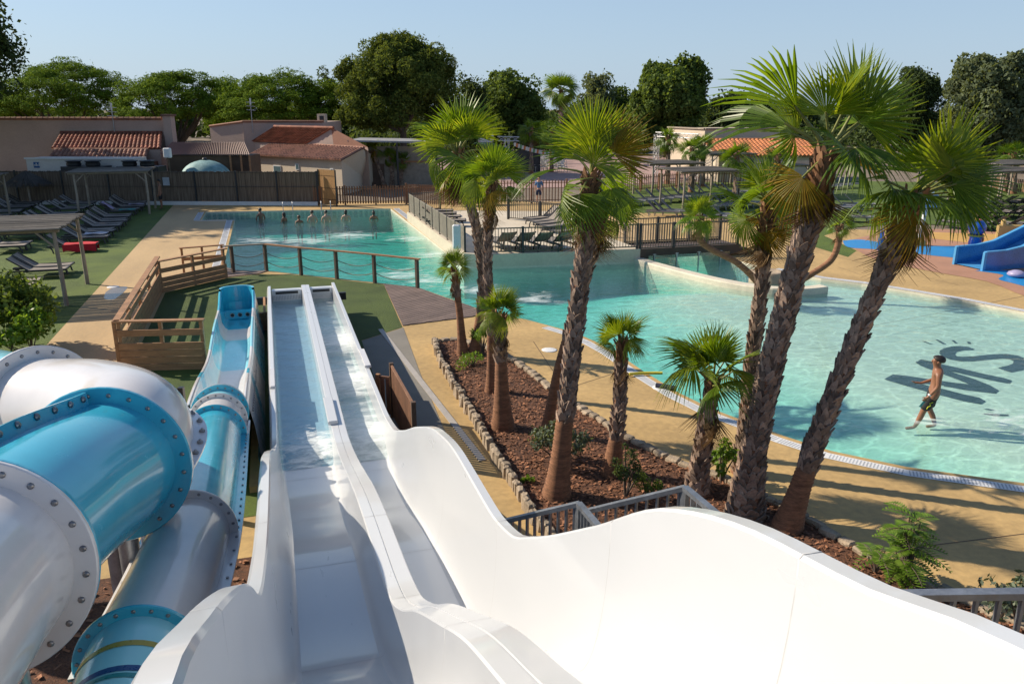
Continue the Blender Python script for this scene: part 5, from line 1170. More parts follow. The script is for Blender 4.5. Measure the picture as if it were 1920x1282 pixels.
def truss(name, label, legs, beam, wdt=.35):
    r = thing(name, label, 'truss', (legs[0][0][0], legs[0][0][1], 0))
    def lat(a, b, up):
        m = W(); a, b = Vector(a), Vector(b); d = (b - a).normalized(); s1 = d.cross(Vector(up)).normalized() * wdt / 2; s2 = d.cross(s1).normalized() * wdt / 2; n = max(3, int((b - a).length / .5))
        C = [s1 + s2, s1 - s2, -s1 - s2, -s1 + s2]
        for c in C: m.tube([a + c, b + c], .035, 5)
        for i in range(n):
            for k in range(4): m.tube([a.lerp(b, i / n) + C[k], a.lerp(b, (i + 1) / n) + C[(k + 1) % 4]], .02, 4)
        return m
    for a, b in legs: lat(a, b, (0, 1, 0)).build('tower', Mt['alu'], r)
    if beam: lat(*beam, (0, 0, 1)).build('beam', Mt['alu'], r)
    return r
Mt['alu'] = mat('aluminium truss', (.62, .62, .62), .4, .1, 4, 20, .1, metal=.4)
a, b = AD(1232, 252, 70), AD(1312, 256, 66); truss('truss_gate', 'silver lattice truss gate beside the house with the orange roof', [((a[0], a[1], 0), a), ((b[0], b[1], 0), b)], (a, b))
a, b = AD(911, 262, 72), AD(950, 260, 70); t1_ = truss('truss_tower', 'silver lattice tower with lamp box beyond the tall left palm', [((a[0], a[1], 0), a)], None); m = W(); m.box((a[0], a[1], a[2] + .2), (1.3, .7, .9), bev=.05); m.build('lamp_box', Mt['alu'], t1_)
t2_ = truss('truss_tower', 'silver lattice tower with crossbar and hanging lamp at the plaza', [((b[0], b[1], 0), b)], ((b[0] - .8, b[1], b[2]), (b[0] + 1.1, b[1], b[2] - .05))); m = W(); m.lathe([(0, .4), (.3, .35), (.36, -.3), (0, -.35)], (b[0] - .7, b[1], b[2] - 1.0), 12); m.build('lamp', Mt['black'], t2_)
P0, P1 = Vector(AD(962, 266, 70)), Vector(AD(1062, 284, 74)); bu = thing('bunting', 'string of small white and orange flags over the plaza', 'bunting', tuple(P0)); C = [P0.lerp(P1, t) - Vector((0, 0, .5 * 4 * t * (1 - t) * .6)) for t in np.linspace(0, 1, 30)]
m = W(); m.tube(C, .015, 4); m.build('cord', Mt['rope'], bu); fcol = [mat('white flag', (.7, .68, .62)), mat('orange flag', (.6, .2, .06)), mat('green flag', (.12, .3, .12))]
for i in range(1, 29): m = W(); p = C[i]; m.add([p + Vector((-.11, 0, 0)), p + Vector((.11, 0, 0)), p + Vector((.09, .03, -.33)), p + Vector((-.09, .02, -.33))], [(0, 1, 2, 3)]); m.build('flag', fcol[(0, 0, 1, 0, 2, 0, 1)[i % 7]], bu)
a, b = AD(918, 288, 76), AD(1012, 291, 76); m = W(); bf = thing('board_fence', 'dark grey board fence at the back of the plaza', 'fence', (a[0], a[1], 0))
for k in range(30): p = Vector(a).lerp(Vector(b), (k + .5) / 30); m.box((p.x, p.y, 1.0), (.17, .04, 2.0), rz=-.3)
m.build('board_panel', mat('grey boards', (.10, .09, .085), .7, .2, 2, 10, .2, island=.25), bf)
for k in (0, .5, 1): p = Vector(a).lerp(Vector(b), k); m = W(); m.box((p.x, p.y, 1.05), (.12, .12, 2.1)); m.build('post', Mt['black'], bf)
# stacked white chairs on the plaza
def chair():
    m = MB(); m.box((0, 0, .43), (.46, .44, .05), bev=.02); m.beam((0, .22, .45), (0, .38, 1.0), .44, .04, up=(0, 1, 0))
    for x in (-.2, .2):
        for y in (-.19, .19): m.beam((x, y, .42), (x * 1.1, y * 1.15, 0), .04, .04)
        m.beam((x * 1.12, -.15, .64), (x * 1.12, .26, .66), .05, .03)
    return m
cw = mat('white plastic', (.62, .59, .54), .5, .08, 3, 20, .1); c0 = None; k = 0
for py in (304, 308, 312, 317, 322):
    for px in range(960 + (py - 304), 1062, 9):
        if py > 316 and px < 990: continue
        g = G(px + random.uniform(-2, 2), py, 0)
        if c0 is None: c0 = chair().build('plastic_chair', cw); tag(c0, 'white plastic chair in the packed rows on the plaza', 'chair', 'white chairs packed on the plaza'); c = c0
        else: c = c0.copy(); link(c)
        c.location = (g[0], g[1], .004); c.rotation_euler = (0, 0, .5 + random.uniform(-.3, .3))
for px, py, lab in ((952, 341, 'small dark table on the plaza, left of the pair'), (972, 338, 'small dark table on the plaza, right of the pair')):
    g = G(px, py, 0); r = thing('table', lab, 'table', g); m = MB(); m.box((0, 0, .74), (1.0, .7, .04)); m.build('tabletop', Mt['wooddark'], r)
    for x in (-.42, .42):
        for y in (-.28, .28): m = MB(); m.box((x, y, .36), (.05, .05, .72)); m.build('leg', Mt['black'], r)
# floats stand, bin, ladders by the far edge of the pool
g = G(532, 384); r = thing('float_stand', 'metal stand hung with small red and white floats in front of the fence', 'stand', g, -.28)
for x in (-.95, -.45, .05, .5, .95): m = MB(); m.tube([(x, 0, 0), (x, 0, 1.35)], .03, 6); m.build('pole', Mt['steel'], r)
m = MB(); m.beam((-1, 0, 1.2), (1, 0, 1.2), .05, .05); m.beam((-1, 0, .2), (1, 0, .2), .05, .05); m.build('crossbar', Mt['steel'], r)
fr_, fw_, fy_ = mat('red plastic', (.45, .05, .03), .4), mat('white plastic gloss', (.7, .68, .66), .4), mat('yellow plastic', (.55, .36, .05), .4)
for i in range(14):
    x = -.95 + 1.9 * random.random(); z = (1.2, .75, .35, .15)[i % 4]; m = MB(); m.sphere((x, random.uniform(-.08, .08), z + random.uniform(-.06, .1)), (.1, .08, .13), 8); m.build('float', (fr_, fw_, fw_, fy_)[(i * 5) % 4], r)
g = G(581, 382); m = MB(); m.lathe([(0, 0), (.27, 0), (.31, .7), (.33, .72), (.3, .8), (0, .86)], (0, 0, 0), 16); o = m.build('litter_bin', Mt['black']); o.location = g; tag(o, 'black round litter bin beside the picket fence at the far pool end', 'bin')
for px, lab in ((540, 'chrome pool ladder handles behind the second bather'), (612, 'chrome pool ladder handles behind the fifth bather')):
    x = G(px, 394)[0]; y = 50.8 - (x + 3.75) * (1.5 / 10.75); r = thing('pool_ladder', lab, 'ladder', (x, y, 0))
    for s_ in (-.28, .28):
        m = MB(); m.tube([(s_, .4, 0), (s_, .38, .38), (s_, .28, .5), (s_, .05, .5), (s_, -.1, .38), (s_, -.12, -.5)], .02, 8); m.build('handrail', Mt['steel'], r)
    m = MB(); m.box((0, -.13, -.3), (.5, .08, .03)); m.build('step', Mt['whitedull'], r)
# ------------------------------------------------------------------ splash play area
SP = [G2(*p) for p in [(1588, 458), (1620, 444), (1720, 431), (1800, 432), (1960, 446), (2050, 500), (1960, 560), (1850, 528), (1740, 508), (1640, 486)]]
m = MB(); m.sheet([tuple(p) for p in cr(SP + [SP[0]], 4)[:-1]], .012); kind(m.build('splash_paving', mat('terracotta paving', (.42, .22, .135), .7, .1, .8, 12, .12, pos=True)), 'structure')
bl = mat('blue paving', (.012, .24, .58), .35, .1, .8, 12, .1, pos=True)
for P in ([(1580, 452), (1615, 450), (1670, 458), (1720, 462), (1790, 462), (1850, 466), (1900, 480), (1840, 486), (1770, 482), (1700, 474), (1640, 468), (1590, 464)], [(1828, 508), (1870, 506), (1960, 520), (1960, 545), (1900, 532), (1872, 524), (1880, 516)]):
    Q = [G2(*p) for p in P]; m = MB(); m.sheet([tuple(p) for p in cr(Q + [Q[0]], 4)[:-1]], .018); kind(m.build('splash_paving', bl), 'structure')
Q = [G2(*p) for p in [(1748, 436), (1880, 440), (1872, 462), (1748, 448)]]; m = MB(); m.sheet(Q, .017); kind(m.build('splash_paving', mat('ochre paving', (.56, .33, .09), .7, .1, .8, 12, .12, pos=True)), 'structure')
g = G(1722, 460); r = thing('mushroom_fountain', 'pale blue mushroom fountain on a white stem in the splash area', 'fountain', g, 0); 
m = MB(); m.lathe([(.28, 0), (.3, .12), (.2, .3), (.12, .36)], (0, 0, 0), 16); m.build('base', mat('ochre plastic', (.5, .32, .1), .4), r)
m = MB(); m.tube([(0, 0, .3), (.12, 0, 1.75)], .085, 12); m.build('stem', Mt['whitedull'], r)
m = MB(); m.lathe([(0, 2.42), (.25, 2.38), (.5, 2.2), (.62, 1.95), (.64, 1.78), (.58, 1.76), (.3, 1.8), (0, 1.82)], (.12, 0, 0), 24); m.build('cap', mat('pale blue plastic', (.22, .46, .70), .35, coat=.4), r)
g = G(1646, 470); m = MB(); C = [(0, .0), (.34, .0), (.30, .3), (.26, .7), (.30, .92), (.2, 1.0), (.1, .8), (.02, .35)]
m.add([(x, -.06, z) for x, z in C] + [(x, .06, z) for x, z in C], [tuple(range(8)), tuple(reversed(range(8, 16)))] + [(i, i + 8, (i + 1) % 8 + 8, (i + 1) % 8) for i in range(8)]); o = m.build('water_fin', mat('royal blue plastic', (.008, .07, .32), .3, coat=.4)); o.location = g; o.rotation_euler = (0, 0, .4); tag(o, 'small dark blue fin standing on the blue splash paving', 'water toy')
g = G(1826, 466); r = thing('spray_toy', 'plain round blue spray toy with orange trim in the splash area', 'water toy', g); rbm = mat('toy blue', (.012, .10, .46), .3, coat=.5); orm = mat('toy orange', (.62, .15, .03), .35, coat=.4)
m = MB(); m.lathe([(0, 0), (.22, 0), (.27, .25), (.24, .48), (.3, .55)], (0, 0, 0), 16); m.build('base', rbm, r); m = MB(); m.lathe([(.3, .54), (.34, .58), (.3, .62)], (0, 0, 0), 20); m.build('collar', mat('toy yellow', (.6, .4, .06), .4), r)
m = MB(); m.sphere((0, 0, .92), (.38, .36, .36), 18); m.build('ball', rbm, r); m = MB(); m.sphere((-.02, 0, 1.24), (.2, .16, .07), 12); m.sphere((.3, -.02, .4), (.12, .12, .15), 12); m.lathe([(0, .02), (.13, .0), (.15, -.05)], (0, 0, 0), 14)
m.v = [(x, y, z) for x, y, z in m.v]; m.build('trim', orm, r); m = MB(); m.tube([(-.2, .0, 1.1), (-.42, .0, 1.5)], .05, 8); m.tube([(.0, .1, 1.2), (-.08, .1, 1.6)], .05, 8); m.build('nozzle', mat('toy ochre', (.5, .33, .08), .4), r)
# blue toddler slide
a, b = Vector(G(1789, 496)), Vector(G(1935, 486)); u = (b - a); u.z = 0; u.normalize(); q = Vector((-u.y, u.x, 0))
ts_ = thing('toddler_slide', 'wide bright blue plastic toddler slide with raised sides in the splash area', 'slide', tuple(a)); bm_ = mat('slide blue', (.015, .15, .42), .3, coat=.5); bl2 = mat('slide edge blue', (.08, .32, .60), .35)
a2 = Vector(G(1842, 508)); wv = (a2 - a); wv.z = 0; prof = [(0, .02, .72), (1.0, .05, .74), (1.8, .25, .86), (2.6, .60, 1.15), (3.8, 1.05, 1.6), (5.0, 1.3, 1.85)]
for s_, nm in ((0, 'side_panel'), (1, 'side_panel')):
    m = W(); o_ = a + wv * s_
    for s2 in (-.05, .05):
        m.grid([[tuple(o_ + u * x + q * s2 + Vector((0, 0, z0))) for x, z0, z1 in prof], [tuple(o_ + u * x + q * s2 + Vector((0, 0, z1))) for x, z0, z1 in prof]], smooth=False)
    for i in range(5): x, z0, z1 = prof[i]; x2, _, z2 = prof[i + 1]; m.beam(o_ + u * x + Vector((0, 0, z1)), o_ + u * x2 + Vector((0, 0, z2)), .14, .05, mi=1)
    m.beam(o_ + Vector((0, 0, 0)), o_ + Vector((0, 0, prof[0][2])), .12, .1, mi=1); m.grid([[tuple(o_ + u * x + q * (-.051) + Vector((0, 0, 0))) for x, z0, z1 in prof], [tuple(o_ + u * x + q * (-.051) + Vector((0, 0, z0 + .01))) for x, z0, z1 in prof]], smooth=False); m.build(nm, [bm_, bl2], ts_)
m = W(); m.grid([[tuple(a + u * x + Vector((0, 0, z0 + .03))) for x, z0, z1 in prof], [tuple(a + wv + u * x + Vector((0, 0, z0 + .03))) for x, z0, z1 in prof]]); m.build('chute', bl2, ts_)
g = G(1890, 458); m = MB(); m.box((0, 0, .5), (1.2, .16, .8), bev=.06); m.box((-.35, 0, .95), (.2, .16, .35), bev=.05); o = m.build('yellow_panel', mat('yellow play panel', (.58, .40, .15), .5)); o.location = g; o.rotation_euler = (0, 0, -.4); tag(o, 'yellow play panel standing behind the blue toddler slide', 'play panel')
g = G(1905, 520); m = MB(); m.lathe([(0, .02), (.22, .03), (.32, .11), (.27, .20), (.13, .26), (0, .27)], (0, 0, 0), 18); o = m.build('stepping_stone_toy', mat('lilac plastic', (.38, .34, .52), .4)); o.location = g; tag(o, 'low lilac rounded toy on the blue paving at the right edge', 'water toy')
# ------------------------------------------------------------------ trees
def AY(px, py, yf):
    """point of a sight line at a forward distance on the ground plan"""
    r = _ray(px, py); k = yf / (r[0] * _sy + r[1] * _cy); return (r[0] * k, r[1] * k, CAM_H + r[2] * k)
def FWD(p): return p[0] * _sy + p[1] * _cy
Mt['bark'] = mat('tree bark', (.13, .095, .07), .9, .25, 3, 16, .3, .3, 30, stretch=(3, 3, .6))
LEAF = dict(
    stone=leafmat('stone pine needles', (.10, .17, .018), (.24, .33, .04), .22, .9, spec=.08),
    aleppo=leafmat('aleppo pine needles', (.10, .14, .034), (.19, .225, .06), .40, .9, spec=.08),
    broad=leafmat('broad leaves', (.10, .155, .040), (.175, .24, .06), .48, .75, spec=.15),
    olive=leafmat('grey green leaves', (.13, .165, .09), (.21, .25, .14), .45, .75, spec=.15),
    dark=leafmat('dark leaves', (.060, .092, .034), (.11, .15, .055), .42, .75, spec=.15),
    bright=leafmat('bright young leaves', (.15, .27, .03), (.28, .42, .07), .5, .4),
    grey=leafmat('silvery leaves', (.10, .13, .085), (.17, .21, .13), .3, .5))
def leafquads(c, nrm_bias, size, asp, rng, loose=1.0):
    """rhombic leaves at points c, turned more or less outward"""
    n = len(c); u = rng.normal(0, 1, (n, 3)); nb = nrm_bias / (np.linalg.norm(nrm_bias, axis=1)[:, None] + 1e-9)
    nn = rng.normal(0, loose, (n, 3)) + nb; nn /= np.linalg.norm(nn, axis=1)[:, None] + 1e-9
    a = np.cross(nn, u); a /= np.linalg.norm(a, axis=1)[:, None] + 1e-9; b = np.cross(nn, a)
    s = size * rng.uniform(.6, 1.35, n)[:, None]; h = s * asp
    return np.stack([c - a * s * .5, c + b * h * .5, c + a * s * .5, c - b * h * .5], 1)
def crown_points(rng, C, Rad, ncl, per, crad, lower=-1.0, fill=.3, wb=1.0, flat=1.0):
    out = []; bias = []; k = 0; cents = []
    while k < ncl:
        d = rng.normal(0, 1, 3); d /= np.linalg.norm(d)
        if d[2] < lower: continue
        rad = rng.uniform(.8, 1.0) if rng.random() > fill else rng.uniform(.2, .7)
        wob = 1 + wb * .16 * math.sin(3.1 * d[0] + 5 * d[1] + C[0]) + wb * .12 * math.sin(7 * d[1] + 4 * d[2] + C[1])
        c = np.array(C) + d * np.array(Rad) * rad * wob; r = crad * rng.uniform(.6, 1.3); n = int(per * rng.uniform(.7, 1.3))
        p = rng.normal(0, 1, (n, 3)); p /= np.linalg.norm(p, axis=1)[:, None]; p *= rng.uniform(.5, 1, n)[:, None] ** .5 * r; p[:, 2] *= flat; st = rng.random(n) < .07; p[st] *= rng.uniform(1.1, 1.7, (int(st.sum()), 1))
        out.append(c + p); bias.append(p / r * 1.2 + d * .5); cents.append(c); k += 1
    return np.concatenate(out), np.concatenate(bias), cents
def tree(name, label, base, crowns, mt, leaf, asp, trunk_r, cat='tree', group=None, seed=0, limbs=7, lean=(0, 0), fork=.45, up=0.0):
    """crowns: list of (centre, radii, clumps, leaves per clump, clump radius, lowest direction, flatness) in world metres"""
    rng = np.random.default_rng(seed + 100); r = thing(name, label, cat, base, 0, group); b = np.array(base); allq = []; cents = []
    for (C, Rad, ncl, per, crad, low, flat) in crowns:
        p, bi, ce = crown_points(rng, np.array(C) - b, Rad, ncl, per, crad, low, flat=flat, wb=.6 if up > .6 else 1.0, fill=.15 if up > .6 else .3); bi[:, 2] += up
        allq.append(leafquads(p, bi, leaf, asp, rng, .5 if up > .6 else 1.0)); cents += ce
    quads_mesh('crown', np.concatenate(allq), mt, r)
    m = MB(); C0 = np.array(crowns[0][0]) - b; H = C0[2] - crowns[0][1][2] * .35
    fk = Vector((C0[0] * fork, C0[1] * fork, H * .62)); m.tube([(0, 0, -.1), (fk.x * .4, fk.y * .4, fk.z * .4), fk], [trunk_r * 1.25, trunk_r, trunk_r * .8], 10)
    idx = rng.permutation(len(cents))[:limbs]
    for i in idx:
        c = Vector(cents[i]); mid = fk.lerp(c, .5) + Vector((rng.uniform(-.3, .3), rng.uniform(-.3, .3), -.08 * abs(c.z - fk.z))); m.tube([fk - Vector((0, 0, .2)), fk.lerp(mid, .6), mid, c], [trunk_r * .55, trunk_r * .42, trunk_r * .28, .03], 7)
    m.build('trunk', Mt['bark'], r); return r
def tpx(name, label, x0, x1, y0, y1, d, kindd, seed, ncl=90, per=210, leaf=.3, asp=.5, trunk_r=.3, low=-.6, group=None, crad=None, extra=(), flat=1.0, limbs=7, up=0.0, fork=.45):
    if kindd in ('broad', 'olive', 'dark', 'aleppo'): ncl, per, crad = int(ncl * .85), int(per * 1.05), (crad or 1.2) * .80
    c = AD((x0 + x1) / 2, (y0 + y1) / 2, d); k = d / _F; rx, rz = (x1 - x0) / 2 * k * (1.02 if up > 1 else .90), (y1 - y0) / 2 * k * .92
    cr_ = crad or .26 * min(rx, rz * 1.6); cs = [(c, (rx, rx * .9, rz), ncl, per, cr_, low, flat)]
    for (a0, a1, b0, b1, f) in extra:
        c2 = AD((a0 + a1) / 2, (b0 + b1) / 2, d); r2, q2 = (a1 - a0) / 2 * k * .9, (b1 - b0) / 2 * k * .92; cs.append((c2, (r2, r2 * .9, q2), int(ncl * f), per, cr_ * .9, low, flat))
    return tree(name, label, (c[0], c[1], 0), cs, LEAF[kindd], leaf, asp, trunk_r, group=group, seed=seed, limbs=limbs, up=up, fork=fork)
PG = 'stone pines behind the houses'
tpx('stone_pine', 'broad umbrella shaped stone pine behind the left end of the long hall', 4, 232, 110, 312, 82, 'stone', 1, 230, 260, .27, .30, .42, -.0, PG, 1.05, flat=.42, limbs=12, up=1.6, extra=[(-60, 60, 160, 300, .3)])
tpx('stone_pine', 'umbrella shaped stone pine rising behind the square pillar of the hall', 236, 418, 129, 308, 80, 'stone', 2, 190, 260, .27, .30, .42, -.0, PG, .95, flat=.42, limbs=12, up=1.6)
tpx('stone_pine', 'umbrella shaped stone pine behind the aerial mast of the parapet house', 424, 610, 131, 308, 78, 'stone', 3, 190, 260, .27, .30, .42, -.0, PG, .95, flat=.42, limbs=12, up=1.6, extra=[(560, 665, 148, 310, .35)])
tpx('stone_pine', 'small dark pine filling the gap between two stone pines', 390, 470, 150, 300, 92, 'stone', 4, 54, 256, .36, .3, .3, -.3, PG, 1.2, flat=.6)
tpx('aleppo_pine', 'tall ragged pine standing above the chimney of the parapet house', 648, 858, 82, 252, 74, 'aleppo', 5, 202, 272, .32, .34, .36, -.75, None, 1.1, limbs=14, up=.5, fork=.2, extra=[(628, 720, 105, 200, .25), (760, 862, 90, 180, .3), (690, 800, 72, 130, .25), (640, 740, 180, 250, .25), (700, 780, 70, 110, .12)])
tpx('conifer', 'small dark conifer top between the stone pine and the tall pine', 598, 632, 128, 200, 100, 'dark', 6, 18, 90, .5, .3, .2, -.9)
BG = 'broadleaf trees beyond the plaza'
tpx('broadleaf_tree', 'rounded broadleaf tree left of the tall distant palm', 905, 1000, 132, 272, 104, 'broad', 7, 114, 240, .42, .6, .35, -.8, BG, 1.4, extra=[(965, 1020, 170, 260, .3)])
tpx('broadleaf_tree', 'dark pine top behind the tall left palm', 842, 912, 155, 290, 98, 'dark', 8, 74, 208, .4, .5, .3, -.8, BG, 1.4)
tpx('olive_tree', 'loose grey green tree just right of the tall distant palm', 1082, 1150, 150, 262, 110, 'olive', 9, 81, 208, .42, .5, .3, -.8, None, 1.3)
tpx('broadleaf_tree', 'low broadleaf tree between the grey tree and the large poplar', 1138, 1192, 170, 270, 112, 'broad', 10, 54, 208, .42, .6, .3, -.8, BG, 1.3)
tpx('poplar_tree', 'large full poplar behind the truss gate with sunlit top', 1188, 1324, 128, 278, 98, 'broad', 11, 162, 256, .44, .7, .4, -.85, None, 1.35, extra=[(1255, 1322, 114, 190, .3), (1205, 1275, 122, 190, .25), (1180, 1240, 165, 250, .2)])
tpx('broadleaf_tree', 'dark tree right of the large poplar behind the orange roof', 1322, 1402, 172, 262, 112, 'dark', 12, 81, 208, .46, .6, .3, -.8, BG, 1.4)
tpx('broadleaf_tree', 'small dark round tree further right behind the orange roof', 1398, 1452, 186, 262, 118, 'dark', 13, 54, 192, .46, .6, .3, -.8, BG, 1.4)
tpx('broadleaf_tree', 'small dark tree behind the tip of the thick palm crown', 1448, 1530, 192, 270, 116, 'dark', 14, 60, 192, .46, .6, .3, -.8, BG, 1.4)
tpx('dark_pine', 'dark pine standing between the two large palm crowns', 1668, 1765, 142, 290, 92, 'dark', 15, 101, 224, .42, .4, .35, -.8, None, 1.3, extra=[(1690, 1730, 138, 190, .15), (1725, 1765, 150, 200, .15)])
tpx('grey_poplar', 'tall pale grey green poplar at the right edge of the picture', 1772, 1930, 118, 320, 78, 'olive', 16, 175, 240, .38, .6, .4, -.85, None, 1.2, extra=[(1790, 1860, 112, 190, .25), (1865, 1990, 98, 250, .5), (1900, 2040, 120, 300, .6)])
# wood far behind, one mass
rng = np.random.default_rng(5); P = []; Bq = []
for i in range(230):
    px = rng.uniform(-500, 2500); d = rng.uniform(125, 170); c = np.array(AD(px, 218, d)); h = rng.uniform(4.2, 6.6); r = rng.uniform(2.5, 4.5); n = 190
    q = rng.normal(0, 1, (n, 3)); q /= np.linalg.norm(q, axis=1)[:, None]; cc = np.array([c[0], c[1], h * .5]); P.append(cc + q * np.array([r, r, h * .55]) * rng.uniform(.7, 1.05, n)[:, None]); Bq.append(q)
P = np.concatenate(P); Bq = np.concatenate(Bq); o = quads_mesh('distant_wood', leafquads(P, Bq, 1.3, .7, rng), LEAF['dark']); kind(o, 'stuff')
rng = np.random.default_rng(6); P = []; Bq = []
for i in range(120):
    px = rng.uniform(-150, 1450) if i < 95 else rng.uniform(1450, 2100); d = rng.uniform(84, 112); c = np.array(AD(px, 240, d)); h = rng.uniform(2.6, 4.6); r = rng.uniform(1.2, 2.6); n = 240
    if (930 < px < 1260 and d < 95) or px < 650: continue
    q = rng.normal(0, 1, (n, 3)); q /= np.linalg.norm(q, axis=1)[:, None]; cc = np.array([c[0], c[1], h * .5]); P.append(cc + q * np.array([r, r, h * .55]) * rng.uniform(.6, 1.05, n)[:, None]); Bq.append(q)
P = np.concatenate(P); Bq = np.concatenate(Bq); o = quads_mesh('undergrowth', leafquads(P, Bq, .55, .6, rng), LEAF['dark']); kind(o, 'stuff')
# tall trees on the left, mostly out of the picture, shading the lawn
T9 = AD(-95, 80, 46); T9 = (T9[0], T9[1], 0)
tree('plane_tree', 'dark tall broadleaf tree at the upper left edge of the picture', T9, [((T9[0], T9[1], 9.3), (3.1, 3.1, 3.6), 120, 150, 1.0, -.8, 1)], LEAF['dark'], .26, .7, .35, seed=31)
tree('plane_tree', 'tall broadleaf tree just outside the left edge shading the lawn', (-24.5, 57, 0), [((-24.5, 57, 10.5), (5, 5, 5.2), 120, 120, 1.5, -.8, 1)], LEAF['dark'], .45, .7, .4, seed=32)
tree('plane_tree', 'tall broadleaf tree outside the left edge nearer the fence corner', (-23.5, 65, 0), [((-23.5, 65, 10.5), (5.5, 5, 5.2), 120, 120, 1.5, -.8, 1)], LEAF['dark'], .45, .7, .4, seed=33)
# ------------------------------------------------------------------ shrubs
def shrub(name, label, base, rad, h, mt, n, leaf, asp, seed, stems=5, cat='shrub', low=-.3):
    rng = np.random.default_rng(seed); r = thing(name, label, cat, base); p, bi, ce = crown_points(rng, (0, 0, h * .55), (rad, rad, h * .48), max(6, n // 60), 60, rad * .32, low); quads_mesh('foliage', leafquads(p, bi, leaf, asp, rng), mt, r)
    m = MB()
    for i in range(stems): c = ce[i % len(ce)]; m.tube([(0, 0, 0), (c[0] * .5, c[1] * .5, c[2] * .6), tuple(c)], [.018, .014, .006], 5)
    m.build('stem', Mt['bark'], r); return r
shrub('grey_shrub', 'rounded silvery green shrub growing behind the dark ringed palm base', G(1048, 872), .42, .75, LEAF['grey'], 1500, .085, .45, 41)
shrub('dark_shrub', 'thin upright dark green shrub in front of the steel stair railing', G(1172, 935), .26, .85, LEAF['dark'], 1000, .05, .5, 42)
shrub('dark_shrub', 'low dark green shrub right of the thin upright shrub by the railing', G(1212, 935), .22, .42, LEAF['broad'], 700, .05, .5, 43)
shrub('leafy_shrub', 'fresh green leafy shrub between two thick palm bases', G(1352, 905), .28, .7, LEAF['bright'], 700, .08, .5, 44)
shrub('oleander', 'narrow leaved green plant among the left palm trunks', G(905, 668), .28, .95, LEAF['bright'], 700, .13, .18, 45)
shrub('ground_plant', 'low green tuft at the foot of the left palm trunks', G(880, 688), .34, .28, LEAF['bright'], 500, .09, .2, 46)
shrub('ground_plant', 'small green tuft on the mulch near the near palm base', G(985, 905), .12, .14, LEAF['bright'], 80, .05, .3, 47)
shrub('grey_shrub', 'silvery shrub half hidden by the railing at the right corner', G(1905, 1175), .4, .55, LEAF['grey'], 900, .09, .45, 48)
shrub('leafy_shrub', 'dense glossy leaved bush at the left edge beside the lawn', G(22, 655), .95, 1.75, LEAF['broad'], 3600, .15, .55, 49, 9)
shrub('leafy_shrub', 'bright leaved bush in front of the lounger pair at the left edge', G(60, 668), .62, 1.15, LEAF['bright'], 1200, .14, .55, 50, 7)
shrub('leafy_shrub', 'taller bright sapling at the left edge by the pergola', G(-5, 640), .5, 2.6, LEAF['bright'], 700, .15, .55, 51, 7)
# feathery young sumac
def feathery(label, base, n, h, seed):
    rng = np.random.default_rng(seed); r = thing('feathery_shrub', label, 'shrub', base); Q = []; m = MB()
    for i in range(n):
        a = rng.uniform(0, 6.28); L = rng.uniform(.3, .55); b0 = np.array([rng.uniform(-.1, .1), rng.uniform(-.1, .1), rng.uniform(.15, h)]); m.tube([(0, 0, 0), (b0[0] * .6, b0[1] * .6, b0[2] * .6), tuple(b0)], [.014, .012, .008], 5)
        d = np.array([math.cos(a), math.sin(a), rng.uniform(.1, .7)]); d /= np.linalg.norm(d); s = np.cross(d, [0, 0, 1]); s /= np.linalg.norm(s); k = 11; pts = []
        for j in range(k):
            t = (j + 1) / k; p = b0 + d * L * t - np.array([0, 0, .22 * L * t * t * 2]); pts.append(tuple(p)); ll = .13 * math.sin(math.pi * (.15 + .8 * t)) + .02
            for sg in (-1, 1):
                u = s * sg * .85 + d * .45; u /= np.linalg.norm(u); u[2] -= .15; v = np.cross(u, [0, 0, 1]) + d * .3; v /= np.linalg.norm(v); q = p + u * ll
                Q.append([p, (p + q) / 2 + v * .017, q, (p + q) / 2 - v * .017])
        m.tube([tuple(b0)] + pts, .005, 4)
    quads_mesh('foliage', np.array(Q), LEAF['bright'], r); m.build('stem', Mt['bark'], r)
feathery('bright green feathery young sumac beside the deck at the lower right', G(1690, 1098), 44, 1.0, 61)
feathery('smaller feathery green shoot left of the young sumac on the mulch', G(1640, 1075), 10, .4, 62)
# ------------------------------------------------------------------ fan palms
PF = dict(
    green=leafmat('palm leaf green', (.10, .18, .014), (.18, .27, .028), .52, .38, (1.5, 1.35, .35), .45),
    lime=leafmat('palm leaf lime', (.15, .235, .020), (.27, .325, .038), .53, .38, (1.4, 1.2, .3), .45),
    yellow=leafmat('palm leaf yellow', (.20, .17, .018), (.36, .22, .02), .5, .45, (1.4, 1.0, .25), .35),
    dry=leafmat('palm leaf dry', (.16, .105, .055), (.27, .185, .10), .3, .8, (1.2, 1.0, .7), .1))
Mt['boot'] = mat('palm leaf bases', (.52, .365, .27), .85, .25, 4, 26, .35, island=.72, rnd=.0)
Mt['bootnew'] = mat('young palm leaf bases', (.34, .17, .08), .8, .25, 4, 26, .3, island=.5)
Mt['palmbark'] = mat('ringed palm bark', (.33, .155, .08), .9, .35, 2.5, 14, .45, .35, 60, stretch=(1, 1, 7))
Mt['petiole'] = mat('petiole', (.20, .21, .05), .5, .2, 3, 20, .15)
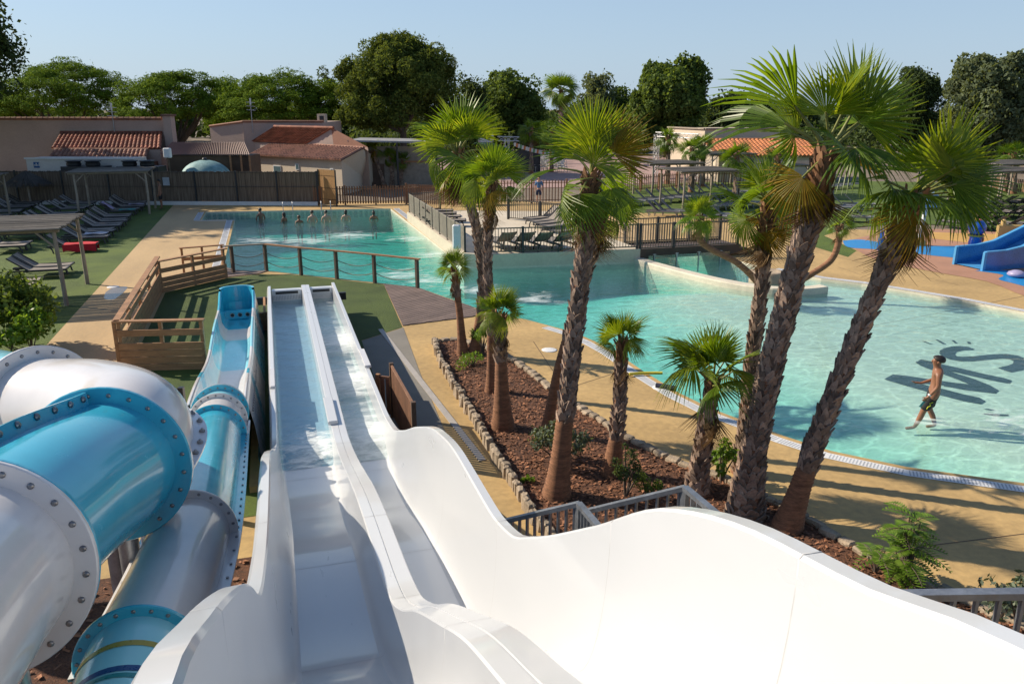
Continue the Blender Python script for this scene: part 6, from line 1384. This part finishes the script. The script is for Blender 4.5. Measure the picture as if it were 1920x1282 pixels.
def frond_mesh(name, seed, L, pl, spread, droop, cup, mt, nseg=34, curl=0.0, hinge=0.0):
    rng = np.random.default_rng(seed); Q = []
    def bend(r, a, w, lift):    # point on the blade: radius r (0..1), direction a, side offset w
        la = L * (.72 + .28 * math.cos(a * .55))
        x, y = r * la * math.cos(a), r * la * math.sin(a); px, py = -math.sin(a), math.cos(a)
        z = cup * (abs(a) / spread) ** 1.5 * r * la * .5 + lift - droop * (r ** 2.4) * la - curl * max(0, r - .6) ** 2 * la
        X, Z = x + px * w, z; ch, sh = math.cos(hinge), math.sin(hinge)
        return np.array([pl + X * ch - Z * sh, y + py * w, X * sh + Z * ch])
    for i in range(nseg):
        a = -spread + 2 * spread * (i + .5) / nseg + rng.normal(0, .012); da = 2 * spread / nseg; rs = (.04, .32, .56, .80, 1.0 * rng.uniform(.84, 1.08)); pts = []; ext = rng.normal(0, .17)
        for r in rs:
            la = L * .9; w = min(r * la * math.tan(da / 2) * 1.04, .56 * la * math.tan(da / 2) * (1 if r < .56 else max(.05, (1.03 - r) / .47)))
            if r == rs[-1]: w = .0015
            dz = ext * max(0, r - .5) * L * 1.2; aa = a + ext * .35 * max(0, r - .6)
            lo, mi, hi = bend(r, aa, -w, 0), bend(r, aa, 0, w * .75), bend(r, aa, w, 0)
            for q in (lo, mi, hi): q[2] -= abs(dz)
            pts.append((lo, mi, hi))
        for j in range(4):
            A, B = pts[j], pts[j + 1]; Q.append([A[0], A[1], B[1], B[0]]); Q.append([A[1], A[2], B[2], B[1]])
    m = MB(); C = [(0, 0, 0), (pl * .5, 0, .02), (pl + .05 * L, 0, 0)]; m.tube(C, [.022, .016, .011], 5, mi=1)
    Q = np.array(Q); n = len(Q); vs = Q.reshape(-1, 3); fs = [(4 * i, 4 * i + 1, 4 * i + 2, 4 * i + 3) for i in range(n)]; m.add(vs, fs, 0, False)
    me_o = m.build(name, [mt, Mt['petiole']]); me = me_o.data; bpy.data.objects.remove(me_o); return me
FM = dict(green=[frond_mesh('frond', 1 + i, .62, .40, 1.65 + .12 * i, .10 + .07 * i, .3, PF['green' if i % 2 else 'lime'], 34, 0, (.0, .25, .5, -.2)[i]) for i in range(4)],
          hang=[frond_mesh('frond', 11 + i, .62, .42, 1.6, .38 + .12 * i, -.2, PF['lime' if i else 'green'], 32, .5, (-.3, -.7, -1.0)[i]) for i in range(3)],
          face=[frond_mesh('frond', 41 + i, .66, .46, 1.95, .06, .2, PF['lime'], 38, .2, 1.0 + .3 * i) for i in range(2)],
          narrow=[frond_mesh('frond', 51, .70, .40, .62, .30, -.1, PF['green'], 14, .5, -.3)],
          yellow=[frond_mesh('frond', 21, .60, .38, 1.5, .18, .2, PF['yellow'], 32, 0, .3), frond_mesh('frond', 22, .60, .38, 1.5, .34, 0, PF['yellow'], 30, .3, -.5)],
          dry=[frond_mesh('dry_frond', 31 + i, .52, .30, .9, .5, -.5, PF['dry'], 22, .8, -.3) for i in range(2)])
def palm(label, pts, yf, rb, rt, boots, size, n, seed, lean=(0, 0), emin=-35, emax=82, yellow=0, dry=3, group='fan palms in the planting bed', base=None, small=False, crown_up=0.0, name='fan_palm', special=()):
    rng = random.Random(seed); W0 = Vector(G(*pts[0])) if base is None else Vector(base); yf = yf or FWD(W0); P = [Vector((0, 0, -.05))] + [Vector(AY(x, y, yf)) - W0 for x, y in pts[1:]]
    r = thing(name, label, 'palm tree', tuple(W0), 0, group); C = cr3(P, 14); Ls = [0]
    for i in range(1, len(C)): Ls.append(Ls[-1] + (C[i] - C[i - 1]).length)
    T = Ls[-1]; rad = lambda l: rt * .74 + (rb * .50 - rt * .74) * max(0, 1 - l / T) ** .7 + rb * .46 * math.exp(-l / (.42 * max(.6, rb * 4)))
    def at(l):
        l = max(0, min(T - 1e-4, l)); i = max(j for j in range(len(Ls)) if Ls[j] <= l); i = min(i, len(C) - 2); f = (l - Ls[i]) / max(1e-6, Ls[i + 1] - Ls[i]); return C[i].lerp(C[i + 1], f), (C[i + 1] - C[i]).normalized()
    m = MB(); ns = max(10, int(T / (.03 if not small else .2))); R_ = []; PP = []
    for i in range(ns + 1):
        l = T * i / ns; p, d = at(l); PP.append(p); R_.append(rad(l) * (1 + (.075 * (i % 2) + rng.uniform(-.02, .02)) * (not small)) * (.9 if l > boots * T else 1))
    m.tube(PP, R_, 16 if not small else 8, 0)
    l = boots * T; row = 0; hgt = .085 if not small else .3
    while l < T:
        p, d = at(l); rr_ = rad(l) * .92; sd = d.cross(Vector((0, 1, 0.01))).normalized(); s2 = d.cross(sd); nb = 9 if rr_ > .13 else 7
        if small: nb = 5
        for k in range(nb):
            a = 2 * math.pi * (k + .5 * (row % 2)) / nb + rng.uniform(-.12, .12); o = sd * math.cos(a) + s2 * math.sin(a); tn = d.cross(o) * (1 if row % 2 else -1); w = 2 * math.pi * rr_ / nb * rng.uniform(.52, .68); h = hgt * rng.uniform(1.5, 2.4); out = rng.uniform(.008, .052) * (1 + .5 * (l > .8 * T)); sk = rng.uniform(.2, .55) * w
            b0 = p + o * rr_ * .98 + d * rng.uniform(-.03, .03); q = [b0 - tn * w, b0 + tn * w, b0 + tn * (w * .75 + sk * .5) + o * (out * .75) + d * h * .55, b0 - tn * (w * .75 - sk * .5) + o * (out * .75) + d * h * .55, b0 + tn * (w * .28 + sk) + o * out * 1.25 + d * h, b0 - tn * (w * .12 - sk) + o * out * 1.15 + d * h * .93]
            ii = [v - o * .028 for v in q]; m.add(q + ii, [(0, 1, 2, 3), (3, 2, 4, 5), (1, 7, 8, 2), (2, 8, 10, 4), (0, 3, 9, 6), (3, 5, 11, 9), (4, 10, 11, 5)], 2 if l > T * .86 else 1)
        l += hgt; row += 1
    m.build('trunk', [Mt['palmbark'], Mt['boot'], Mt['bootnew']], r)
    tp, td = at(T); ld = Vector((lean[0], lean[1], 0)); sc0 = size / .98
    def put(me, az, el, roll, s, z=0.0, nm='frond'):
        o = bpy.data.objects.new(nm, me); link(o); o.parent = r
        d = Vector((math.cos(az) * math.cos(el), math.sin(az) * math.cos(el), math.sin(el))) + ld * .5 + td * .15; d.normalize(); sd = Vector((0, 0, 1)).cross(d); sd = sd.normalized() if sd.length > .05 else Vector((-math.sin(az), math.cos(az), 0)); up = d.cross(sd)
        M3 = Matrix((d, sd, up)).transposed() @ Matrix.Rotation(roll, 3, 'X'); o.matrix_basis = Matrix.Translation(tp + td * z) @ M3.to_4x4() @ Matrix.Scale(s * sc0, 4)
    for i in range(n):
        f = (i + .5) / n; el = R(emax + (emin - emax) * f ** .85 + rng.uniform(-7, 7)); az = 2.399 * i + seed + rng.uniform(-.25, .25); s = rng.uniform(.86, 1.1) * (.86 + .2 * math.sin(math.pi * min(1, f * 1.2)))
        if i >= n - yellow: me = FM['yellow'][i % 2]
        elif f > .62: me = FM['hang'][0 if small else i % 3]
        else: me = FM['green'][i % 4 if not small else 1 + 2 * (i % 2)]
        put(me, az, el, rng.uniform(-.9, .9), s, .02 - .12 * f + .04)
    for (kd, a_, e_, ro, s_) in special: put(FM[kd][0], R(-YAW) + R(a_), R(e_), R(ro), s_, .0)   # a_: 0 = right in the picture, 90 = away
    for i in range(dry): put(FM['dry'][i % 2], 2.1 * i + seed * 1.7, R(rng.uniform(-80, -62)), rng.uniform(-.5, .5), rng.uniform(.8, 1.05), -.12 - .05 * i, 'dry_frond')
    return r
rt_ = (_cy, -_sy)   # direction to the right in the picture
LN = lambda k: (rt_[0] * k, rt_[1] * k)
palm('short fan palm with smooth brown trunk, leftmost in the planting bed', [(868, 665), (862, 590), (852, 512)], None, .19, .09, .72, .62, 10, 1, LN(-.1), 0, 86, 0, 4)
palm('tall curving fan palm with large crown at the left of the bed', [(888, 664), (905, 540), (893, 430), (870, 345), (860, 290)], None, .20, .135, .22, 1.45, 15, 2, LN(.05), -50, 76, 1, 3)
palm('slim fan palm with small crown just right of the tall curving one', [(921, 735), (920, 600), (914, 480), (922, 350)], None, .17, .10, .3, .85, 12, 3, LN(.1), -20, 84, 1, 4)
palm('squat fan palm with thick smooth grey brown trunk in the middle left of the bed', [(943, 803), (940, 700), (938, 596)], None, .27, .10, .62, .66, 11, 4, LN(.05), 0, 86, 0, 5)
palm('leaning fan palm whose trunk passes behind the straight ringed palm', [(1024, 815), (1048, 690), (1098, 520), (1130, 405)], None, .18, .10, .45, .74, 11, 5, LN(.3), -35, 70, 1, 4)
palm('straight fan palm with dark ringed red brown base and wide crown', [(1043, 930), (1062, 760), (1085, 560), (1108, 330)], None, .265, .135, .27, 1.05, 6, 6, LN(.02), -58, 78, 0, 5, special=[('green', 100, 70, 10, 1.1), ('green', -90, 72, 0, 1.05), ('green', 50, 60, 60, 1.1), ('yellow', -20, 38, 70, 1.1), ('narrow', 178, 5, 0, 1.0), ('hang', -120, -38, 10, .95), ('hang', -50, -30, 10, .9)])
palm('short fan palm with grey bark in the middle of the bed', [(1146, 888), (1160, 780), (1166, 650)], None, .225, .095, .30, .60, 11, 7, LN(.02), 10, 88, 0, 3)
palm('short fan palm with scaly trunk left of the thick palm', [(1306, 925), (1318, 830), (1336, 722)], None, .235, .13, .05, 1.05, 11, 8, LN(.06), 8, 88, 0, 5)
palm('medium fan palm rising behind the thick palm with yellowing crown', [(1392, 885), (1405, 720), (1425, 560), (1440, 392)], None, .22, .11, .02, .90, 12, 9, LN(-.05), -60, 78, 3, 5)
palm('thick tall fan palm with heavy scaly trunk and largest crown', [(1396, 968), (1418, 820), (1462, 620), (1510, 440), (1552, 285)], None, .335, .20, .0, 1.3, 6, 10, LN(.16), -50, 75, 2, 4, special=[('green', 20, 58, 90, 1.12), ('green', 5, 42, 80, 1.1), ('green', -60, 76, 10, 1.0), ('narrow', 178, 40, 60, 1.35), ('narrow', 165, 22, -40, 1.2), ('hang', -75, 0, 10, .9)])
palm('right leaning fan palm with red brown ringed base and broad drooping crown', [(1474, 990), (1540, 800), (1620, 600), (1714, 372)], None, .26, .14, .2, 1.08, 6, 11, LN(.05), -30, 60, 1, 4, special=[('face', -70, 34, 0, 1.25), ('hang', -20, 22, 40, .95), ('hang', -110, 5, 0, .95), ('green', 30, 45, 80, 1.0), ('hang', -150, 8, 10, 1.0), ('hang', 10, 0, 30, 1.0), ('hang', -45, 18, 60, 1.05), ('green', 0, 30, 80, 1.05)])
bp0 = Vector(G(1432, 538, .2))
palm('bent palm trunk reaching left over the channel with small round crown', [(1432, 538), (1385, 495), (1335, 468), (1312, 448), (1312, 412)], FWD(bp0), .19, .14, .95, .85, 14, 12, (0, 0), -35, 86, 0, 1, 'twin bent palms in the pool planter', base=(bp0.x, bp0.y, .22))
palm('bent palm trunk reaching right towards the splash area with wispy crown', [(1468, 542), (1520, 515), (1558, 488), (1572, 455), (1574, 425)], FWD(bp0), .19, .14, .95, .6, 9, 13, (0, 0), -40, 80, 0, 3, 'twin bent palms in the pool planter', base=tuple(Vector(AY(1468, 542, FWD(bp0)))))
palm('small fan palm left of three beside the cream annex', [(722, 352), (712, 320), (700, 285)], None, .26, .17, .1, 1.1, 12, 14, LN(-.2), -40, 80, 3, 2, 'three little palms by the annex')
palm('small fan palm in the middle of three beside the cream annex', [(735, 352), (735, 325), (733, 297)], None, .24, .15, .1, .95, 12, 15, (0, 0), -40, 84, 0, 1, 'three little palms by the annex')
palm('small fan palm right of three beside the cream annex', [(752, 352), (752, 328), (755, 304)], None, .24, .15, .1, .9, 12, 16, (0, 0), -40, 84, 0, 1, 'three little palms by the annex')
def farpalm(label, x, y0, y1, d, size, seed, n=13, rb=.3, **k):
    b = AD(x, y1, d); 
    return palm(label, [(x, 400), (x, (y0 + y1) / 2), (x, y0)], FWD(b), rb, rb * .7, .1, size, n, seed, (0, 0), -60, 80, 0, 3, 'distant palms beyond the terrace', base=(b[0], b[1], 0), small=True)
farpalm('tall distant palm with ragged crown standing over the plaza', 1052, 172, 300, 88, 2.3, 71, 20, .4)
farpalm('distant palm on the plaza by the hanging flags', 996, 248, 300, 74, 1.5, 72)
farpalm('distant palm just behind the wide palm crown on the plaza', 1034, 250, 300, 76, 1.5, 73)
farpalm('distant palm in front of the truss gate', 1253, 265, 315, 64, 1.3, 74)
farpalm('distant leafy palm right of the truss gate', 1298, 285, 330, 58, 1.3, 75)
farpalm('distant palm at the corner of the orange roofed house', 1318, 276, 325, 62, 1.15, 76)
farpalm('distant palm in front of the orange roof', 1382, 295, 345, 52, 1.4, 77)
farpalm('distant dark palm behind the yellow leaf of the wide crown', 1185, 262, 312, 70, 1.4, 78)
farpalm('distant palm of the pair at the right edge, left one', 1888, 296, 345, 58, 1.1, 79)
farpalm('distant palm of the pair at the right edge, right one', 1902, 292, 345, 57, 1.1, 80)
farpalm('distant palm behind the yellowing crown beside the thick trunk', 1458, 300, 350, 55, 1.2, 81)
# ------------------------------------------------------------------ people
def skinmat(name, c): return mat(name, c, .5, .06, 6, 50, .06)
def skinned(name, verts, edges, mt, parent, sub=2, rootv=0):
    """verts: name -> (position, radius or (rx, ry))"""
    K = list(verts); me = bpy.data.meshes.new(name); me.from_pydata([verts[k][0] for k in K], [(K.index(a), K.index(b)) for a, b in edges], []); me.materials.append(mt)
    o = bpy.data.objects.new(name, me); link(o); o.parent = parent; sk = o.modifiers.new('skin', 'SKIN'); sk.use_smooth_shade = True; L = me.skin_vertices[0].data
    for i, k in enumerate(K):
        r = verts[k][1]; L[i].radius = r if hasattr(r, '__len__') else (r, r); L[i].use_root = (i == rootv)
    sb = o.modifiers.new('sub', 'SUBSURF'); sb.levels = sub; sb.render_levels = sub; return o
def person(label, loc, rz, skin, hair, pose=None, shorts=None, top=None, scale=1.0, longhair=False, sub=2, cap=None):
    r = thing('person', label, 'person', loc, rz); p = dict(
        pelvis=((0, 0, .96), (.145, .105)), spine=((0, -.012, 1.12), (.125, .088)), chest=((0, -.01, 1.30), (.155, .105)), upper=((0, -.015, 1.42), (.125, .085)), neck=((0, 0, 1.50), (.056, .056)), jaw=((0, .025, 1.575), (.064, .075)), head=((0, .015, 1.665), (.076, .094)), crown=((0, .005, 1.735), (.055, .065)), nose=((0, .118, 1.628), .014),
        shL=((-.175, -.01, 1.415), .058), elL=((-.235, -.02, 1.15), .042), wrL=((-.235, .10, .92), .028), palmL=((-.232, .135, .855), (.022, .036)),
        shR=((.175, -.01, 1.415), .058), elR=((.235, -.02, 1.15), .042), wrR=((.16, .20, 1.08), .028), palmR=((.13, .265, 1.07), (.022, .036)),
        hipL=((-.095, 0, .90), (.092, .098)), thL=((-.105, .10, .72), .080), knL=((-.105, .20, .50), .056), cfL=((-.105, .26, .36), .056), anL=((-.105, .36, .10), .034), toL=((-.11, .50, .035), (.038, .026)),
        hipR=((.095, 0, .90), (.092, .098)), thR=((.10, -.02, .71), .080), knR=((.10, -.03, .48), .056), cfR=((.10, -.11, .34), .056), anR=((.10, -.20, .10), .034), toR=((.11, -.06, .035), (.038, .026)))
    if pose:
        for k, v in pose.items(): p[k] = (v, p[k][1])
    E_ = [('pelvis', 'spine'), ('spine', 'chest'), ('chest', 'upper'), ('upper', 'neck'), ('neck', 'jaw'), ('jaw', 'head'), ('head', 'crown'), ('head', 'nose')]
    for s in 'LR':
        E_ += [('upper', 'sh' + s), ('sh' + s, 'el' + s), ('el' + s, 'wr' + s), ('wr' + s, 'palm' + s), ('pelvis', 'hip' + s), ('hip' + s, 'th' + s), ('th' + s, 'kn' + s), ('kn' + s, 'cf' + s), ('cf' + s, 'an' + s), ('an' + s, 'to' + s)]
        w_, q = Vector(p['wr' + s][0]), Vector(p['palm' + s][0]); d = (q - w_).normalized(); sd = d.cross(Vector((0, 0, 1))); sd = Vector((0, 1, 0)) if sd.length < .3 else sd; sd = (Vector((0, 1, 0)) - d * d.y).normalized(); cu = d.cross(sd) * (1 if s == 'L' else -1)
        for i, (off, ln) in enumerate(((-.026, .062), (-.009, .076), (.009, .080), (.026, .070))):
            a = q + sd * off + d * .022; p['f%d%sa' % (i, s)] = (tuple(a + d * ln * .5 + cu * .006), .0092); p['f%d%sb' % (i, s)] = (tuple(a + d * ln * .9 + cu * .026), .0080); E_ += [('palm' + s, 'f%d%sa' % (i, s)), ('f%d%sa' % (i, s), 'f%d%sb' % (i, s))]
        a = q + sd * .030 - d * .02; p['th%sa' % s] = (tuple(a + sd * .022 + d * .02), .0105); p['th%sb' % s] = (tuple(a + sd * .030 + d * .052), .0088); E_ += [('palm' + s, 'th%sa' % s), ('th%sa' % s, 'th%sb' % s)]
    skinned('body', p, E_, skin, r, sub)
    h = Vector(p['head'][0]); m = MB(); rows = []
    for i in range(9):
        th_ = math.pi * .66 * i / 8
        rows.append([(h.x + .090 * math.sin(th_) * math.cos(a), h.y - .016 + (.112 if math.sin(a) < 0 else .100) * math.sin(th_) * math.sin(a), h.z + .020 + .098 * math.cos(th_) + (.085 * max(0, math.sin(a)) * (i / 8) ** 2) + random.uniform(-.004, .004)) for a in np.linspace(0, 2 * math.pi, 21)])
    m.grid(rows, flip=True)
    if longhair: m.sphere((h.x, h.y - .085, h.z - .05), (.075, .05, .14), 10)
    if longhair == 'bun': m.sphere((h.x, h.y - .06, h.z + .14), .05, 10)
    m.build('hair', hair, r)
    m = MB()
    for s in (-1, 1): m.sphere((h.x + .083 * s, h.y - .005, h.z - .025), (.012, .024, .034), 8)
    m.build('ear', skin, r)
    m = MB()
    for s in (-1, 1): m.sphere((h.x + .032 * s, h.y + .088, h.z - .01), (.013, .008, .008), 8)
    m.sphere((h.x, h.y + .088, h.z - .085), (.026, .010, .008), 8); m.build('face', mat('face dark', (.06, .025, .02), .5), r)
    if shorts:
        q = {k: (p[k][0], tuple((x if hasattr(p[k][1], '__len__') else x) for x in (p[k][1] if hasattr(p[k][1], '__len__') else (p[k][1],) * 2))) for k in ('pelvis', 'hipL', 'thL', 'hipR', 'thR')}
        q = {k: (v[0], tuple(x + .020 for x in v[1])) for k, v in q.items()}; q['waist'] = ((0, -.006, 1.04), (.142, .112))
        for s in 'LR': a, b = Vector(p['th' + s][0]), Vector(p['kn' + s][0]); q['hem' + s] = (tuple(a.lerp(b, .85)), (.092, .092))
        skinned('shorts', q, [('pelvis', 'waist'), ('pelvis', 'hipL'), ('hipL', 'thL'), ('thL', 'hemL'), ('pelvis', 'hipR'), ('hipR', 'thR'), ('thR', 'hemR')], shorts, r, sub)
    if top:
        q = {k: (p[k][0], tuple(x + .012 for x in (p[k][1] if hasattr(p[k][1], '__len__') else (p[k][1],) * 2))) for k in top[1]}; e = [(a, b) for a, b in E_ if a in q and b in q]; skinned('top', q, e, top[0], r, sub)
    r.scale = (scale,) * 3; return r
sk1, sk2, sk3 = skinmat('tanned skin', (.26, .115, .062)), skinmat('light skin', (.50, .29, .20)), skinmat('deep skin', (.22, .105, .06))
hr1, hr2, hr3 = mat('dark hair', (.018, .012, .01), .55, .3, 30, 90, .2), mat('brown hair', (.07, .035, .018), .55, .3, 30, 90, .2), mat('fair hair', (.25, .16, .07), .55, .3, 30, 90, .2)
blk, teal_, navy = mat('black cloth', (.010, .011, .014), .75, .1, 6, 40, .1), mat('teal cloth', (.02, .17, .19), .7), mat('navy cloth', (.02, .035, .09), .8, .15, 5, 30, .15)
face_left = math.atan2(.287 * .9 + .958 * .35, -.958 * .9 + .287 * .35) - math.pi / 2
q = G(1743, 786, -.08)
mn = person('bare chested man in black swim shorts wading left through the shallow pool', (q[0], q[1], -.08 - pool_depth(q[0], q[1]) + .01), face_left, sk1, hr1, dict(wrR=(.13, .21, 1.05), palmR=(.10, .28, 1.06), knL=(-.105, .14, .49), cfL=(-.105, .17, .34), anL=(-.105, .24, .09), toL=(-.11, .39, .035), knR=(.10, .02, .48), cfR=(.10, -.05, .33), anR=(.10, -.12, .10), toR=(.11, .03, .035), thL=(-.105, .07, .71), thR=(.10, .01, .71)), blk, sub=2, scale=1.0); mn.scale = (1.16, 1.12, .90)
m = MB(); P = [(-.205, .02, .99), (-.215, .06, .86), (-.205, .12, .73), (-.20, .16, .63)]; m.grid([[(x - .004, y + .035, z) for x, y, z in P], [(x + .002, y + .075, z) for x, y, z in P]]); m.build('shorts_panel', teal_, mn)
m = MB(); m.tube([(-.218, .02, .78), (-.222, .07, .74), (-.215, .05, .69), (-.212, .09, .65), (-.208, .10, .60)], .008, 5); m.build('shorts_stripe', mat('yellow stripe', (.6, .62, .03), .6), mn)
m = MB(); m.tube([(-.236, .085, .955), (-.236, .105, .935)], .034, 12); m.build('wristband', Mt['whitedull'], mn)
arms = dict(wrL=(-.12, .20, 1.02), palmL=(-.08, .27, 1.0), elL=(-.26, .02, 1.17), wrR=(.12, .20, 1.02), palmR=(.08, .27, 1.0), elR=(.26, .02, 1.17), knL=(-.10, .02, .5), anL=(-.10, 0, .1), toL=(-.1, .14, .04), cfL=(-.1, 0, .34), thL=(-.1, .01, .72), knR=(.10, .02, .5), anR=(.10, 0, .1), toR=(.1, .14, .04), cfR=(.1, 0, .34), thR=(.1, .01, .72))
for px, py, rz, sk, hr, lh, tp, lab in ((489, 411, .5, sk3, hr1, False, None, 'bather with dark hair standing in the pool, farthest left of the row'), (533, 415, .9, sk3, hr1, True, (navy, ('spine', 'chest')), 'bather in a dark swimsuit turned aside, second from the left in the row'),
        (561, 417, .2, sk1, hr2, False, None, 'stooping brown haired bather, third from the left in the row'), (586, 416, -.1, sk2, hr1, False, None, 'broad backed bather with raised arms, fourth from the left in the row'), (612, 415, .1, sk2, hr1, False, None, 'pale backed bather with short hair, fifth from the left in the row'),
        (649, 413, -.1, sk2, hr1, True, (navy, ('pelvis', 'spine')), 'bather with dark hair and low backed swimsuit, sixth from the left in the row'), (701, 411, 0, sk1, hr1, 'bun', (navy, ('chest',)), 'bather with a hair bun and bikini strap, farthest right in the row')):
    g = G(px, py, -.08); tp_ = tp if tp and len(tp[1]) > 1 else None
    o = person(lab, (g[0], g[1], -1.27 if 'stoop' not in lab else -1.36), rz, sk, hr, arms, navy, tp_, sub=1, scale=random.uniform(.93, 1.04), longhair=lh); o['group'] = 'bathers in a row at the far end of the pool'
    if tp and len(tp[1]) == 1:
        m = MB(); m.tube([(.158 * math.cos(a), -.012 + .108 * math.sin(a), 1.30) for a in np.linspace(0, 2 * math.pi, 20)], .012, 5); m.build('bikini_strap', navy, o)
stand = dict(arms); stand.update(wrL=(-.24, .06, .9), palmL=(-.24, .09, .83), elL=(-.23, -.01, 1.15), wrR=(.24, .06, .9), palmR=(.24, .09, .83), elR=(.23, -.01, 1.15))
lg = ('pelvis', 'hipL', 'thL', 'knL', 'cfL', 'hipR', 'thR', 'knR', 'cfR')
g = G(1010, 383); o = person('person in a blue shirt and dark trousers standing at the picket fence', g, 2.6, sk2, hr1, stand, navy, (mat('blue shirt', (.06, .16, .34), .8), ('pelvis', 'spine', 'chest', 'upper', 'shL', 'elL', 'shR', 'elR')), sub=1)
g = G(304, 392); o = person('person with dark shorts standing in the shade by the pergola post', g, 1.5, sk3, hr1, stand, blk, None, sub=1)
